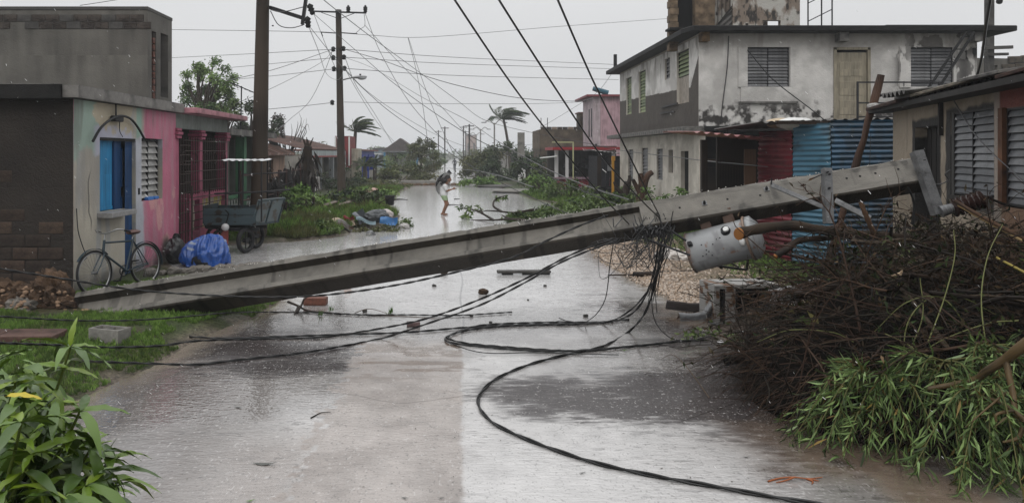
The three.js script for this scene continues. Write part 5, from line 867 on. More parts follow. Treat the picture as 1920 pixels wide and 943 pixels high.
{ // frame and wall behind at the top right
  const p = thing('concrete_post', 'thin dark utility post with crossbar behind the right edge of the white house', 'utility pole', [0, 0, 0]); const d = 30, a = P(1854, 400, d); a.y = 0;
  new MB().bar(a, P(1855, -60, d), 0.24, 0.24).build(p, 'shaft', M.darkConcrete); new MB().bar(P(1842, 90, d - 0.2), P(1898, 88, d - 0.2), 0.12, 0.12).build(p, 'crossbar', M.darkConcrete); new MB().bar(P(1842, 102, d - 0.2), P(1890, 101, d - 0.2), 0.1, 0.1).build(p, 'crossbar', M.darkConcrete);
  part(p, 'insulator', lumpy(0.12, 2, 0.1, 1), M.black, P(1874, 2, d));
  const w = thing('block_wall', 'unfinished brown block storey behind the louvred house roof', 'wall', P(1820, 288, 33).setY(0)); const bm = [M.greyPlaster, mat([0.15, 0.125, 0.1], 0.8, { map: mouldMap }), mat([0.18, 0.15, 0.12], 0.8, { map: mouldMap })];
  part(w, 'wall', wallGeo(6, 6.3, 0.2, [[0.7, 4.8, 1.3, 6.0]]), M.greyPlaster, [0, 0, -0.04], [0, 0.12, 0]);
  const bg = B1(0.58, 0.28, 0.12, 0.01); for (let r = 0; r < 6; r++) for (let k = 0; k < 8; k++) { const x = 1.75 + k * 0.6 - (r % 2) * 0.3; if (x > 1.65) part(w, 'block', bg, bm[Math.floor(rnd() * 3)], [x, 4.7 + r * 0.3 + (k * 0.05), -x * 0.12], [0, 0.12, 0.03]); }
}

// ---------- vegetation helpers ----------
const rdir = () => { const z = rr(-1, 1), a = rnd() * 6.2832, r = Math.sqrt(1 - z * z); return V(r * Math.cos(a), z, r * Math.sin(a)); };
const GREEN = { mid: [[0.035, 0.062, 0.016], [0.055, 0.085, 0.022], [0.075, 0.105, 0.03]], dark: [[0.014, 0.026, 0.01], [0.024, 0.04, 0.014], [0.035, 0.05, 0.018]], olive: [[0.05, 0.055, 0.022], [0.075, 0.075, 0.03], [0.06, 0.07, 0.025]], fresh: [[0.055, 0.1, 0.02], [0.08, 0.14, 0.03], [0.11, 0.17, 0.045]], brown: [[0.03, 0.02, 0.013], [0.045, 0.032, 0.02], [0.028, 0.024, 0.016]] };
// leaves gathered in clumps through an ellipsoid
function leafCloud(mb, c, R, n, size, pal, clumps = 14, spread = 0.3, wind = 0) {
  const cs = []; for (let k = 0; k < clumps; k++) { const d = rdir(), r = Math.cbrt(rr(0.15, 1)); cs.push([d.x * r, Math.max(-0.85, d.y * r), d.z * r, Math.floor(rnd() * 3), rr(0.75, 1.25), rr(0.6, 1.2)]); }
  for (let k = 0; k < n; k++) {
    const q = cs[Math.floor(rnd() * clumps)], s = spread * q[5], p = V(c.x + R.x * (q[0] + gs() * s), c.y + R.y * (q[1] + gs() * s * 0.8), c.z + R.z * (q[2] + gs() * s));
    if (p.y < 0.02) p.y = rr(0.02, 0.2);
    const d = rdir(); d.y -= 0.25; d.x += wind; d.normalize(); const sd = V().crossVectors(d, rdir()).normalize(), col = pal[q[3]], kk = q[4] * rr(0.8, 1.2);
    mb.leaf(p, d, sd, size * rr(0.7, 1.3), size * rr(0.35, 0.55), [col[0] * kk, col[1] * kk, col[2] * kk]);
  }
  return cs;
}
function bush(name, label, cat, c, R, n, size, pal, o = {}) {
  const t = thing(name, label, cat, [c.x, groundY(c.x, -c.z) - 0.02, c.z]), mb = new MB(), ctr = V(0, R.y * 0.75, 0);
  const cs = leafCloud(mb, ctr, R, n, size, pal, o.clumps ?? 16, o.spread ?? 0.3, o.wind ?? 0.3); mb.build(t, 'foliage', M.leaves);
  const st = new MB(); for (const q of cs) { const e = V(R.x * q[0], ctr.y + R.y * q[1], R.z * q[2]); st.tube(spline([V(gs() * R.x * 0.2, 0, gs() * R.z * 0.2), e.clone().multiplyScalar(0.5).add(V(gs() * 0.1, 0.1, 0)), e], 6), [R.y * 0.03, R.y * 0.008], 4, [0.06, 0.045, 0.032]); } st.build(t, 'stem', M.twigs);
  return t;
}
function tree(label, c, h, R, n, size, pal, o = {}) {
  const t = thing(o.name ?? 'tree', label, 'tree', [c.x, 0, c.z]), mb = new MB(), ctr = V(o.lean ?? 0.2, h - R.y * 0.8, 0), cs = leafCloud(mb, ctr, R, n, size, pal, o.clumps ?? 26, o.spread ?? 0.24, 0.5);
  mb.build(t, 'crown', M.leaves);
  const st = new MB(), col = [0.07, 0.055, 0.042]; st.tube(spline([V(0, -0.1, 0), V(0.05, h * 0.3, 0), V((o.lean ?? 0.2) * 0.6, h * 0.55, 0)], 8), [h * 0.035, h * 0.022], 8, col);
  for (const q of cs) { const e = V(ctr.x + R.x * q[0], ctr.y + R.y * q[1], R.z * q[2]); st.tube(spline([V((o.lean ?? 0.2) * 0.55, h * rr(0.4, 0.54), 0), e.clone().lerp(V(0, h * 0.6, 0), 0.5).add(V(gs() * 0.2, 0.1, gs() * 0.2)), e], 7), [h * 0.013, h * 0.003], 4, col); }
  st.build(t, 'trunk', M.twigs); return t;
}
function palm(label, c, h, lean, frond, n, dirx) {
  const t = thing('palm_tree', label, 'palm tree', [c.x, 0, c.z]), st = new MB(), top = V(lean, h, 0); st.tube(spline([V(0, -0.1, 0), V(lean * 0.2, h * 0.4, 0), V(lean * 0.6, h * 0.75, 0), top], 14), (q) => 0.17 - 0.05 * q + 0.008 * Math.sin(q * 90), 8); st.build(t, 'trunk', M.poleWood);
  for (let k = 0; k < n; k++) {
    const a = k / n * 6.283, el = rr(0.2, 1.3), d0 = V(Math.cos(a) * Math.cos(el), Math.sin(el), Math.sin(a) * Math.cos(el)), mb = new MB(), pts = [], L = frond * rr(0.8, 1.1);
    let p = top.clone(), d = d0.clone(); for (let s = 0; s <= 12; s++) { pts.push(p.clone()); d.x += dirx * 0.2; d.y -= 0.055 + 0.008 * s; d.z *= 0.93; d.normalize(); p = p.clone().addScaledVector(d, L / 12); }
    const col = GREEN.dark[k % 3].map((q) => q * 1.3); mb.tube(pts, [0.03, 0.008], 4, [0.06, 0.06, 0.025]);
    for (let s = 1; s <= 12; s++) for (let j = 0; j < 3; j++) { const q = pts[s - 1].clone().lerp(pts[s], j / 3), t0 = V().subVectors(pts[s], pts[s - 1]).normalize(); for (const sg of [-1, 1]) { const sd = V().crossVectors(t0, V(0, 1, 0.01)).normalize().multiplyScalar(sg), ld = t0.clone().multiplyScalar(0.9).addScaledVector(sd, 0.55).add(V(dirx * 0.5, -0.35 + gs() * 0.15, 0)).normalize(); mb.leaf(q, ld, V().crossVectors(ld, rdir()).normalize(), L * 0.34 * Math.sin(0.5 + s / 12 * 2.3), 0.055, col, 0.05); } }
    mb.build(t, 'frond', M.leaves);
  }
  return t;
}

// ---------- houses further down the left side ----------
const washM = (c, o = {}) => mat(c, 0.65, { map: rep(streakMap, 0.35, 0.35), bumpMap: bumpPlaster, bumpScale: 0.008, ...o });
function flatHouse(name, label, x, d0, d1, h, body, roofM, f) {  // facade along the street at x, from depth d0 to d1
  const t = thing(name, label, 'house', [x, 0, -d0], Math.PI / 2), L = d1 - d0; f(t, L, h);
  const end = part(t, 'side_wall', wallGeo(6.996, h, 0.2), body, [0, 0, -7], [0, -Math.PI / 2, 0]); end.position.set(-0.004, 0, -7);
  new MB().box(L / 2, h / 2, -7, L - 0.1, h, 0.2).box(L - 0.1, h / 2, -3.5, 0.2, h, 6.6).build(t, 'rear_wall', body);
  return t;
}
flatHouse('green_porch_house', 'small pale house with a green corner column and flat grey roof behind the cargo cart', -6.9, 22.3, 27.5, 2.75, washM([0.36, 0.37, 0.34]), M.greySlab, (t, L, h) => {
  const w = washM([0.45, 0.46, 0.43]), gr = washM([0.12, 0.3, 0.17]);
  part(t, 'wall', wallGeo(L, h, 0.2, [[0.5, 0, 1.3, 2.1], [2.0, 1.0, 3.0, 2.0]]), w, [0, 0, -1.2]);
  new MB().box(L / 2, h + 0.09, -3.2, L + 0.3, 0.18, 7.2).build(t, 'roof', M.greySlab);
  for (const x of [0.15, 2.4, L - 0.2]) new MB().box(x, h / 2, -0.05, 0.28, h, 0.28).build(t, 'column', gr);
  new MB().box(L / 2, 0.4, -0.05, L - 0.2, 0.12, 0.2).box(L / 2, 0.88, -0.05, L - 0.2, 0.08, 0.18).build(t, 'rail', gr);
  const lt = new MB(); for (let k = 0; k < 16; k++) { lt.bar(V(0.3 + k * 0.3, 0.45, -0.05), V(0.6 + k * 0.3, 0.85, -0.05), 0.03, 0.03).bar(V(0.6 + k * 0.3, 0.45, -0.03), V(0.3 + k * 0.3, 0.85, -0.03), 0.03, 0.03); } lt.build(t, 'lattice', M.white);
  new MB().box(0.9, 1.05, -1.3, 0.78, 2.1, 0.05).box(2.5, 1.5, -1.3, 0.98, 1.0, 0.05).build(t, 'opening', M.void);
});
flatHouse('tiled_house', 'salmon house with a broken brown tiled roof behind the rusty fence', -8.1, 29.6, 36, 2.25, washM([0.5, 0.33, 0.26]), null, (t, L, h) => {
  part(t, 'wall', wallGeo(L, h, 0.2, [[1.2, 1.0, 1.9, 2.0], [3.4, 0, 4.2, 2.0]]), washM([0.55, 0.36, 0.28]));
  new MB().box(1.55, 1.5, -0.12, 0.7, 1.0, 0.04).box(3.8, 1, -0.12, 0.8, 2.0, 0.04).build(t, 'shutter', M.darkWood);
  const rf = sub(t, 'roof', [0, h + 0.05, 0.35], [0.34, 0, 0]), tm = [[0.12, 0.07, 0.055], [0.17, 0.1, 0.08], [0.09, 0.065, 0.055], [0.22, 0.16, 0.14]].map((c) => mat(c, 0.6));
  const tg = new THREE.CylinderGeometry(0.115, 0.13, 0.52, 8, 1, true, -Math.PI / 2, Math.PI).rotateX(Math.PI / 2).rotateX(0.05);
  new MB().box(L / 2, -0.05, -2, L + 0.4, 0.06, 4).build(rf, 'deck', M.darkWood);
  for (let r = 0; r < 7; r++) for (let k = 0; k < 27; k++) if (rnd() > (r > 1 && k > 16 ? 0.3 : 0.04)) part(rf, 'tile', tg, tm[Math.floor(rnd() * 4)], [-0.1 + k * 0.25, 0.0 + rnd() * 0.02, -0.1 - r * 0.44], [0, rr(-0.05, 0.05), 0]);
});
flatHouse('balustrade_house', 'grey fascia house with tiled roof, yellow window grille and white balustrade by the lamp pole', -8.3, 41.5, 56, 2.1, washM([0.38, 0.36, 0.33]), null, (t, L, h) => {
  part(t, 'wall', wallGeo(L, h, 0.2, [[1.5, 0.7, 3.4, 1.9], [5, 0, 6, 2.0], [8, 0.8, 10, 1.9]]), washM([0.5, 0.46, 0.38]), [0, 0, -1.4]);
  new MB().box(2.45, 1.3, -1.5, 1.9, 1.2, 0.04).box(5.5, 1, -1.5, 1, 2.0, 0.04).build(t, 'opening', M.void);
  const ye = new MB(); for (let k = 0; k < 9; k++) ye.box(1.6 + k * 0.22, 1.3, -1.3, 0.05, 1.2, 0.05); ye.box(2.45, 0.7, -1.3, 2.0, 0.07, 0.07).box(2.45, 1.9, -1.3, 2.0, 0.07, 0.07); ye.build(t, 'window_grille', mat([0.55, 0.58, 0.28], 0.5));
  new MB().box(L / 2, h + 0.2, 0, L + 0.2, 0.42, 0.2).build(t, 'fascia', washM([0.55, 0.62, 0.64])); new MB().box(L / 2, h - 0.05, 0.05, L, 0.08, 0.2).build(t, 'red_trim', mat([0.35, 0.05, 0.045], 0.5));
  for (const x of [0.15, 4.6, 9, L - 0.2]) new MB().box(x, h / 2, 0, 0.28, h, 0.28).build(t, 'column', x < 1 ? mat([0.4, 0.06, 0.06], 0.5) : washM([0.42, 0.45, 0.47]));
  part(t, 'roof', corrugated(L, 4, 0.3, 0.06, 'x'), mat([0.17, 0.095, 0.08], 0.6, { map: mouldMap }), [L / 2, h + 0.85, -1.8], [-Math.PI / 2 + 0.25, 0, 0]);
  const bg = new THREE.LatheGeometry([[0.06, 0], [0.08, 0.1], [0.045, 0.3], [0.08, 0.55], [0.06, 0.65]].map(([x, y]) => new THREE.Vector2(x, y)), 8), wh = mat([0.7, 0.66, 0.64], 0.5);
  for (let k = 0; k < 20; k++) part(t, 'baluster', bg, wh, [0.5 + k * 0.21, 0.1, 0.02]); new MB().box(2.5, 0.8, 0.02, 4.2, 0.1, 0.2).box(2.5, 0.07, 0.02, 4.2, 0.12, 0.2).build(t, 'rail', wh);
  const gp = sub(t, 'gate_post', [-0.25, 0, 0.35]); new MB().box(0, 0.85, 0, 0.34, 1.7, 0.34).build(gp, 'shaft', wh); new MB().rbox(0, 1.75, 0, 0.5, 0.14, 0.5, 0.02).rbox(0, 1.9, 0, 0.36, 0.2, 0.36, 0.05).build(gp, 'cap', wh);
});
flatHouse('blue_porch_house', 'house with a bright blue porch frame under the left palm', -8.2, 60, 74, 2.15, washM([0.36, 0.3, 0.24]), null, (t, L, h) => {
  const bl = mat([0.02, 0.05, 0.42], 0.5); part(t, 'wall', wallGeo(L, h, 0.2, [[1, 0, 2, 2], [4, 0.8, 6, 1.9], [9, 0.8, 11, 1.9]]), washM([0.42, 0.35, 0.26]), [0, 0, -1.6]);
  new MB().box(6, 1.0, -1.75, 11, 1.9, 0.04).build(t, 'opening', M.void); new MB().box(L / 2, h + 0.05, 0, L, 0.5, 0.25).build(t, 'fascia', bl); for (const x of [0.2, 4.5, 9, 13.6]) new MB().box(x, h / 2, 0, 0.42, h, 0.4).build(t, 'column', bl);
  new MB().box(L / 2, h + 0.36, -3, L + 0.4, 0.12, 7).build(t, 'roof', mat([0.2, 0.08, 0.06], 0.6)); new MB().box(L / 2, 0.35, 0, L, 0.7, 0.15).build(t, 'low_wall', washM([0.5, 0.46, 0.4]));
});
{
  const t = thing('red_parapet_house', 'dark red upper wall with white pilasters under the left palm', 'house', [-9.0, 0, -57.5]);
  new MB().box(0.55, 2.35, -0.2, 1.1, 2.3, 3).build(t, 'wall', washM([0.3, 0.05, 0.055])); for (const x of [0.05, 0.55, 1.05]) new MB().box(x, 2.4, 1.33, 0.1, 2.1, 0.08).build(t, 'pilaster', M.white);
  new MB().box(1.35, 1.3, -0.5, 0.5, 2.6, 2).build(t, 'annex', washM([0.6, 0.55, 0.45])); new MB().box(0.55, 0.6, -0.2, 1.1, 1.2, 2.9).build(t, 'base', washM([0.4, 0.36, 0.3]));
}
{
  const t = thing('gabled_house', 'dark gable roofed house with blue posts in the haze on the left', 'house', [-7.4, 0, -98]);
  new MB().box(0, 1.3, -2, 4, 2.6, 4).build(t, 'wall', washM([0.3, 0.3, 0.3])); const sh = new THREE.Shape(); sh.moveTo(-2.4, 0); sh.lineTo(0, 1.7); sh.lineTo(2.4, 0); sh.lineTo(-2.4, 0);
  part(t, 'roof', new THREE.ExtrudeGeometry(sh, { depth: 4.6, bevelEnabled: false }).translate(0, 2.5, -4.3), mat([0.09, 0.075, 0.07], 0.7)); for (const x of [-1.9, 2.2]) new MB().box(x, 1.2, 0.9, 0.22, 2.4, 0.22).build(t, 'post', mat([0.06, 0.2, 0.34], 0.5)); new MB().box(-3.4, 2.2, 0.4, 2.2, 0.1, 1.4).build(t, 'porch_roof', M.white); new MB().box(0, 2.5, 0.6, 4.6, 0.1, 0.9).build(t, 'eave', M.slatGrey); new MB().box(-0.7, 1.1, 0.02, 0.8, 1.9, 0.05).build(t, 'door', M.darkWood);
}
// hazy houses in the distance
for (const [x, d, w, h, c, label] of [[-11, 128, 6, 3.0, [0.3, 0.36, 0.42], 'small blue-grey house deep in the haze left of the road'], [-9, 150, 5, 2.7, [0.55, 0.5, 0.4], 'pale yellowish house deep in the haze left of the road'], [6.6, 118, 5, 2.6, [0.4, 0.38, 0.36], 'grey house front behind the right bushes far down the road'], [-13, 172, 7, 3.4, [0.4, 0.36, 0.34], 'farthest greyish house left of the road in the mist'], [5.5, 340, 4.5, 10.4, [0.5, 0.34, 0.28], 'reddish square tower on the horizon right of the road end']]) {
  const t = thing(h > 8 ? 'tower' : 'hazy_house', label, h > 8 ? 'tower' : 'house', [x, 0, -d]); new MB().box(0, h / 2, -2, w, h, 4).build(t, 'wall', washM(c)); new MB().box(0, h + 0.1, -2, w + 0.5, 0.2, 4.6).build(t, 'roof', M.darkConcrete); for (const k of [-0.28, 0.28]) new MB().box(k * w, h * 0.5, 0.01, w * 0.16, h * 0.34, 0.06).build(t, 'window', M.void);
}
// ---------- rusty fence ----------
{
  const t = thing('rusty_fence', 'rusty pipe fence hung with torn black netting along the left verge', 'fence'); const iron = mat([0.07, 0.035, 0.03], 0.7), fx = (d) => -5.75 - (d - 20) * 0.035;
  for (let k = 0; k <= 8; k++) { const d = 20.6 + k * 1.55; const pg = new MB(); pg.tube([V(fx(d), 0, -d), V(fx(d) + rr(-0.06, 0.06), 1.75 + rr(-0.1, 0.1), -d)], 0.03, 6); pg.build(t, 'post', iron); }
  for (const [y, q] of [[1.62, 0.026], [0.95, 0.02], [0.42, 0.02]]) { const m2 = new MB(); m2.tube([V(fx(20.6), y, -20.6), V(fx(26), y - 0.04, -26), V(fx(33), y, -33)], q, 6); m2.build(t, 'pipe', iron); }
  for (let k = 0; k < 7; k++) { const d = 24.4 + k * 1.25, g = new THREE.PlaneGeometry(1.35, rr(1.4, 2.1), 14, 14), p = g.attributes.position; for (let j = 0; j < p.count; j++) { const x = p.getX(j), y = p.getY(j); p.setZ(j, 0.28 * (fb(x * 2 + k * 5, y * 1.6, 3) - 0.5)); if (y > 0.5) p.setY(j, y - 0.45 * vn(x * 4 + k * 9, 3)); } g.computeVertexNormals(); part(t, 'netting', g, mat([0.02, 0.017, 0.017], 0.9), [fx(d), 0.85, -d], [0, Math.PI / 2 + rr(-0.15, 0.15), rr(-0.1, 0.1)]); }
  const lean = new MB(); lean.tube([V(-5.2, 0.1, -22), V(-5.9, 1.3, -22.6)], 0.035, 5).tube([V(-5.1, 0.05, -27), V(-4.6, 0.8, -24.5)], 0.05, 5); lean.build(t, 'leaning_rail', M.wood);
  const vine = new MB(); for (let k = 0; k < 160; k++) { const d = rr(24, 33), a = V(fx(d) + rr(-0.15, 0.25), rr(0, 1.7), -d); vine.tube(spline([a, a.clone().add(V(gs() * 0.2, gs() * 0.3, gs() * 0.5)), a.clone().add(V(gs() * 0.25, -rr(0.2, 0.8), gs() * 0.6))], 5), rr(0.006, 0.014), 3, [0.022, 0.017, 0.014]); }
  tag(vine.build(t, 'dry_vines', M.twigs), null, null, null, 'stuff');
  const s = thing('snapped_trunk', 'snapped dark palm trunk with drooping dead leaves at the fence', 'tree stump', [-6.0, 0, -30.4]); const sm = new MB(); sm.tube(spline([V(0, 0, 0), V(-0.05, 1.2, 0), V(0.08, 2.5, 0)], 10), (q) => 0.2 + 0.05 * Math.sin(q * 20) * (1 - q) + (q > 0.9 ? -0.05 : 0), 9); for (let k = 0; k < 6; k++) sm.tube([V(0.06 + gs() * 0.06, 2.3, gs() * 0.06), V(0.08 + gs() * 0.2, 2.7 + rnd() * 0.2, gs() * 0.2)], [0.07, 0.015], 5); sm.build(s, 'trunk', M.bark);
  const dl = new MB(); for (let k = 0; k < 70; k++) { const a = V(gs() * 0.3, rr(1.3, 2.5), gs() * 0.3), d = V(gs() * 0.6, -1, gs() * 0.6).normalize(); dl.leaf(a, d, V().crossVectors(d, rdir()).normalize(), rr(0.6, 1.3), 0.14, [0.025, 0.02, 0.016]); } dl.build(s, 'dead_leaves', M.leaves);
}
{ // antenna
  const t = thing('antenna', 'thin television antenna above the pale house behind the pink porch', 'antenna', [-6.6, 0, -23.4]), m = new MB(); m.tube([V(0, 2.7, 0), V(0.03, 4.25, 0)], 0.02, 5); m.build(t, 'mast', M.darkMetal); new MB().bar(V(-0.28, 4.35, 0), V(0.42, 4.05, 0), 0.025, 0.025).build(t, 'boom', M.darkMetal); for (let k = 0; k < 5; k++) new MB().bar(V(-0.22 + k * 0.14, 4.31 - k * 0.06, -0.3), V(-0.22 + k * 0.14, 4.31 - k * 0.06, 0.3), 0.014, 0.014).build(t, 'rod', M.darkMetal);
}
// ---------- right side, further down ----------
{
  const t = thing('pink_tower_house', 'tall narrow pink house with dark red roof edge beside the white house', 'house', [9.4, 0, -54]);
  const pk = washM([0.62, 0.4, 0.45]), pl = washM([0.68, 0.56, 0.6]);
  new MB().box(3, 3.1, -2.5, 5.0, 6.2, 5).build(t, 'wall', pk); new MB().box(0.24, 3.1, -2.2, 0.5, 6.2, 4.4).build(t, 'corner', pl); new MB().box(2.6, 6.26, -2.5, 6.2, 0.14, 5.6).build(t, 'roof', mat([0.22, 0.05, 0.06], 0.6)); for (const [z, h] of [[-0.6, 2.0], [-1.6, 2.0]]) new MB().box(-0.012, 4.4, z, 0.05, h, 0.3).build(t, 'window', M.darkMetal); new MB().box(0.2, 2.2, 0.01, 0.14, 1.4, 0.05).build(t, 'window', M.darkMetal);
  const tank = new MB(); tank.add(new THREE.CylinderGeometry(0.16, 0.2, 1.1, 10).rotateZ(Math.PI / 2 - 0.3), new THREE.Matrix4().makeTranslation(0.5, 6.6, 0)); tank.build(t, 'blue_pipe', mat([0.03, 0.1, 0.14], 0.5));
  const u = thing('brick_shell_house', 'roofless brown block house left of the pink tower house', 'house', [6.3, 0, -60]), bm = mat([0.2, 0.155, 0.115], 0.8, { map: rep(mouldMap, 0.4, 0.4), bumpMap: bumpPlaster, bumpScale: 0.02 });
  part(u, 'wall', wallGeo(5, 4.1, 0.25, [[0.8, 2.6, 1.3, 3.3], [2.5, 1, 3.4, 2.4]]), bm); part(u, 'side_wall', wallGeo(5.996, 4.1, 0.25), bm, [0, 0, -6], [0, -Math.PI / 2, 0]); new MB().box(3.9, 4.7, -1, 1.6, 1.3, 1.5).build(u, 'water_tank', bm); new MB().box(3.9, 5.4, -1, 1.8, 0.1, 1.7).build(u, 'tank_lid', M.brick); new MB().box(2.5, 2, -6, 5, 4, 0.2).build(u, 'rear_wall', bm); for (const x of [0.1, 0.6, 3.0]) new MB().box(x, 4.5, -0.1, 0.05, 1.0, 0.05).build(u, 'iron_bar', M.darkMetal);
  const bg = B1(0.4, 0.2, 0.06, 0.01), bl = [bm, M.darkConcrete, mat([0.25, 0.19, 0.14], 0.8)]; for (let k = 0; k < 11; k++) part(u, 'block', bg, bl[k % 3], [0.3 + k * 0.42, 4.2, -0.12]);
}
{
  const t = thing('red_roof_porch', 'open porch house with red roof edge, white columns and red brick parapet', 'house', [5.3, 0, -43]); const red = mat([0.3, 0.03, 0.035], 0.5), wh = mat([0.66, 0.64, 0.64], 0.5), lil = washM([0.46, 0.3, 0.36]);
  new MB().box(1.75, 2.5, -1.6, 3.7, 0.16, 4).build(t, 'roof', red); new MB().box(1.75, 2.6, -1.6, 3.4, 0.08, 3.6).build(t, 'roof_top', M.darkConcrete);
  for (const x of [0.12, 0.35, 0.72, 3.3]) new MB().box(x, 1.6, x === 0.35 ? -1.5 : 0, 0.16, 1.7, 0.16).build(t, 'column', wh); new MB().box(1.75, 0.2, -0.02, 3.5, 0.4, 0.3).build(t, 'base', lil); new MB().box(1.75, 0.86, 0, 3.5, 0.1, 0.26).build(t, 'rail', lil);
  const bk = B1(0.23, 0.085, 0.12, 0.008), bms = [mat([0.22, 0.025, 0.04], 0.5), mat([0.16, 0.018, 0.03], 0.5), mat([0.27, 0.05, 0.06], 0.5)]; for (let r = 0; r < 4; r++) for (let k = 0; k < 13; k++) part(t, 'brick', bk, bms[Math.floor(rnd() * 3)], [0.3 + k * 0.25 + (r % 2) * 0.1, 0.46 + r * 0.1, 0]);
  new MB().box(1.75, 0.6, -0.1, 3.3, 0.42, 0.1).build(t, 'parapet', lil); new MB().box(1.75, 1.2, -3.4, 3.5, 2.4, 0.15).box(3.4, 1.2, -1.7, 0.12, 2.4, 3.4).build(t, 'back_wall', washM([0.13, 0.12, 0.115])); const ju = new MB(); for (let k = 0; k < 14; k++) ju.rbox(rr(0.9, 3.1), rr(0.9, 2.0), -rr(0.6, 2), rr(0.15, 0.6), rr(0.06, 0.3), 0.3, 0.02, [0, rnd(), rr(-0.3, 0.3)]); ju.build(t, 'stored_things', M.darkMetal);
  new MB().rbox(-0.35, 2.02, 0.3, 0.9, 0.06, 0.5, 0.02, [0, 0, 0.1]).build(t, 'white_board', M.white);
  const f = thing('pipe_frame', 'pale yellow pipe frame standing before the red roofed porch', 'frame', [5.35, 0, -41]), pc = mat([0.5, 0.5, 0.28], 0.5); new MB().bar(V(0.72, 0, 0), V(0.72, 2.84, 0), 0.06, 0.06).build(f, 'post', pc); new MB().bar(V(-0.4, 2.82, 0), V(0.75, 2.82, 0), 0.06, 0.06).build(f, 'crossbar', pc);
}
{
  const t = thing('black_shed', 'low black tarpaper shed with grey roof beside the yellow post', 'shed', [6.95, 0, -38.8]); const tar = mat([0.02, 0.02, 0.024], 0.6, { bumpMap: rep(bumpPlaster, 2, 2), bumpScale: 0.03 });
  part(t, 'roof', corrugated(2.4, 3, 0.2, 0.02, 'x', 0.08), M.greySlab, [0.95, 2.28, -1.2], [-Math.PI / 2 + 0.02, 0.12, 0]); const bd = B1(0.2, 2.1, 0.03); for (let k = 0; k < 9; k++) part(t, 'board', bd, k % 3 ? tar : M.darkWood, [0.1 + k * 0.21, 1.05, rr(-0.03, 0.03)], [0, rr(-0.1, 0.1), rr(-0.02, 0.02)]); part(t, 'side_wall', wallGeo(2.6, 2.1, 0.06), tar, [0, 0, -2.6], [0, -Math.PI / 2, 0]); new MB().box(0.62, 1.5, 0.04, 0.22, 0.3, 0.03).build(t, 'hatch', M.slatGrey);
  const cl = new MB(); for (let k = 0; k < 9; k++) cl.rbox(rr(-0.4, 1.4), rr(0.15, 0.5), rr(0.3, 0.9), rr(0.3, 0.8), rr(0.1, 0.5), 0.4, 0.03, [rr(-0.4, 0.4), rnd(), rr(-0.4, 0.4)]); cl.build(t, 'scrap', M.black);
  const y = thing('yellow_post', 'upright yellow post in front of the black shed', 'post', [7.42, 0, -37.2]); new MB().rbox(0, 1.05, 0, 0.11, 2.1, 0.11, 0.01).build(y, 'post', mat([0.6, 0.3, 0.04], 0.5)); new MB().rbox(0.02, 1.98, 0, 0.17, 0.22, 0.13, 0.02).build(y, 'cap', mat([0.6, 0.3, 0.04], 0.5));
}
{ // stumps and shrubs before the white house
  const s = thing('tree_stump', 'lopped brown tree trunk with stubby limbs beside the white house', 'tree stump', [7.02, 0, -29.8]), m = new MB(); m.tube(spline([V(0, -0.1, 0), V(0.03, 0.5, 0), V(0.1, 1.15, 0)], 10), (q) => 0.24 - 0.06 * q, 10).tube(spline([V(0.1, 1.0, 0), V(0.25, 1.35, 0), V(0.45, 1.5, 0)], 8), [0.15, 0.1], 8).tube(spline([V(0.06, 1.0, 0), V(0.0, 1.3, 0), V(-0.02, 1.45, 0)], 6), [0.13, 0.1], 8).tube(spline([V(0, 0.6, 0), V(-0.2, 1.0, 0), V(-0.32, 1.2, 0.1)], 6), [0.1, 0.07], 7); m.build(s, 'trunk', mat([0.13, 0.075, 0.05], 0.7, { map: woodMap, bumpMap: woodMap, bumpScale: 0.02 }));
  const s2 = thing('tree_stump', 'dark forked stump left of the lopped brown trunk', 'tree stump', [6.65, 0, -30.6]), m2 = new MB(); m2.tube(spline([V(0, -0.1, 0), V(-0.05, 0.6, 0), V(0.05, 1.1, 0)], 8), [0.2, 0.14], 8).tube(spline([V(-0.05, 0.5, 0), V(-0.35, 0.8, 0), V(-0.5, 1.1, 0)], 8), [0.12, 0.05], 7).tube(spline([V(0.02, 0.9, 0), V(0.12, 1.2, 0), V(0.1, 1.35, 0)], 6), [0.1, 0.06], 7); m2.build(s2, 'trunk', M.darkWood);
  bush('shrub', 'thin bright green shrub against the cream ground floor wall', 'shrub', P(1250, 288, 25.6), V(0.75, 0.75, 0.5), 650, 0.14, GREEN.fresh, { clumps: 14, spread: 0.2 });
  bush('shrub', 'tuft of green leaves under the stump by the black shed', 'shrub', P(1172, 288, 34), V(0.55, 0.4, 0.5), 300, 0.16, GREEN.fresh);
  bush('shrub', 'green plants seen through the dark porch of the white house', 'shrub', P(1388, 288, 24.2), V(0.5, 1.3, 0.6), 700, 0.2, GREEN.mid);
}
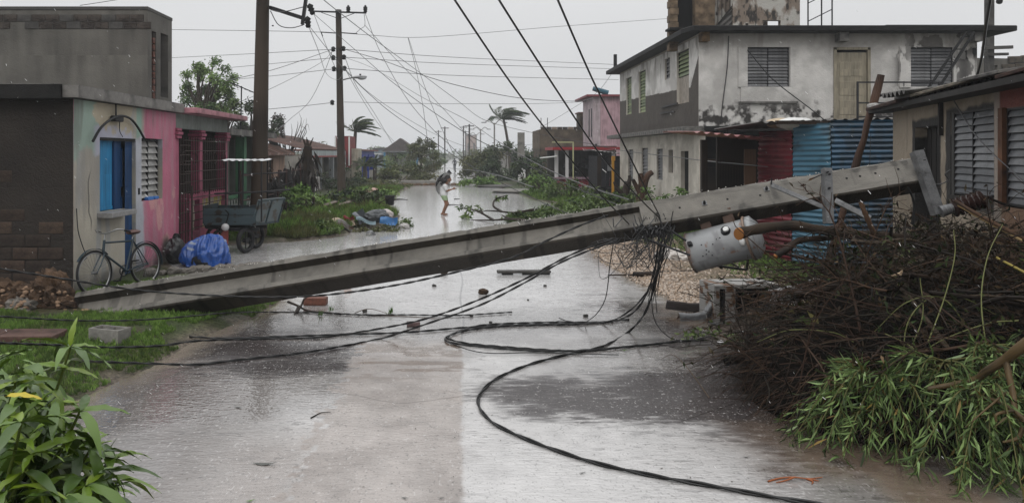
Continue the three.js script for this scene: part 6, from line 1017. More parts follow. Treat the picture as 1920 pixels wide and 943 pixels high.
// ---------- trees, bushes, palms ----------
tree('broad green tree rising behind the grey building and pink roof', P(378, 288, 45), 7.4, V(1.75, 1.75, 1.6), 4200, 0.2, GREEN.fresh, { clumps: 34, spread: 0.17 });
tree('lower dark green tree between the antenna and the brown pole', P(468, 288, 47), 5.3, V(1.7, 1.4, 1.5), 3600, 0.19, GREEN.dark, { clumps: 28, spread: 0.18 });
tree('sparse dark tree just right of the brown pole', P(508, 288, 49), 4.9, V(0.65, 1.5, 0.7), 420, 0.2, GREEN.brown, { clumps: 20, spread: 0.14, name: 'bare_tree' });
tree('small leafy bush tree below the antenna beside the green column', P(418, 288, 40), 5.2, V(0.9, 0.8, 0.8), 1200, 0.19, GREEN.mid, { clumps: 14 });
{ const t = thing('bare_tree', 'leafless twiggy tree above the tiled roof', 'tree', P(540, 288, 48).setY(0)), m = new MB(); for (let k = 0; k < 22; k++) { const a = rr(-1, 1); m.tube(spline([V(0, 0, 0), V(a * 0.5, 2.2, gs() * 0.3), V(a * 1.6, rr(2.8, 4.2), gs()), V(a * 2.0 + gs() * 0.3, rr(3.2, 4.8), gs())], 9), [0.05, 0.006], 4, [0.1, 0.09, 0.085]); } m.build(t, 'branches', M.twigs); }
palm('windblown palm over the blue porch house on the left', P(663, 288, 62).setY(0), 4.0, 0.15, 2.0, 17, 1);
palm('tall windblown palm right of the road bending to the right', P(957, 288, 85).setY(0), 6.0, -0.75, 2.9, 20, 1);
{
  for (const [u, d, label] of [[684, 57, 'small drooping young palm before the blue porch'], [703, 61, 'second young palm beside the blue porch column']]) { const t = palm(label, P(u, 288, d).setY(0), 1.3, 0, 1.1, 11, 0.4); }
  const st = thing('concrete_stub_post', 'thick broken concrete post right of the tall palm', 'post', P(977, 288, 58).setY(0)); new MB().box(0, 1.9, 0, 0.5, 3.8, 0.5).build(st, 'shaft', M.concrete); new MB().box(0.02, 0.9, 0.3, 0.56, 1.4, 0.1).build(st, 'panel', M.white);
  tree('round olive tree on the left verge before the misty gable', P(788, 288, 72), 3.4, V(1.75, 1.9, 1.4), 3600, 0.24, GREEN.olive, { clumps: 26, spread: 0.2 });
  for (const [u, d, rx, ry, n, pal, label] of [
    [905, 66, 2.2, 1.6, 3400, 'olive', 'wide olive thicket at the right roadside below the palm'], [948, 62, 2.0, 1.7, 3400, 'dark', 'dark thicket directly below the tall palm'], [988, 54, 1.3, 1.1, 1800, 'dark', 'dark bush at the foot of the broken concrete post'],
    [1012, 47, 1.1, 0.9, 1500, 'mid', 'mid green bush left of the red roofed porch'], [905, 52, 1.3, 0.42, 1300, 'fresh', 'low bright green bush at the right road edge beyond the branch'], [1015, 41, 0.8, 0.6, 900, 'fresh', 'leafy clump on the grass before the red brick parapet'],
    [1000, 75, 1.6, 1.7, 2000, 'dark', 'tall dark bush between palm and block house'], [757, 58, 2.2, 0.75, 2200, 'olive', 'low brownish thicket along the left road edge'], [700, 50, 2.6, 0.36, 1700, 'olive', 'low scrub before the blue porch house'], [750, 86, 2.0, 1.5, 1900, 'mid', 'bush beneath the gable house'],
    [575, 25.5, 0.9, 0.5, 800, 'fresh', 'bright weeds at the foot of the rusty fence'], [690, 35, 1.3, 0.3, 800, 'fresh', 'low green weeds on the verge beside the lamp pole'], [885, 100, 2.4, 1.6, 2200, 'olive', 'tall thicket leaning over the right road edge far down the street'], [812, 112, 1.9, 1.6, 1800, 'mid', 'green bush at the left road edge beyond the round olive tree'], [640, 46, 1.4, 0.8, 1300, 'dark', 'dark shrub against the white balustrade'], [668, 29, 1.0, 0.42, 1100, 'dark', 'twiggy dark shrub on the verge behind the rubbish'], [1070, 36, 1.2, 0.5, 1300, 'mid', 'spreading shrub before the black scrap by the shed']])
    bush('bush', label, 'bush', P(u, 288, d), V(rx, ry, rx * 0.8), n, d > 50 ? 0.26 : 0.16, GREEN[pal], { clumps: 20, spread: 0.26 });
}
// far off scrub and trees reading as one mass
{
  const mb = new MB(); for (let k = 0; k < 120; k++) { const d = 95 + 260 * Math.pow(rnd(), 0.8), s = rnd() < 0.5 ? -1 : 1, x = s > 0 ? rr(3.5, 12 + d * 0.25) : -rr(5, 14 + d * 0.4), r = rr(1.2, 3), h = rr(1.0, 3.0) * (1 + d / 500); leafCloud(mb, V(x, h * 0.6, -d), V(r, h * 0.7, r), 90, 0.55 + d / 500, GREEN[['mid', 'olive', 'dark'][k % 3]], 7, 0.35); }
  for (let k = 0; k < 260; k++) { const x = rr(-260, 320), d = rr(330, 400), r = rr(3, 7), h = rr(1.6, 4.2); leafCloud(mb, V(x, h * 0.6, -d), V(r, h * 0.7, r), 60, 1.4, GREEN[['mid', 'olive', 'dark'][k % 3]], 6, 0.35); }
  tag(part(scene, 'distant_trees', mb.geo(), M.leaves), 'hazy scrub and trees along the far street and horizon', 'trees', null, 'stuff');
  for (const [u, d, h, which] of [[834, 150, 7.5, 'taller of the two hazy utility poles left of the road end'], [822, 190, 8, 'farther of the two hazy utility poles left of the road end'], [869, 160, 8, 'hazy utility pole nearest the road end on its right side'], [873, 210, 8.5, 'faintest utility pole right of the road end'], [880, 125, 7, 'nearest of the hazy utility poles right of the road end']]) { const t = thing('distant_pole', which, 'utility pole', P(u, 288, d).setY(0), 0, 'distant utility poles in the haze'); new MB().bar(V(0, 0, 0), V(0, h, 0), 0.26, 0.26).build(t, 'shaft', M.darkWood); new MB().bar(V(-0.8, h - 0.3, 0), V(0.8, h - 0.3, 0), 0.14, 0.14).build(t, 'crossarm', M.darkWood); }
  for (const [u, d, label] of [[901, 140, 'hazy double street lamp left of the tall palm'], [927, 110, 'thin grey lamp post just left of the palm crown'], [893, 175, 'faintest street lamp in the mist above the thicket']]) { const t = thing('street_lamp', label, 'street lamp', P(u, 288, d).setY(0)), m = new MB(); m.tube([V(0, 0, 0), V(0, 6.6, 0)], 0.11, 6); m.build(t, 'shaft', M.concrete); const m2 = new MB(); m2.tube(spline([V(-1.3, 6.7, 0), V(-0.7, 7.0, 0), V(0, 6.3, 0)], 8), 0.07, 5).tube(spline([V(1.3, 6.7, 0), V(0.7, 7.0, 0), V(0, 6.3, 0)], 8), 0.07, 5); m2.build(t, 'arms', M.concrete); new MB().box(-1.5, 6.66, 0, 0.7, 0.14, 0.25).box(1.5, 6.66, 0, 0.7, 0.14, 0.25).build(t, 'lamp_head', M.slatGrey); }
}
// raised kerb and rubble where the side street crosses
{
  const t = thing('kerb_wall', 'low grey kerb with washed up rubble across the left half of the street end', 'kerb', [-3.2, 0, -54.5]); new MB().rbox(0.3, 0.17, 0, 4.6, 0.34, 0.4, 0.04).build(t, 'kerb', M.concrete); const m = new MB(); for (let k = 0; k < 60; k++) m.add(lumpy(rr(0.06, 0.2), 1, 0.4, 2, 1.3, 0.6, 1, k), new THREE.Matrix4().makeTranslation(rr(-2.2, 3.2), 0.05, rr(0.2, 0.9))); tag(m.build(t, 'rubble', M.rubble), null, null, null, 'stuff');
  const t2 = thing('asphalt_slab', 'lifted slab of road at the right beyond the girl', 'slab', [2.4, 0.08, -51]); part(t2, 'slab', lumpy(1, 3, 0.15, 1.5, 1.3, 0.12, 0.7), M.darkConcrete); const t3 = thing('asphalt_slab', 'pale broken slab beside the right verge beyond the branch', 'slab', [3.1, 0.1, -44]); part(t3, 'slab', lumpy(1, 3, 0.2, 1.5, 1.4, 0.14, 0.8, 4), M.concrete);
}

// ---------- girl with a broken umbrella ----------
const skinM = mat([0.27, 0.14, 0.09], 0.5), hairM = mat([0.012, 0.009, 0.008], 0.45);
{
  const t = thing('person', 'barefoot girl in white shirt and pale green shorts on the wet road holding an umbrella', 'person', G(829, 403).setY(0.012));
  const body = [];
  for (const s of [-1, 1]) {
    const z = s * 0.075, kx = s > 0 ? 0.15 : 0.19, fx = s > 0 ? 0 : 0.05;
    body.push([[0.07, 0.68, z], [kx, 0.4, z], 0.085, 0.052], [[kx, 0.4, z], [fx + 0.01, 0.07, z], 0.052, 0.03], [[fx, 0.035, z], [fx + 0.09, 0.025, z * 1.1], 0.032, 0.026], [[fx + 0.09, 0.025, z * 1.1], [fx + 0.15, 0.018, z * 1.25], 0.026, 0.016], [[fx - 0.02, 0.04, z], [fx, 0.06, z], 0.03, 0.03]);
    body.push([[0.1, 1.05, s * 0.14], [s > 0 ? 0.17 : 0.22, 0.87, s * 0.17], 0.042, 0.034], [[s > 0 ? 0.17 : 0.22, 0.87, s * 0.17], [0.38, 0.93, s * 0.06], 0.033, 0.024]);
  }
  body.push([[0.07, 0.7, -0.05], [0.07, 0.7, 0.05], 0.09, 0.09], [[0.08, 0.72, 0], [0.1, 1.02, 0], 0.1, 0.1], [[0.1, 1.05, -0.1], [0.1, 1.05, 0.1], 0.05, 0.05], [[0.12, 1.08, 0], [0.19, 1.2, 0], 0.045, 0.042]);
  const bf = bonesSdf(body, 0.03), pieces = new MB();
  pieces.add(sdfGeo([0.13, 0.62, 0], 0.68, 112, bf), null, null, false);
  const head = bonesSdf([[[0.215, 1.3, 0], [0.23, 1.295, 0], 0.098, 0.092], [[0.235, 1.235, 0], [0.265, 1.21, 0], 0.06, 0.036], [[0.31, 1.27, 0], [0.332, 1.252, 0], 0.012, 0.015], [[0.3, 1.222, -0.014], [0.3, 1.222, 0.014], 0.014, 0.014], [[0.2, 1.27, -0.095], [0.2, 1.255, -0.098], 0.016, 0.012], [[0.2, 1.27, 0.095], [0.2, 1.255, 0.098], 0.016, 0.012], [[0.305, 1.3, -0.035], [0.305, 1.3, 0.035], 0.014, 0.014], [[0.15, 1.12, 0], [0.2, 1.21, 0], 0.044, 0.042]], 0.018);
  pieces.add(sdfGeo([0.23, 1.25, 0], 0.19, 76, head), null, null, false);
  for (const s of [-1, 1]) {   // each hand: palm, four fingers curled round the handle, thumb from the side of the palm
    const w = [0.38, 0.93, s * 0.06], hb = [[w, [0.41, 0.94, s * 0.05], 0.023, 0.027], [[0.41, 0.94, s * 0.05], [0.445, 0.945, s * 0.038], 0.027, 0.024]];
    for (let f = 0; f < 4; f++) { const y = 0.972 - f * 0.018, L = [0.024, 0.028, 0.026, 0.019][f], a = [0.44, y, s * 0.04], b = [0.44 + L, y, s * 0.026], c = [0.446 + L, y - 0.002, s * 0.002]; hb.push([a, b, 0.009, 0.008], [b, c, 0.008, 0.007], [c, [0.44 + L * 0.6, y - 0.003, -s * 0.008], 0.007, 0.006]); }
    hb.push([[0.405, 0.965, s * 0.045], [0.428, 0.99, s * 0.025], 0.011, 0.009], [[0.428, 0.99, s * 0.025], [0.45, 0.997, s * 0.006], 0.009, 0.007]);
    pieces.add(sdfGeo([0.43, 0.95, s * 0.025], 0.085, 56, bonesSdf(hb, 0.006)), null, null, false);
  }
  pieces.build(t, 'body', skinM);
  for (const s of [-1, 1]) { part(t, 'eye', new THREE.SphereGeometry(0.012, 10, 8), M.white, [0.312, 1.283, s * 0.036]); part(t, 'iris', new THREE.SphereGeometry(0.0065, 8, 6), M.black, [0.32, 1.283, s * 0.037]); }
  part(t, 'lips', lumpy(0.016, 1, 0.05, 1, 0.5, 0.35, 1), mat([0.3, 0.09, 0.08], 0.5), [0.313, 1.221, 0]);
  const shirt = bonesSdf([[[0.07, 0.74, -0.06], [0.07, 0.74, 0.06], 0.115, 0.115], [[0.06, 0.76, 0], [0.095, 1.0, 0], 0.135, 0.12], [[0.1, 1.04, -0.12], [0.1, 1.04, 0.12], 0.066, 0.066], [[0.1, 1.04, 0.13], [0.145, 0.93, 0.165], 0.064, 0.06], [[0.1, 1.04, -0.13], [0.17, 0.94, -0.165], 0.064, 0.06], [[0.0, 0.72, 0], [0.0, 0.95, 0.0], 0.08, 0.08]], 0.05);
  const fold = (x, y, z) => 0.012 * (fb(x * 16 + z * 9, y * 9, 3) - 0.5);
  part(t, 'shirt', sdfGeo([0.09, 0.88, 0], 0.3, 88, (x, y, z) => Math.max(shirt(x, y, z) + fold(x, y, z), 0.665 + 0.02 * Math.sin(z * 30) - y, y - 1.115)), mat([0.72, 0.72, 0.72], 0.7));
  const shorts = bonesSdf([[[0.07, 0.69, -0.055], [0.07, 0.69, 0.055], 0.112, 0.112], [[0.075, 0.66, 0.075], [0.11, 0.54, 0.078], 0.1, 0.085], [[0.075, 0.66, -0.075], [0.13, 0.54, -0.078], 0.1, 0.085]], 0.03);
  part(t, 'shorts', sdfGeo([0.09, 0.64, 0], 0.24, 72, (x, y, z) => Math.max(shorts(x, y, z) + fold(x + 3, y, z), 0.535 - y, y - 0.76)), mat([0.36, 0.47, 0.28], 0.7));
  const hair = bonesSdf([[[0.2, 1.325, 0], [0.215, 1.33, 0], 0.108, 0.1], [[0.155, 1.28, 0], [0.05, 1.25, 0.0], 0.09, 0.075], [[0.05, 1.26, 0.02], [-0.1, 1.27, 0.03], 0.07, 0.045], [[-0.1, 1.27, 0.03], [-0.17, 1.22, 0.02], 0.045, 0.02], [[0.12, 1.24, 0.03], [-0.03, 1.12, 0.05], 0.06, 0.035], [[-0.03, 1.12, 0.05], [0.0, 1.06, 0.06], 0.035, 0.015]], 0.03);
  part(t, 'hair', sdfGeo([0.07, 1.23, 0], 0.3, 84, (x, y, z) => Math.max(hair(x, y, z) + 0.014 * Math.sin(y * 130 + x * 40 + z * 30) * (x < 0.14 ? 1 : 0.3), -(Math.hypot((x - 0.33) * 1.0, (y - 1.25) * 0.9, z * 0.8) - 0.108))), hairM);
  // the umbrella, blown out behind her
  const u = thing('umbrella', 'broken black and white umbrella blown back behind the girl', 'umbrella', t.position.clone()), ax = V(-0.86, 0.5, 0.06).normalize(), ct = V(0.12, 1.12, -0.03), e1 = V(0.5, 0.86, 0).normalize(), e2 = V(0, 0, 1);
  const pt = (a, q) => { const r = 0.47 * Math.sin(q * 1.35) / Math.sin(1.35), h = 0.34 * (Math.cos(q * 1.35) - Math.cos(1.35)) / (1 - Math.cos(1.35)); return ct.clone().addScaledVector(ax, h).addScaledVector(e1, r * Math.cos(a)).addScaledVector(e2, r * Math.sin(a)); };
  const blackC = mat([0.012, 0.012, 0.013], 0.6), whiteC = mat([0.7, 0.7, 0.69], 0.6);
  for (let k = 0; k < 8; k++) {
    const a0 = k / 8 * 6.283 - 0.39, a1 = a0 + 6.283 / 8; if (k === 2 || k === 1 || k === 3) continue;
    const m = new MB(), n = 7; for (let i = 0; i < n; i++) for (let j = 0; j < 5; j++) { const A = (x, y) => { const w = x / n, f = a0 + (a1 - a0) * y / 5, sag = 1 - 0.06 * w * w * Math.sin(y / 5 * Math.PI); return ct.clone().add(pt(f, w * 0.98 + 0.02).sub(ct).multiplyScalar(sag)); }; m.quad(A(i, j), A(i + 1, j), A(i + 1, j + 1), A(i, j + 1)); }
    m.build(u, 'panel', k === 0 || k === 4 ? blackC : whiteC);
    if (k > 4) { const m2 = new MB(); for (let i = 0; i < 4; i++) for (let j = 0; j < 5; j++) { const A = (x, y) => { const w = 0.02 + x / 4 * 0.5, f = a0 + (a1 - a0) * y / 5; return ct.clone().add(pt(f, w).sub(ct).multiplyScalar(0.975)); }; m2.quad(A(i, j), A(i + 1, j), A(i + 1, j + 1), A(i, j + 1)); } m2.build(u, 'black_band', blackC); }
  }
  for (let k = 0; k < 8; k++) { const a = k / 8 * 6.283 - 0.39, r = new MB(), ps = []; for (let j = 0; j <= 8; j++) ps.push(pt(a, j / 8)); if (k === 2 || k === 3) for (let j = 5; j <= 8; j++) ps[j].add(V(0.08 * (j - 4), -0.06 * (j - 4), 0)); r.tube(ps, 0.004, 4); r.build(u, 'rib', M.galv); }
  const sh = new MB(); sh.tube([pt(0, 0).addScaledVector(ax, 0.06), V(0.452, 0.955, 0)], 0.006, 6); sh.build(u, 'shaft', M.galv); const hd = new MB(); hd.tube([V(0.44, 0.962, 0), V(0.51, 0.92, -0.005)], 0.011, 7); hd.build(u, 'handle', M.black);
  const rag = new MB(); rag.quad(V(0.2, 1.5, 0.05), V(0.38, 1.47, 0.1), V(0.3, 1.56, 0), V(0.16, 1.56, 0)).quad(V(0.22, 1.56, 0), V(0.3, 1.56, 0.02), V(0.27, 1.62, 0), V(0.2, 1.6, 0)); rag.build(u, 'torn_cloth', blackC);
}
// ---------- distant cyclist ----------
{
  const p0 = G(853, 322).setY(0.01), b = makeBicycle('small dark bicycle ridden away down the hazy road', p0, Math.PI / 2 + 0.1);
  const t = thing('person', 'distant person in dark clothes riding a bicycle away down the road', 'person', p0, Math.PI / 2 + 0.1);
  const bs = [[[0.2, 0.93, -0.06], [0.2, 0.93, 0.06], 0.11, 0.11], [[0.2, 0.95, 0], [0.38, 1.32, 0], 0.13, 0.14], [[0.37, 1.34, -0.14], [0.37, 1.34, 0.14], 0.07, 0.07], [[0.4, 1.4, 0], [0.44, 1.5, 0], 0.05, 0.05], [[0.45, 1.57, 0], [0.46, 1.59, 0], 0.1, 0.1], [[0.52, 1.56, 0], [0.55, 1.55, 0], 0.02, 0.015]];
  for (const s of [-1, 1]) { bs.push([[0.2, 0.92, s * 0.08], [0.5, s > 0 ? 0.62 : 0.85, s * 0.1], 0.085, 0.06], [[0.5, s > 0 ? 0.62 : 0.85, s * 0.1], [s > 0 ? 0.5 : 0.36, s > 0 ? 0.22 : 0.5, s * 0.11], 0.056, 0.036], [[s > 0 ? 0.5 : 0.36, s > 0 ? 0.2 : 0.49, s * 0.11], [s > 0 ? 0.62 : 0.48, s > 0 ? 0.18 : 0.47, s * 0.12], 0.038, 0.026], [[0.38, 1.33, s * 0.17], [0.52, 1.13, s * 0.27], 0.05, 0.04], [[0.52, 1.13, s * 0.27], [0.7, 1.02, s * 0.28], 0.038, 0.028]); for (let f = 0; f < 4; f++) bs.push([[0.72, 1.01, s * (0.25 + f * 0.02)], [0.75, 0.985, s * (0.25 + f * 0.02)], 0.012, 0.01]); bs.push([[0.7, 1.02, s * 0.25], [0.73, 1.0, s * 0.235], 0.012, 0.01]); }
  part(t, 'body', sdfGeo([0.42, 0.92, 0], 0.85, 100, bonesSdf(bs, 0.03)), mat([0.05, 0.05, 0.058], 0.7));
  part(t, 'hair', lumpy(0.112, 2, 0.04, 2, 1, 0.8, 1), hairM, [0.44, 1.61, 0]);
}

// ---------- brush heap on the right ----------
const heapH = (x, d) => { const xs = x - 0.55 * (d - 7.6), a = (xs - 5.2) / (xs < 5.2 ? 2.45 : 4), b = (d - 7.9) / (d < 7.9 ? 2.35 : 2.2), q = a * a + b * b; return q >= 1 ? 0 : 1.72 * Math.pow(1 - q, 0.55) * (0.85 + 0.35 * (fb(x * 1.1 + 3, d * 1.1, 3) - 0.3)); };
{
  const g = new THREE.PlaneGeometry(7, 5, 70, 50), p = g.attributes.position;
  for (let k = 0; k < p.count; k++) { const x = p.getX(k) + 6, d = 7.9 - p.getY(k); p.setXYZ(k, x, heapH(x, d) * 0.66 + 0.12 * (fb(x * 6, d * 6, 3) - 0.5) - 0.08, -d); }
  g.computeVertexNormals();
  const t = thing('brush_heap', 'great dark heap of cut branches, twigs and wilted leaves filling the right side', 'brush heap'); t.userData.kind = 'stuff';
  part(t, 'litter', g, mat([0.01, 0.008, 0.006], 0.95, { specularIntensity: 0.1, bumpMap: rep(bumpPlaster, 40, 30), bumpScale: 0.05 }));  // leaf litter core, near black to paint the shade inside the heap
  const tw = new MB(), cols = [[0.03, 0.019, 0.013], [0.05, 0.029, 0.02], [0.016, 0.012, 0.009], [0.075, 0.046, 0.03], [0.022, 0.018, 0.012]], lv = new MB();
  const leafAt = (p, big) => { const dd = rdir(), pal = fb(p.x * 2.2, p.z * 2.2 + 4, 3) > 0.55 ? GREEN.dark : GREEN.brown, c = pal[Math.floor(rnd() * 3)], kk = rr(0.4, 1.5) * (rnd() < 0.06 ? 2.6 : 1); lv.leaf(p, dd, V().crossVectors(dd, rdir()).normalize(), rr(0.05, 0.11) * big, rr(0.016, 0.034) * big, [c[0] * kk, c[1] * kk, c[2] * kk], rr(-0.2, 0.4)); };
  // sprays: a curved stem with side twigs, some still in leaf
  for (let k = 0; k < 900; k++) {
    const x = 2.6 + 6.0 * rnd(), d = rr(5.4, 10), h = heapH(x, d); if (h < 0.06) continue;
    const o = V(x, h * rr(0.55, 0.98), -d), out = V(x - 5.4, 0, 0.6 * (7.9 - d)).normalize().multiplyScalar(rr(0.1, 1)), dir = rdir().multiplyScalar(0.9).add(out).setY(rr(-0.25, 0.55)).normalize(), L = rr(0.4, 1.25), r = rr(0.004, 0.011) * (rnd() < 0.12 ? 1.9 : 1), col = cols[Math.floor(rnd() * 5)], leafy = rnd() < (x < 3.6 ? 0.12 : 0.5);
    const B = o.clone().addScaledVector(dir, L * 0.55).add(V(gs() * 0.08, gs() * 0.08, gs() * 0.08)), C = B.clone().addScaledVector(dir, L * 0.45).add(V(gs() * 0.12, -rr(0, 0.2), gs() * 0.12)); if (C.y < 0.02) C.y = 0.02; if (C.y > 1.85) C.y = 1.85;
    const ps = spline([o.clone().addScaledVector(dir, -L * 0.3), o, B, C], 10); tw.tube(ps, [r, r * 0.35], 4, col);
    for (let s = 3; s < 11; s++) { const p = ps[s], e = p.clone().addScaledVector(dir, rr(0.05, 0.18)).add(V(gs() * 0.16, gs() * 0.14, gs() * 0.16)); tw.tube([p, p.clone().lerp(e, 0.5).add(V(gs() * 0.015, 0.012, 0)), e], [r * 0.45, r * 0.2], 3, col); if (leafy) { leafAt(e, 1); if (s % 2) leafAt(p.clone().lerp(e, 0.5), 0.9); } }
  }
  for (let k = 0; k < 2600; k++) { const x = 2.7 + 5.8 * rnd(), d = rr(5.5, 9.9), h = heapH(x, d); if (h < 0.05) continue; const A = V(x, h * rr(0.45, 1.0), -d), dir = rdir(); dir.y *= 0.6; const B = A.clone().addScaledVector(dir, rr(0.12, 0.4)), C = B.clone().add(V(gs() * 0.12, gs() * 0.1, gs() * 0.12)); if (C.y < 0.01) C.y = 0.01; const r = rr(0.002, 0.0055); tw.tube([A, B, C], [r, r * 0.4], 3, cols[k % 5]); }
  for (let k = 0; k < 9000; k++) { const x = 2.8 + 5.6 * rnd(), d = rr(5.6, 9.9), h = heapH(x, d); if (h > 0.05) if (x > 3.5 || rnd() < 0.2) leafAt(V(x, h * rr(0.5, 0.98), -d), rr(0.7, 1.3)); }
  for (let k = 0; k < 46; k++) { const x = rr(3.6, 7.5), d = rr(6.2, 9.2), h = heapH(x, d); if (h < 0.3) continue; const o = V(x, h * rr(0.6, 1.0), -d), dir = rdir(); dir.y = rr(-0.15, 0.4); const L = rr(0.6, 1.5), B = o.clone().addScaledVector(dir, L * 0.5).add(V(gs() * 0.1, gs() * 0.1, gs() * 0.1)), C = B.clone().addScaledVector(dir, L * 0.5).add(V(gs() * 0.15, -0.1, gs() * 0.15)), r = rr(0.012, 0.03); if (C.y < 0.03) C.y = 0.03; tw.tube(spline([o.clone().addScaledVector(dir, -0.3), o, B, C], 12), [r, r * 0.5], 6, [[0.02, 0.015, 0.012], [0.045, 0.03, 0.02], [0.08, 0.06, 0.042]][k % 3]); }
  // long rods lying flat towards the left front
  for (let k = 0; k < 330; k++) {
    const A = V(rr(2.55, 4.2), rr(0.03, 0.42), -rr(5.9, 8.0)), a = rr(-0.28, 0.42), L = rr(0.7, 2.2), B = A.clone().add(V(Math.cos(a) * L * 0.5, rr(-0.02, 0.22), -Math.sin(a) * L * 0.5)), C = B.clone().add(V(Math.cos(a) * L * 0.5, rr(-0.1, 0.2), -Math.sin(a) * L * 0.5 + gs() * 0.2));
    const r = rr(0.003, 0.009); tw.tube(spline([A, B, C], 8), [r * 0.5, r], 4, [[0.12, 0.075, 0.05], [0.075, 0.046, 0.034], [0.15, 0.115, 0.065], [0.05, 0.034, 0.025]][k % 4]);
  }
  // fine fringe of reddish twiglets on the road
  for (let k = 0; k < 620; k++) { const x = rr(2.35, 4.3), d = rr(5.7, 7.3), A = V(x + rr(0.2, 0.6), rr(0.06, 0.4), -d), B = V(x, rr(0.012, 0.1), -d + rr(-0.25, 0.35)); if ((x - 4.2) * (x - 4.2) / 3.4 + (d - 7) * (d - 7) / 1.7 > 1) continue; tw.tube(spline([A, A.clone().lerp(B, 0.5).add(V(0, 0.04, gs() * 0.06)), B], 5), [0.004, 0.0015], 3, cols[k % 5]); }
  // low fringe of twigs reaching out over the road
  for (let k = 0, c = 0; k < 20000 && c < 420; k++) { const x = rr(2.2, 5.5), d = rr(5.2, 9.6), h = heapH(x, d); if (h < 0.02 || h > 0.6 || rnd() > 0.75) continue; c++; const o = V(x, h * rr(0.3, 1), -d), out = V(x - 5.0, 0, 0.9 * (7.9 - d)).normalize(), e = o.clone().addScaledVector(out, rr(0.15, 0.5)).add(V(gs() * 0.22, 0, gs() * 0.22)); e.y = rr(0.012, 0.16); const r = rr(0.0025, 0.006); tw.tube(spline([o, o.clone().lerp(e, 0.5).add(V(gs() * 0.05, rr(0, 0.08), gs() * 0.05)), e], 5), [r, r * 0.35], 3, cols[k % 4]); }
  tw.build(t, 'twigs', M.twigs);
  for (let k = 0; k < 26; k++) { const x = rr(3.1, 4.6), d = rr(7.2, 8.4), dd = V(gs(), gs() * 0.4, gs()).normalize(); lv.leaf(V(x, Math.min(heapH(x, d) * 0.8, 0.55) + 0.1, -d + 0.3), dd, V().crossVectors(dd, rdir()).normalize(), rr(0.14, 0.24), rr(0.04, 0.07), [[0.1, 0.12, 0.045], [0.14, 0.14, 0.06], [0.05, 0.09, 0.025]][k % 3]); }
  lv.build(t, 'wilted_leaves', M.heapLeaves);
  for (const [u, v, d, s, c] of [[1455, 654, 7.4, 0.03, [0.35, 0.03, 0.04]], [1458, 695, 7, 0.03, [0.4, 0.5, 0.55]], [1446, 712, 6.9, 0.035, [0.5, 0.25, 0.02]], [1800, 662, 6.4, 0.03, [0.4, 0.1, 0.04]], [1755, 628, 6.5, 0.03, [0.35, 0.1, 0.05]], [1520, 690, 6.9, 0.03, [0.4, 0.15, 0.06]], [1578, 682, 6.8, 0.025, [0.6, 0.62, 0.6]], [1352, 640, 8.6, 0.03, [0.7, 0.7, 0.7]]]) { const q = thing('litter_scrap', 'scrap of coloured litter caught in the brush heap near pixel spot', 'litter'); q.userData.label = `${c[0] > 0.55 ? 'white' : c[2] > 0.4 ? 'pale blue' : c[1] > 0.2 ? 'amber' : c[1] > 0.12 ? 'orange brown' : c[2] > 0.045 ? 'dull red' : 'red'} scrap of litter ${u < 1400 ? 'at the left foot of' : v < 650 ? 'high in' : u > 1700 ? 'deep in the right of' : v > 700 ? 'low under' : 'caught in'} the brush heap`; part(q, 'scrap', lumpy(s, 1, 0.5, 2, 1.4, 0.6, 1, u), mat(c, 0.5), P(u, v, d)); }
}
function limb(name, label, pts, r, m, group, cat = 'branch') { const t = thing(name, label, cat); if (group) t.userData.group = group; const mb = new MB(); mb.tube(spline(pts, pts.length * 6), (q) => r[0] + (r[1] - r[0]) * q + r[0] * 0.08 * Math.sin(q * 31), 9); mb.build(t, 'wood', m); return t; }
const brokenEnd = (t, p, dir, r) => { const e = part(t, 'cut_end', new THREE.CylinderGeometry(r * 0.92, r * 1.0, 0.02, 14).rotateX(Math.PI / 2).scale(1, 1.25, 1), M.cutWood, p); e.quaternion.setFromUnitVectors(V(0, 0, 1), dir.clone().normalize()); };
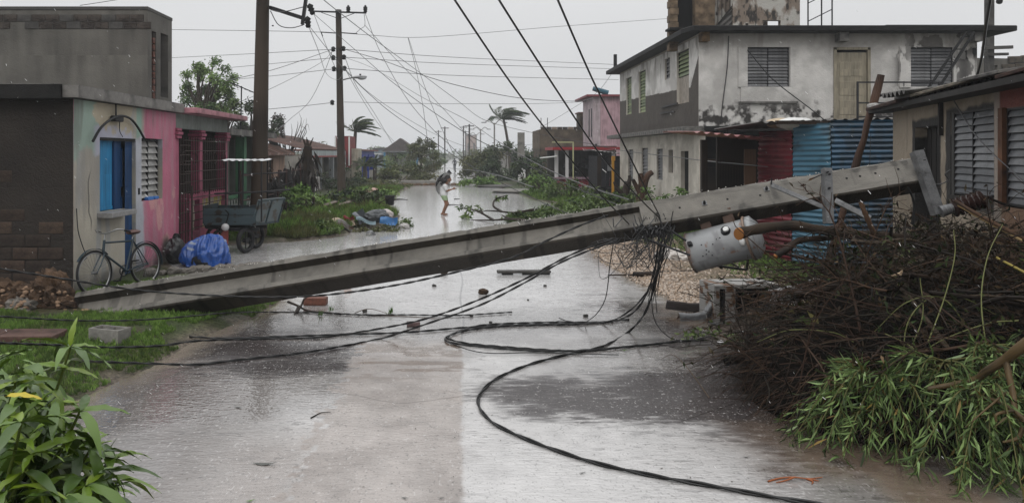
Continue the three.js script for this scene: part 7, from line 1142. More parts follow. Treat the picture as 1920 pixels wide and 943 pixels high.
{
  const a = limb('cut_branch', 'thick dark branch with a bright orange cut end before the transformer', [P(1386, 437, 8.2), P(1410, 431, 8.2), P(1450, 424, 8.2), P(1500, 423, 8.2), P(1560, 434, 8.2), P(1640, 440, 8.3), P(1760, 452, 8.4)], [0.06, 0.04], M.bark); brokenEnd(a, P(1385, 438, 8.17), V(-0.75, -0.25, 0.75), 0.056);
  const b = limb('cut_branch', 'short black broken branch stub pointing down left of the heap', [P(1456, 477, 8.1), P(1476, 466, 8.1), P(1500, 450, 8.2), P(1560, 445, 8.3)], [0.04, 0.03], M.darkWood); brokenEnd(b, P(1454, 480, 8.1), V(-0.7, -0.7, 0.2), 0.025);
  const c = limb('cut_branch', 'dark branch with a white splintered tip in the middle of the heap', [P(1683, 513, 6.9), P(1720, 516, 6.9), P(1780, 524, 7), P(1860, 532, 7.1)], [0.02, 0.02], M.darkWood); for (const [u, v] of [[1672, 516], [1692, 506]]) { const s = new MB(); s.tube([P(1688, 513, 6.88), P(u, v, 6.86)], [0.018, 0.006], 5); s.build(c, 'splinter', mat([0.7, 0.52, 0.34], 0.6)); }
  limb('cut_branch', 'dark rising branch across the upper left of the heap', [P(1490, 552, 7.6), P(1540, 543, 7.6), P(1590, 524, 7.7), P(1625, 508, 7.8)], [0.035, 0.022], M.darkWood);
  limb('cut_branch', 'black upright twig standing before the dark doorway', [P(1711, 420, 8.0), P(1714, 385, 8.0), P(1708, 362, 8.0), P(1702, 350, 8.0)], [0.016, 0.008], M.black);
  limb('cut_branch', 'reddish stake rising out of the heap before the blue shed', [P(1640, 440, 8.0), P(1626, 408, 8.0), P(1613, 378, 8.0)], [0.03, 0.022], M.wood);
  limb('cut_branch', 'brown rods slanting down right below the insulator', [P(1790, 376, 7.9), P(1840, 405, 7.7), P(1900, 436, 7.5), P(1960, 462, 7.3)], [0.018, 0.022], M.wood); limb('cut_branch', 'pale stripped rod under the brown rods at the right edge', [P(1796, 384, 7.95), P(1850, 415, 7.75), P(1920, 452, 7.4)], [0.01, 0.014], mat([0.4, 0.28, 0.13], 0.5)); limb('cut_branch', 'short yellow stripped stick deep in the right of the heap', [P(1868, 482, 7.0), P(1895, 496, 6.9), P(1925, 512, 6.8)], [0.012, 0.012], mat([0.45, 0.36, 0.1], 0.5));
  const s = thing('stem_cluster', 'star shaped cluster of thin dark stems radiating at the left of the heap', 'branch'), m = new MB(), C = P(1404, 652, 7.45);
  for (let k = 0; k < 64; k++) { const d = rdir(); d.x = Math.abs(d.x) * (k % 3 ? 1 : -0.8); d.y = d.y * 0.7 + 0.1; d.z = d.z * 0.7 + 0.15; const L = rr(0.25, 0.8), e = C.clone().addScaledVector(d, L); if (e.y < 0.02) e.y = 0.02; m.tube(spline([C, C.clone().lerp(e, 0.5).add(V(gs() * 0.03, 0.02, gs() * 0.03)), e], 6), [0.007, 0.003], 4, [[0.03, 0.022, 0.018], [0.045, 0.033, 0.026]][k % 2]); }
  m.build(s, 'stems', M.twigs); const lg = new MB(); lg.tube(spline([P(1362, 675, 7.4), P(1385, 672, 7.45), P(1420, 668, 7.5), P(1480, 690, 7.4)], 8), [0.05, 0.045], 8).tube(spline([P(1404, 652, 7.45), P(1398, 600, 7.5), P(1390, 555, 7.6)], 8), [0.016, 0.006], 5).tube(spline([P(1404, 660, 7.45), P(1404, 700, 7.3), P(1400, 730, 7.2), P(1392, 768, 6.95)], 8), [0.016, 0.008], 5); lg.build(s, 'stump', M.darkWood);
  // arched pale shoots
  const sh = [[[1600, 640, 6.6], [1560, 622, 6.6], [1480, 618, 6.7], [1420, 640, 6.8]], [[1695, 700, 6.2], [1700, 610, 6.3], [1740, 560, 6.4], [1800, 556, 6.5], [1870, 590, 6.4]], [[1830, 640, 6.2], [1770, 560, 6.3], [1700, 566, 6.4], [1640, 620, 6.5]], [[1850, 660, 5.9], [1840, 560, 6.1], [1852, 480, 6.3], [1880, 420, 6.5]], [[1740, 640, 6.1], [1770, 560, 6.2], [1790, 480, 6.3], [1788, 430, 6.4]], [[1705, 660, 6.2], [1730, 590, 6.3], [1725, 520, 6.4]], [[1910, 600, 5.9], [1850, 606, 6.0], [1760, 640, 6.1], [1690, 690, 6.0]], [[1660, 625, 6.4], [1710, 650, 6.0], [1745, 690, 5.8], [1830, 712, 5.6]], [[1920, 668, 5.7], [1820, 640, 6.0], [1700, 630, 6.2], [1560, 640, 6.5], [1430, 668, 6.9]], [[1650, 800, 5.9], [1600, 740, 6.2], [1540, 690, 6.5], [1470, 668, 6.8]], [[1400, 655, 7.3], [1500, 618, 7.1], [1620, 560, 7.0], [1690, 520, 7.0]], [[1330, 745, 6.9], [1290, 690, 7.4], [1262, 664, 7.9], [1240, 672, 8.2]]];
  const where = ['low arch at the left front of', 'tall arch in the middle of', 'crossing arch in the middle of', 'right upright in', 'second upright in', 'short upright left of the two uprights in', 'flat right hand sweep over', 'pale bend at the right front of', 'longest flat rod along the front of', 'lower left slanting rod in front of', 'dark rod rising from the star cluster of', 'thin forked twig reaching onto the road from'];
  sh.forEach((px, k) => limb('green_shoot', `thin ${k < 8 ? 'yellow green' : 'brown'} shoot, ${where[k]} the heap`, px.map(([u, v, d]) => P(u, v, d)), [0.0055, 0.003], k < 8 ? mat([0.15, 0.16, 0.055], 0.5) : mat([0.08, 0.055, 0.035], 0.5), null, 'shoot'));
  // big bare fork at the lower right
  const f = thing('bare_fork', 'large bare olive brown forked branch reaching in from the right edge', 'branch'), fm = mat([0.17, 0.13, 0.065], 0.5, { map: rep(woodMap, 4, 2) }), q = (arr, r) => { const mb = new MB(); mb.tube(spline(arr.map(([u, v, d]) => P(u, v, d)), arr.length * 6), r, 8); mb.build(f, 'limb', fm); };
  q([[1960, 618, 5.1], [1912, 652, 5.2], [1886, 672, 5.3], [1850, 695, 5.4], [1822, 712, 5.5], [1740, 728, 5.6]], [0.042, 0.018]); q([[1886, 672, 5.3], [1892, 705, 5.25], [1900, 740, 5.2], [1904, 768, 5.15], [1925, 790, 5.1]], [0.022, 0.016]); q([[1822, 712, 5.5], [1826, 735, 5.45], [1815, 750, 5.45], [1798, 758, 5.4]], [0.022, 0.01]); q([[1904, 768, 5.15], [1870, 775, 5.15], [1868, 790, 5.15]], [0.013, 0.006]); q([[1822, 740, 5.45], [1880, 755, 5.3], [1920, 790, 5.1]], [0.014, 0.01]); q([[1886, 735, 5.25], [1850, 765, 5.2], [1810, 800, 5.2]], [0.009, 0.004]); q([[1918, 800, 5.1], [1908, 820, 5.1], [1880, 828, 5.1]], [0.018, 0.008]);
}
// green willowy branches lying in front of the heap
{
  const lm = [[0.22, 0.33, 0.1], [0.17, 0.27, 0.08], [0.28, 0.4, 0.15], [0.23, 0.34, 0.12]].map((c) => mat(c, 0.35)), lg = [0.1, 0.13, 0.155].map((L, k) => new MB().leaf(V(0, 0, 0), V(1, 0, 0), V(0, 0, 1), L * 1.15, 0.017 + k * 0.0015, null, 0.1).geo());
  const hubs = [['leftmost spray of narrow green leaves fallen on the road edge', 1570, 800, 5.75, 0.75, -1.0], ['middle spray of narrow green leaves arching over the twigs', 1690, 760, 5.65, 0.85, -0.55], ['front spray of narrow green leaves drooping onto the wet road', 1770, 812, 5.3, 0.8, -0.1], ['rightmost spray of narrow green leaves at the lower corner', 1880, 800, 5.2, 0.85, 0.35], ['upper spray of narrow green leaves below the bare fork', 1760, 730, 5.7, 0.7, 0.1]];
  const mass = new MB();
  hubs.forEach(([label, u, v, d, L, bias], hi) => {
    const t = thing('leafy_branch', label, 'branch'), st = new MB(), o = P(u + 80, v - 85, d + 0.25); o.y = Math.max(o.y, 0.25); let made = 0;
    for (let k = 0; k < 17; k++) {
      const a = -1.57 + bias + rr(-1.15, 1.15), dir = V(Math.sin(a + 1.57) , 0, Math.cos(a + 1.57)).multiplyScalar(L * rr(0.5, 1.1)), e = o.clone().add(dir); e.y = rr(0.015, 0.12); const mid = o.clone().lerp(e, 0.45); mid.y += rr(0.05, 0.3);
      const ps = spline([o, mid, e], 14); st.tube(ps, [0.008, 0.003], 4, [0.13, 0.13, 0.05]);
      for (let s = 4; s < 15; s++) for (let j = 0; j < 5; j++) {
        const p = ps[s].clone().add(V(gs() * 0.03, gs() * 0.03, gs() * 0.03)), tdir = V().subVectors(ps[s], ps[s - 1]).normalize().multiplyScalar(0.8).add(rdir().multiplyScalar(0.75)).add(V(0, -0.15, 0)).normalize(); if (p.y < 0.015) p.y = rr(0.015, 0.06);
        if (p.y + tdir.y * 0.13 < 0.01) tdir.y = Math.max(tdir.y, -p.y / 0.14);
        const ku = PU + p.x / -p.z * FOCAL; if (made < 58 && j === 0 && s % 2 && ku < 1920) { made++; const lf = part(t, 'leaf', lg[made % 3], lm[made % 4], p); lf.quaternion.setFromUnitVectors(V(1, 0, 0), tdir); lf.rotateX(rnd() * 6); }
        else { const hashed = rnd(), c = [[0.085, 0.132, 0.036], [0.06, 0.1, 0.028], [0.125, 0.18, 0.06], [0.03, 0.05, 0.015]][(s + j + k) % 4].map((q, i) => (hashed > 0.93 ? q * [1.6, 0.75, 0.7][i] : q)), kk = rr(0.5, 1.25); mass.leaf(p, tdir, V().crossVectors(tdir, rdir()).normalize(), rr(0.06, 0.19), rr(0.01, 0.02), [c[0] * kk, c[1] * kk, c[2] * kk], 0.1); }
      }
    }
    st.build(t, 'stem', M.twigs);
  });
  tag(part(scene, 'narrow_leaves', mass.geo(), M.leaves), 'mass of narrow green leaves on the fallen sprays at the lower right', 'leaves', null, 'stuff');
}
// wrecked metal cabinet and bent sheets at the left foot of the heap
{
  const t = thing('wrecked_cabinet', 'wrecked pale metal cabinet lying open with a black inside', 'cabinet', G(1400, 606).setY(0), 0.12), pw = mat([0.4, 0.39, 0.37], 0.5, { map: rustMap }), W = 0.86, Hh = 0.5, D = 0.45;
  new MB().box(0, Hh, -D / 2, W, 0.02, D).build(t, 'top', pw); new MB().box(0, 0.02, -D / 2, W, 0.02, D).build(t, 'base', pw); new MB().box(-W / 2, Hh / 2, -D / 2, 0.02, Hh, D).build(t, 'side', pw); new MB().box(W / 2, Hh / 2, -D / 2, 0.02, Hh, D, [0, 0, -0.12]).build(t, 'side', pw); new MB().box(0, Hh / 2, -D, W, Hh, 0.02).build(t, 'back', M.void);
  const fr = new MB(); fr.rbox(-W / 2 + 0.03, Hh / 2, 0.0, 0.06, Hh, 0.03, 0.008).rbox(-W / 2 + 0.2, Hh / 2, 0.01, 0.14, Hh, 0.02, 0.008).rbox(0, Hh - 0.02, 0, W, 0.05, 0.03, 0.008).rbox(W / 2 - 0.02, Hh / 2, 0, 0.04, Hh, 0.03, 0.008, [0, 0, -0.12]); fr.build(t, 'frame', pw); new MB().box(-W / 2 + 0.12, Hh / 2, 0.004, 0.035, Hh * 0.94, 0.02).build(t, 'gasket', M.darkMetal); new MB().box(-0.02, 0.26, -0.02, 0.03, 0.4, 0.02).build(t, 'divider', M.black);
  const sheet = (label, pos, w, h, rot, bend, m) => { const g = new THREE.PlaneGeometry(w, h, 24, 8), p = g.attributes.position; for (let k = 0; k < p.count; k++) { const x = p.getX(k), y = p.getY(k); p.setZ(k, bend * Math.sin(x / w * 4.5) + 0.06 * Math.sin(y / h * 7 + x * 3) + 0.05 * (fb(x * 5, y * 5, 2) - 0.5)); } g.computeVertexNormals(); const q = thing('bent_sheet', label, 'metal sheet', pos); part(q, 'sheet', g, m, [0, 0, 0], rot); return q; };
  sheet('bent pale zinc sheet curling up left of the wrecked cabinet', P(1352, 568, 10.1), 0.6, 0.24, [-0.6, 0.3, 0.85], 0.07, M.galv); sheet('crumpled zinc strip flat on the road left of the wrecked cabinet', P(1318, 597, 10.2), 0.62, 0.3, [-1.2, 0.2, 0.2], 0.05, M.galv); sheet('rusty flat strip pointing left onto the road before the cabinet', P(1300, 574, 10.6), 0.75, 0.13, [-0.9, 0.1, 0.0], 0.02, mat([0.1, 0.085, 0.08], 0.5)); sheet('torn zinc sheet sticking out behind the wrecked cabinet', P(1500, 545, 9.3), 0.85, 0.26, [-0.9, 0.2, 0.42], 0.05, mat([0.34, 0.33, 0.33], 0.5, { map: rustMap }));
  const lv = thing('dead_leaf_bunch', 'bunch of dead brown leaves hanging from the rusty strip', 'leaves', P(1290, 590, 10.4)), m = new MB(); for (let k = 0; k < 46; k++) { const d = V(gs(), -0.8, gs()).normalize(); m.leaf(V(rr(-0.12, 0.4), rr(-0.02, 0.06), gs() * 0.1), d, V().crossVectors(d, rdir()).normalize(), rr(0.06, 0.12), 0.04, [0.05, 0.03, 0.02]); } m.build(lv, 'leaves', M.leaves);
  const gl = thing('leaf_tuft', 'wet green leaf tuft lying where the dropped cable meets the heap', 'leaves', G(1318, 640).setY(0)), gm = new MB(); leafCloud(gm, V(0.1, 0.06, 0), V(0.42, 0.08, 0.26), 110, 0.07, GREEN.mid, 9, 0.4); gm.build(gl, 'leaves', M.leaves);
  for (const [u, v, d, label] of [[1285, 661, 8.2, 'grey green leaf blade lifted over the road left of the star cluster'], [1265, 672, 8.1, 'curled dark leaf at the tip of the twig on the road'], [1313, 708, 7.6, 'small green leaf hanging from the twig over the road']]) { const q = thing('leaf', label, 'leaf', P(u, v, d)); part(q, 'blade', new MB().leaf(V(-0.1, 0, 0), V(1, 0.08, 0).normalize(), V(0, 0.3, 1).normalize(), u > 1280 && u < 1300 ? 0.26 : 0.12, 0.055, null, 0.1).geo(), mat(u > 1300 ? [0.08, 0.14, 0.03] : [0.06, 0.07, 0.04], 0.4)); }
}
// ---------- things lying on the road and verges ----------
function lying(name, label, cat, u, v, geo, m, ry = 0, lift = 0, part0) { const t = thing(name, label, cat, G(u, v).setY(0.008 + lift), ry); part(t, part0 ?? cat, geo, m); return t; }
{
  const pl = lying('road_plank', 'long dark plank lying on the wet road beyond the cables', 'plank', 982, 514, new MB().rbox(0, 0.05, 0, 0.98, 0.045, 0.16, 0.01).geo(), M.darkConcrete, 0.03); new MB().rbox(-0.3, 0.014, 0, 0.2, 0.03, 0.14, 0.006).rbox(0.22, 0.014, 0, 0.5, 0.03, 0.15, 0.006).build(pl, 'batten', M.black);
  lying('brick', 'wet brown brick on the road just below the pole', 'brick', 592, 571, new MB().rbox(0, 0.055, 0, 0.33, 0.11, 0.17, 0.012).geo(), M.brick, -0.05); lying('brick', 'small pinkish brick lying between the crossing cables', 'brick', 775, 612, new MB().rbox(0, 0.03, 0, 0.17, 0.06, 0.1, 0.012).geo(), mat([0.3, 0.2, 0.2], 0.5, { map: concreteMap }), 0.1); lying('brick', 'orange brick chip under the middle of the fallen pole', 'brick', 652, 541, new MB().rbox(0, 0.03, 0, 0.11, 0.06, 0.08, 0.012).geo(), mat([0.4, 0.14, 0.05], 0.5), 0.4);
  const st = [[906, 551, 0.07, 'largest dark stone on the open wet road'], [832, 513, 0.065, 'dark stone just under the middle of the pole'], [814, 537, 0.03, 'little dark pebble left of the largest stone'], [1022, 537, 0.025, 'tiny dark pebble right of the largest stone'], [884, 594, 0.02, 'tiny pebble on the road crack line'], [920, 606, 0.02, 'tiny black pebble at the coil of cable'], [1098, 594, 0.03, 'flat dark chip beside the dropped wire'], [684, 585, 0.03, 'small dark stone left of the grass sprout'], [990, 563, 0.015, 'smallest pebble near the long plank'], [1270, 490, 0.1, 'grey stone in front of the white sacks']];
  for (const [u, v, s, label] of st) lying('stone', label, 'stone', u, v, lumpy(s, 2, 0.35, 1.7, 1.2, 0.75, 0.9, u).translate(0, s * 0.5, 0), s > 0.06 ? M.rubble : M.darkConcrete);
  const twig = (label, u, v, px, m, r = 0.008) => { const t = thing('twig', label, 'twig'), mb = new MB(); for (const l of px) mb.tube(spline(l.map(([a, b, y]) => G(a, b, (y ?? 0) + 0.012)), 12), [r, r * 0.4], 5); mb.build(t, 'twig', m); return t; };
  twig('forked orange brown twig at the bottom right of the road', 1490, 897, [[[1440, 901], [1462, 895], [1490, 893, 0.02], [1515, 896], [1542, 893]], [[1490, 893, 0.02], [1470, 900], [1455, 903]], [[1512, 896], [1524, 901], [1522, 906]], [[1515, 896], [1535, 900]]], mat([0.32, 0.1, 0.035], 0.5), 0.007);
  twig('bent bare branch lying by the brown brick below the pole', 560, 570, [[[556, 586], [566, 570, 0.08], [570, 560, 0.15], [578, 555, 0.15]], [[540, 565, 0.05], [560, 573, 0.05], [580, 582], [640, 588]], [[560, 573, 0.05], [552, 588]]], M.darkWood, 0.02); twig('thin arched reed lying on the road beside the grass sprouts', 700, 585, [[[665, 586], [690, 578, 0.06], [715, 583, 0.02], [730, 590]], [[690, 590], [760, 592], [825, 597]], [[600, 583], [660, 588], [740, 591]]], M.wood, 0.006); twig('wavy dark twig left of the middle on the bare asphalt', 590, 780, [[[583, 782], [592, 777], [603, 772], [620, 771]]], M.darkWood, 0.006); twig('thin dry stalk lying right of the coil of cable', 1060, 603, [[[1030, 606], [1055, 600, 0.05], [1090, 605]], [[1048, 595, 0.04], [1075, 606]]], M.black, 0.006);
  twig('little dark twig beyond the girl on the wet road', 850, 384, [[[838, 384], [850, 383], [862, 384]]], M.black, 0.03); twig('short dark stick beyond the girl near her knees', 857, 372, [[[852, 372.5], [862, 372]]], M.black, 0.03); twig('dark stick lying left of the girl by the verge', 745, 374, [[[735, 374], [750, 373], [764, 374]]], M.black, 0.05);
  for (const [u, v, label] of [[730, 590, 'grass sprout lying on the road below the pole'], [618, 584, 'green leaf sprout beside the brown brick'], [600, 592, 'second green sprout near the brick'], [735, 586, 'upright grass sprout on the road by the reed']]) { const t = thing('grass_sprout', label, 'grass', G(u, v).setY(0)), m = new MB(); for (let k = 0; k < 9; k++) { const d = V(gs() * 0.7, 1, gs() * 0.5).normalize(); m.leaf(V(gs() * 0.03, 0, gs() * 0.03), d, V(1, 0, 0.3).normalize(), rr(0.06, 0.13), 0.012, [0.07, 0.14, 0.03]); } m.build(t, 'blades', M.leaves); }
  for (const [u, v, L, label] of [[498, 870, 0.19, 'grey fallen leaf in the lower left of the road'], [448, 764, 0.1, 'tiny dark leaf left of the wavy twig'], [1092, 888, 0.06, 'small dark leaf right of the thick cable'], [1172, 657, 0.09, 'small green leaf at the lower coil'], [760, 935, 0.06, 'grey leaf bit near the bottom centre'], [470, 940, 0.07, 'green leaf tip at the bottom edge'], [828, 935, 0.05, 'second grey leaf bit near the bottom centre'], [1400, 858, 0.06, 'dark leaf below the twig fringe']]) lying('fallen_leaf', label, 'leaf', u, v, new MB().leaf(V(-L / 2, 0.006, 0), V(1, 0.02, 0.1).normalize(), V(0, 0.05, 1).normalize(), L, L * 0.3, null, 0.04).geo(), mat(v === 657 || v === 940 ? [0.1, 0.2, 0.03] : [0.09, 0.09, 0.08], 0.4), rr(-0.5, 0.5), 0, 'blade');
  { const mb = new MB(); for (let k = 0; k < 300; k++) { const d = 5 + 12 * Math.pow(rnd(), 1.4), x = rr(roadL(d) + 0.1, roadR(d) - 0.1), a = rnd() * 3.1, s = rr(0.006, 0.018); mb.leaf(V(x, 0.012, -d), V(Math.cos(a), 0, Math.sin(a)), V(-Math.sin(a), 0.1, Math.cos(a)).normalize(), s * 1.6, s * 0.6, [[0.03, 0.022, 0.016], [0.1, 0.095, 0.085], [0.03, 0.03, 0.015]][k % 3], 0.05); } tag(part(scene, 'road_litter', mb.geo(), M.leaves), 'fine bits of leaf and grit strewn over the wet road', 'litter', null, 'stuff'); }
  // left lawn things
  const cb = thing('concrete_block', 'grey hollow concrete block on the lawn edge below the pole', 'concrete block', G(206, 652).setY(0.05), -0.35), cm = M.concrete; new MB().box(0, 0.09, 0.085, 0.42, 0.19, 0.03).box(0, 0.09, -0.085, 0.42, 0.19, 0.03).box(-0.195, 0.09, 0, 0.03, 0.19, 0.14).box(0.195, 0.09, 0, 0.03, 0.19, 0.14).box(0, 0.09, 0, 0.03, 0.19, 0.14).build(cb, 'shell', cm); new MB().box(0, 0.02, 0, 0.36, 0.02, 0.14).build(cb, 'web', M.darkConcrete);
  const sl = thing('drain_slab', 'reddish brown concrete drain edge with dark gap at the left border', 'drain edge', [-5.0, 0, -8.75], 0.02), rs = mat([0.17, 0.1, 0.085], 0.55, { map: concreteMap, bumpMap: bumpGrain, bumpScale: 0.004 }); for (const [x, w] of [[-0.75, 1.2], [0.18, 0.62]]) new MB().rbox(x, 0.14, 0, w, 0.1, 0.36, 0.02).build(sl, 'slab', rs); new MB().box(-0.4, 0.045, 0.1, 1.8, 0.1, 0.2).build(sl, 'gap', M.void); new MB().rbox(0.75, 0.07, -0.2, 0.4, 0.06, 0.25, 0.02).build(sl, 'rubble_slab', rs);
  const rp = [[18, 570, 0.24, 'low reddish rubble lump at the left border'], [55, 575, 0.22, 'reddish rubble lump between the border and the pointed rock'], [0, 590, 0.16, 'small low lump at the left border below the rubble'], [40, 592, 0.16, 'grey earth lump at the foot of the rubble'], [96, 583, 0.3, 'tall pointed brown rock beside the pole butt'], [118, 586, 0.16, 'low stone leaning on the pointed rock']];
  for (const [u, v, s, label] of rp) { const t = thing('rubble_rock', label, 'rock', G(u, v).setY(0.02)); const tall = s >= 0.3; part(t, 'rock', lumpy(s, 6, 0.6, 4.2, tall ? 0.85 : 1.2, tall ? 1.25 : 0.8, 0.9, u + 3).translate(0, s * 0.6, 0), s === 0.16 && u === 40 ? M.stone : M.rubble); const m = new MB(); for (let k = 0; k < 26; k++) { const d = rdir(); m.add(lumpy(rr(0.012, 0.04), 1, 0.4, 2, 1, 0.8, 1, k), new THREE.Matrix4().makeTranslation(d.x * s * 0.85, s * 0.6 + Math.abs(d.y) * s * (tall ? 1.05 : 0.6), Math.abs(d.z) * s * 0.85)); } tag(m.build(t, 'grit', mat([0.26, 0.17, 0.11], 0.8)), null, null, null, 'stuff'); }
  { const m = new MB(); for (let k = 0; k < 110; k++) m.add(lumpy(rr(0.012, 0.035), 0, 0.3, 2, 1.2, 0.6, 1, k), new THREE.Matrix4().setPosition(G(rr(120, 165), rr(588, 600)).setY(0.06))); tag(part(scene, 'gravel', m.geo(), mat([0.4, 0.27, 0.16], 0.7)), 'scatter of tan crumbs by the pole butt', 'gravel', null, 'stuff'); }
  // right verge: pipe, sacks
  const pp = thing('iron_pipe', 'long dark pipe lying across the gravel behind the hanging wires', 'pipe'), pm = new MB(); pm.tube([G(1188, 514, 0.05), G(1300, 510, 0.06)], 0.05, 9).tube([G(1140, 515, 0.03), G(1196, 514, 0.03)], 0.014, 6); pm.build(pp, 'pipe', M.darkWood);
  for (const [u, v, s, label] of [[1254, 492, 0.24, 'white plastic sack standing crumpled on the gravel'], [1286, 494, 0.27, 'flat white plastic sack half hidden by the transformer']]) { const t = thing('plastic_sack', label, 'sack', G(u, v).setY(0.02)); part(t, 'sack', lumpy(s, 4, 0.4, 2.2, 1.1, u < 1270 ? 0.75 : 0.45, 0.8, u).translate(0, s * 0.4, 0), mat([0.62, 0.58, 0.54], 0.4)); part(t, 'fold', lumpy(s * 0.4, 3, 0.4, 2.4, 0.7, 1.2, 0.6, u + 9).translate(s * 0.7, s * 0.6, 0), mat([0.62, 0.58, 0.54], 0.4)); }
  { const gg = [0, 1, 2].map((k) => lumpy(1, 1, 0.3, 2, 1.2, 0.7, 1, k * 7)); for (let q = 0; q < 3; q++) { const N = 3000, im = new THREE.InstancedMesh(gg[q], mat([[0.42, 0.32, 0.24], [0.3, 0.24, 0.19], [0.5, 0.42, 0.35]][q], 0.6), N), m4 = new THREE.Matrix4(); let c = 0; while (c < N) { const d = rr(10.2, 21), x = roadR(d) + rr(-0.15, 2.5) * Math.pow(rnd(), 0.7); if (fb(x * 0.9 + 5, d * 0.9, 3) < 0.38 && rnd() < 0.7) { c += rnd() < 0.02 ? 1 : 0; continue; } const s = rr(0.008, 0.026); m4.compose(V(x, Math.max(0, groundY(x, d)) + s * 0.3, -d), _q.setFromEuler(_e.set(rnd() * 6, rnd() * 6, rnd() * 6)), V(s, s, s)); im.setMatrixAt(c++, m4); } im.name = numbered('gravel'); tag(shade(im), ['tan gravel on the right verge', 'brown gravel on the right verge', 'pale gravel on the right verge'][q], 'gravel', null, 'stuff'); scene.add(im); } }
}
{ // fallen leafy branch on the wet road and leaf heap behind the pole
  const t = thing('fallen_branch', 'leafy dark branch lying on the flooded road right of the girl', 'branch'), m = new MB(), lv = new MB(), B = (px, r) => m.tube(spline(px.map(([u, v, y]) => G(u, v, (y ?? 0) + 0.03).clone()), 14), r, 5, [0.035, 0.026, 0.02]);
  const Q = (u, v, d = 26) => P(u, v, d); const lines = [[[1000, 392, 24.5], [965, 398, 25], [940, 396, 25.5], [915, 394, 26], [905, 396, 26.5]], [[940, 396, 25.5], [925, 385, 26], [930, 372, 26.5], [948, 366, 26.5]], [[985, 412, 23.8], [955, 410, 24.5], [925, 412, 25], [895, 412, 25.5], [872, 412, 26]], [[925, 412, 25], [905, 400, 26], [885, 392, 26.5], [868, 390, 27]], [[955, 410, 24.5], [940, 402, 25]], [[905, 400, 26], [900, 388, 26.5]]];
  for (const l of lines) m.tube(spline(l.map(([u, v, d]) => P(u, v, d)), 14), [0.045, 0.014], 5, [0.035, 0.026, 0.02]);
  for (const [u, v, d] of [[868, 391, 27], [880, 388, 26.8], [886, 394, 26.5], [875, 400, 26.5], [870, 413, 26], [880, 414, 25.8], [900, 390, 26.5], [948, 367, 26.5], [932, 374, 26.5]]) leafCloud(lv, P(u, v, d), V(0.13, 0.1, 0.1), 15, 0.17, GREEN.mid, 3, 0.4);
  m.build(t, 'wood', M.twigs); lv.build(t, 'leaves', M.leaves);
  for (const [u, v, d, r, label] of [[985, 402, 25, V(0.75, 0.2, 0.6), 'low green leaf heap joining the fallen branch on the road'], [1040, 396, 25.5, V(1.0, 0.34, 0.8), 'larger leaf heap right of the fallen branch behind the pole'], [1095, 380, 27, V(0.9, 0.35, 0.8), 'leaf heap on the grass below the red roofed porch'], [1140, 372, 28, V(0.9, 0.3, 0.7), 'rightmost leaf heap behind the pole below the yellow post']]) bush('leaf_heap', label, 'leaves', P(u, 288, d), r, 1100, 0.17, GREEN.mid, { clumps: 18, spread: 0.32 });
}
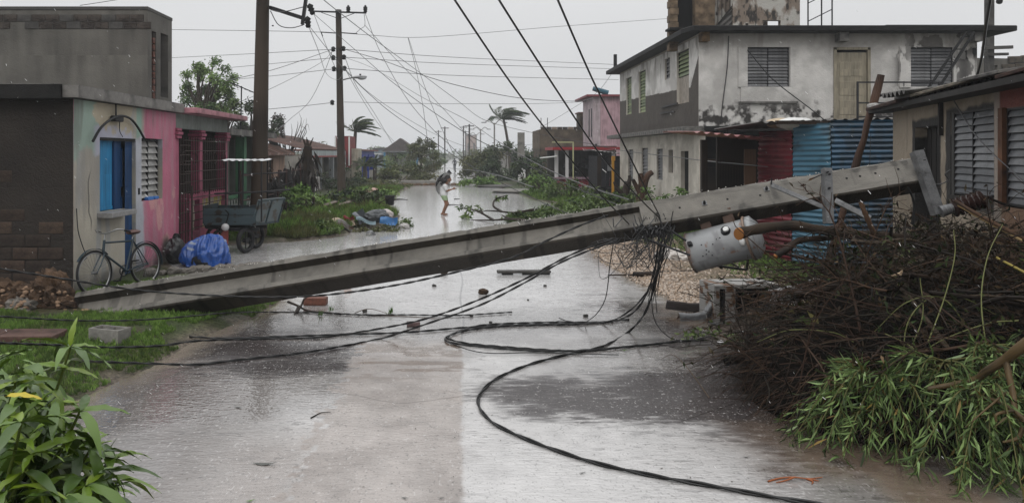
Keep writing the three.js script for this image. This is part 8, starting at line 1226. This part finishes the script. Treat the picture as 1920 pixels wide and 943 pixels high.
{ // storm rubbish on the left verge
  const y0 = 0.36, put = (label, u, v, d, w, h, rot, m, bend = 0.12) => { const g = new THREE.PlaneGeometry(w, h, 16, 8), p = g.attributes.position; for (let k = 0; k < p.count; k++) p.setZ(k, bend * Math.sin(p.getX(k) / w * 5 + d) * Math.cos(p.getY(k) / h * 2) + 0.06 * (fb(p.getX(k) * 5 + u, p.getY(k) * 5, 2) - 0.5)); g.computeVertexNormals(); const t = thing('rubbish_sheet', label, 'rubbish', P(u, v, d)); part(t, 'sheet', g, m, [0, 0, 0], rot); };
  put('grey curved sheet at the left of the verge rubbish', 650, 424, 21.8, 0.7, 0.3, [-1.1, 0.2, 0.1], mat([0.16, 0.15, 0.14], 0.5, { map: rustMap }), 0.2); put('pale wooden board on the verge rubbish', 645, 415, 22, 0.7, 0.2, [-0.9, 0.3, 0.35], mat([0.42, 0.33, 0.25], 0.6)); put('red scrap on top of the verge rubbish', 654, 408, 22.2, 0.3, 0.14, [-0.7, 0, 0.5], mat([0.22, 0.03, 0.03], 0.5), 0.2); put('grey crumpled sheet right of the red scrap', 676, 406, 22.3, 0.5, 0.4, [-0.5, 0.5, 0.7], mat([0.1, 0.11, 0.125], 0.4), 0.25); put('blue plastic sheet on the right of the verge rubbish', 729, 413, 22.4, 0.5, 0.25, [-0.5, 0, -0.05], mat([0.04, 0.16, 0.38], 0.4)); put('small zinc sheet at the lower right of the verge rubbish', 697, 438, 20.9, 0.34, 0.16, [-1.0, 0.2, -0.2], M.galv); put('bluish board among the verge rubbish', 686, 413, 22.1, 0.6, 0.14, [-0.9, 0.3, 0.1], mat([0.2, 0.27, 0.3], 0.5));
  for (const [u, v, d, s, c, label] of [[706, 404, 22.6, 0.26, [0.05, 0.055, 0.06], 'black bin bag on the verge rubbish'], [722, 400, 22.8, 0.2, [0.45, 0.4, 0.38], 'pinkish white bag on the verge rubbish'], [594, 418, 23.6, 0.12, [0.6, 0.58, 0.55], 'small white lump left on the verge'], [696, 358, 38, 0.25, [0.5, 0.3, 0.25], 'pinkish rag beside the lamp pole'], [757, 424, 22.8, 0.13, [0.4, 0.38, 0.36], 'pale stone at the road edge by the rubbish']]) { const t = thing('rubbish_bag', label, 'rubbish', P(u, v, d)); part(t, 'bag', lumpy(s, 3, 0.4, 2, 1.3, 0.7, 1, u), mat(c, 0.4)); }
  const bn = thing('black_bucket', 'black bucket standing on the verge left of the girl', 'bucket', P(731, 288, 30).setY(0.22)); part(bn, 'shell', new THREE.LatheGeometry([[0, 0], [0.15, 0], [0.2, 0.36], [0.22, 0.36], [0.22, 0.33]].map(([x, y]) => new THREE.Vector2(x, y)), 18), M.black); part(bn, 'rim', new THREE.TorusGeometry(0.2, 0.015, 6, 20).rotateX(Math.PI / 2).translate(0, 0.36, 0), M.rubber);
  const br = thing('verge_branches', 'bare dark branches standing up from the verge rubbish', 'branch', P(690, 288, 25).setY(0.3)), m = new MB(); for (let k = 0; k < 26; k++) { const a = rr(-1.2, 1.2), e = V(Math.sin(a) * rr(0.4, 1.4), rr(0.15, 0.75), gs() * 0.5); m.tube(spline([V(gs() * 0.2, 0, 0), e.clone().multiplyScalar(0.5).add(V(0, 0.1, 0)), e], 7), [0.018, 0.005], 4, [0.03, 0.022, 0.017]); } m.build(br, 'wood', M.twigs);
  for (const [u, v, d, label] of [[600, 400, 25.5, 'pale plank leaning down the verge towards the driveway'], [628, 392, 27, 'second pale plank lying on the verge behind the first']]) { const t = thing('verge_plank', label, 'plank', P(u, 288, d).setY(groundY((u - PU) / FOCAL * d, d) + 0.08)); part(t, 'plank', B1(1.3, 0.04, 0.2, 0.006), mat([0.36, 0.32, 0.28], 0.55, { map: woodMap }), [0, 0, 0], [0.2, 0.7, 0.12]); }
  const cr = thing('concrete_chunk', 'grey concrete chunk beside the driveway below the fence', 'concrete', P(575, 288, 22).setY(0.15)); part(cr, 'chunk', lumpy(0.3, 3, 0.3, 1.5, 1.6, 0.6, 0.8), M.concrete);
  bush('weed_clump', 'dark green weed clump at the front of the verge by the driveway', 'weeds', P(607, 288, 20.7), V(0.42, 0.2, 0.3), 700, 0.09, GREEN.mid); bush('weed_clump', 'green weed clump on the tip of the verge by the blue sheet', 'weeds', P(745, 288, 23.4), V(0.4, 0.2, 0.4), 700, 0.09, GREEN.mid); bush('weed_clump', 'olive weed clump before the rubbish sheets', 'weeds', P(700, 288, 22), V(0.7, 0.22, 0.4), 900, 0.09, GREEN.olive);
}
// ---------- grass ----------
{
  const blade = new MB(); for (let k = 0; k < 6; k++) { const d = V(gs() * 0.55, 1, gs() * 0.55).normalize(); blade.leaf(V(gs() * 0.35, 0, gs() * 0.35), d, V().crossVectors(d, rdir()).normalize(), rr(0.6, 1.1), 0.09, null, 0.25); }
  const g = blade.geo(), gm = mat([2.3, 2.3, 2.1], 0.5), m4 = new THREE.Matrix4(), cc = new THREE.Color();
  const sow = (label, N, pick) => { const im = new THREE.InstancedMesh(g, gm, N); for (let c = 0; c < N; c++) { const [x, d, s, pal] = pick(), q = pal[Math.floor(rnd() * 3)], k = rr(0.7, 1.25); m4.compose(V(x, groundY(x, d) - 0.005, -d), _q.setFromEuler(_e.set(0, rnd() * 6, rr(-0.2, 0.2))), V(s, s * rr(0.6, 1.1), s)); im.setMatrixAt(c, m4); im.setColorAt(c, cc.setRGB(q[0] * k, q[1] * k, q[2] * k)); } im.name = numbered('grass'); tag(shade(im), label, 'grass', null, 'stuff'); scene.add(im); };
  sow('short lawn grass between the road and the corner house', 15000, () => { let x, d; do { d = rr(6, 13.2); x = rr(-8, roadL(d) - 0.03); } while (x < -0.6 * d - 0.5 || fb(x * 1.3 + 5, d * 1.3, 3) * (roadL(d) - x < 0.35 ? 0.7 : 1) < 0.34 || (d > 12.4 && x > -4.6)); return [x, d, rr(0.035, 0.085), fb(x * 2, d * 2, 2) > 0.52 ? GREEN.mid : GREEN.fresh]; });
  sow('rough grass and weeds on the left verge beyond the driveway', 17000, () => { let x, d; do { d = 19.6 + 30 * Math.pow(rnd(), 1.3); x = roadL(d) - 0.05 - Math.abs(gs()) * 2.2; } while (fb(x * 1.1 + 3, d * 1.1, 3) < 0.36); return [x, d, rr(0.08, 0.26), fb(x, d, 2) > 0.55 ? GREEN.olive : rnd() < 0.5 ? GREEN.mid : GREEN.fresh]; });
  sow('grass on the right verge behind the fallen pole', 15000, () => { let x, d; do { d = 10.6 + 34 * Math.pow(rnd(), 1.2); x = roadR(d) + (d < 21 ? 0.75 : 0.1) + rnd() * 4.2; } while (fb(x * 0.9 + 5, d * 0.9, 4) < (d < 20 ? (x > roadR(d) + 1.7 ? 0.3 : 0.5) : 0.36)); return [x, d, d < 20 ? rr(0.04, 0.1) : rr(0.08, 0.22), rnd() < 0.6 ? GREEN.fresh : GREEN.mid]; });
}
// ---------- foreground plant with long glossy leaves ----------
{
  const t = thing('leafy_plant', 'bright green plant with long glossy leaves in the lower left corner', 'plant', [-1.62, 0, -2.55]), lm = [[0.12, 0.2, 0.012], [0.085, 0.155, 0.012], [0.17, 0.25, 0.018], [0.05, 0.098, 0.012], [0.03, 0.064, 0.01]].map((c) => mat(c.map((q) => q * 1.05), 0.38));
  const leafGeo = (L, W, droop, fold) => { const m = new MB(), n = 8, w = (q) => W * Math.pow(Math.sin(Math.PI * Math.pow(q, 0.8)), 0.85), c = (q) => V(L * q * (1 - 0.12 * droop * q), -droop * L * q * q * 0.5, 0); for (let k = 0; k < n; k++) for (const s of [-1, 1]) { const a = k / n, b = (k + 1) / n, A = c(a), B = c(b), A2 = c(a).add(V(0, fold * w(a) + 0.004 * Math.sin(a * 18 + s), s * w(a))), B2 = c(b).add(V(0, fold * w(b) + 0.004 * Math.sin(b * 18 + s), s * w(b))); if (s > 0) m.quad(A, B, B2, A2); else m.quad(A2, B2, B, A); } return m.geo(); };
  const gs0 = [leafGeo(0.24, 0.026, 0.5, 0.35), leafGeo(0.2, 0.024, 0.9, 0.4), leafGeo(0.28, 0.029, 1.2, 0.3), leafGeo(0.16, 0.02, 0.3, 0.5)].map((g) => { g.deleteAttribute('normal'); g.deleteAttribute('uv'); g = mergeVertices(g, 1e-4); g.computeVertexNormals(); return g; });
  const stems = [[[-1.62, 0, -2.55], [132, 650, 2.5]], [[-1.62, 0, -2.55], [30, 715, 2.35]], [[-1.62, 0, -2.55], [85, 760, 2.6]], [[-1.62, 0, -2.55], [170, 840, 2.45]], [[-1.62, 0, -2.55], [60, 850, 2.2]], [[-1.62, 0, -2.55], [205, 905, 2.5]], [[-1.62, 0, -2.55], [-20, 800, 2.3]], [[-1.62, 0, -2.55], [120, 930, 2.2]], [[-1.62, 0, -2.55], [10, 920, 2.15]], [[-1.62, 0, -2.55], [-30, 690, 2.6]], [[-1.62, 0, -2.55], [70, 700, 2.7]], [[-1.62, 0, -2.55], [150, 770, 2.35]], [[-1.62, 0, -2.55], [110, 850, 2.55]], [[-1.62, 0, -2.55], [160, 910, 2.3]], [[-1.62, 0, -2.55], [40, 790, 2.15]], [[-1.62, 0, -2.55], [215, 860, 2.6]]];
  const o = t.position;
  stems.forEach(([a, b], si) => {
    const A = V(...a).sub(o).add(V(gs() * 0.1, 0, gs() * 0.1)), B = P(...b).sub(o), ps = spline([A, A.clone().lerp(B, 0.55).add(V(-0.06, 0.12, 0)), B], 16), m = new MB(); m.tube(ps, [0.014, 0.004], 6, [0.1, 0.14, 0.03]); const st = m.build(t, 'stem', M.twigs);
    const n = 18; for (let k = 0; k < n; k++) {
      const f = k / n, top = f < 0.45, q = top ? 16 - Math.floor(f * 3) : 15 - Math.floor((f - 0.45) * 14), az = k * 2.4 + si, el = top ? rr(-0.25, 0.5) : rr(-0.9, 0.1);
      const lf = part(st, 'leaf', gs0[(k + si) % 4], lm[Math.floor(rnd() * (top ? 4 : 5))], ps[clamp(q, 4, 16)]); lf.rotation.order = 'YZX'; lf.rotation.set(rr(-0.5, 0.5), az, el); const s = rr(0.48, 0.76); lf.scale.set(s, s, s);
    }
    if (si === 0) { const lf = part(st, 'leaf', gs0[0], lm[2], ps[16]); lf.rotation.order = 'YZX'; lf.rotation.set(1.2, 0.2, 1.5); lf.scale.setScalar(0.42); }
  });
  { // the crowded leaves further in, joined
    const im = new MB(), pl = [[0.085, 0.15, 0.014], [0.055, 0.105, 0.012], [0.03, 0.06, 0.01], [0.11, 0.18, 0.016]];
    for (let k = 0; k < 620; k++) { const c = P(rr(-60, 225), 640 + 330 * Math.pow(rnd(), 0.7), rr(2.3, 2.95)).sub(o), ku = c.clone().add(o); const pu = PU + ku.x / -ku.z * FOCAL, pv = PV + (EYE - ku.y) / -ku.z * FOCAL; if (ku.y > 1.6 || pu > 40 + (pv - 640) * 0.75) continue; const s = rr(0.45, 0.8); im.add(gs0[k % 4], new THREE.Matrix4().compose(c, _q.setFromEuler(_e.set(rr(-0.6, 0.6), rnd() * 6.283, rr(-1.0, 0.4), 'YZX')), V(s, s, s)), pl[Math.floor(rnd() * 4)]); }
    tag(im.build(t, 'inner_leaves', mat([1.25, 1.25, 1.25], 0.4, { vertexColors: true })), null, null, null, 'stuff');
  }
  const yl = part(t, 'leaf', gs0[3], mat([0.5, 0.4, 0.02], 0.4), P(10, 742, 2.15).sub(o)); yl.rotation.set(0.3, 0.4, -0.2); yl.scale.setScalar(0.6); yl.userData.label = 'yellow leaf';
  const dk = new MB(); leafCloud(dk, V(-0.05, 0.75, 0.1), V(0.42, 0.5, 0.4), 2200, 0.13, GREEN.dark, 26, 0.35); tag(dk.build(t, 'inner_leaves', M.leaves), null, null, null, 'stuff');  // innermost leaves coloured darker to paint the shade inside the plant
}
{ // rain caught as short pale streaks
  const N = 800, im = new THREE.InstancedMesh(new THREE.CylinderGeometry(0.0009, 0.0009, 1, 5), mat([1.1, 1.1, 1.1], 0.3), N), m4 = new THREE.Matrix4();
  for (let k = 0; k < N; k++) { const L = rr(0.008, 0.02); m4.compose(V(rr(-7, 8), rr(0.2, 4.2), -rr(2.6, 9)), _q.setFromEuler(_e.set(rr(-0.3, 0.3), 0, rr(0.4, 1.0))), V(1, L, 1)); im.setMatrixAt(k, m4); }
  im.name = 'rain'; tag(im, 'falling rain caught as short pale streaks', 'rain', null, 'stuff'); scene.add(im);
}
scene.fog = new THREE.FogExp2(new THREE.Color(0.9, 0.92, 0.95), 0.0011);
renderer.render(scene, camera);
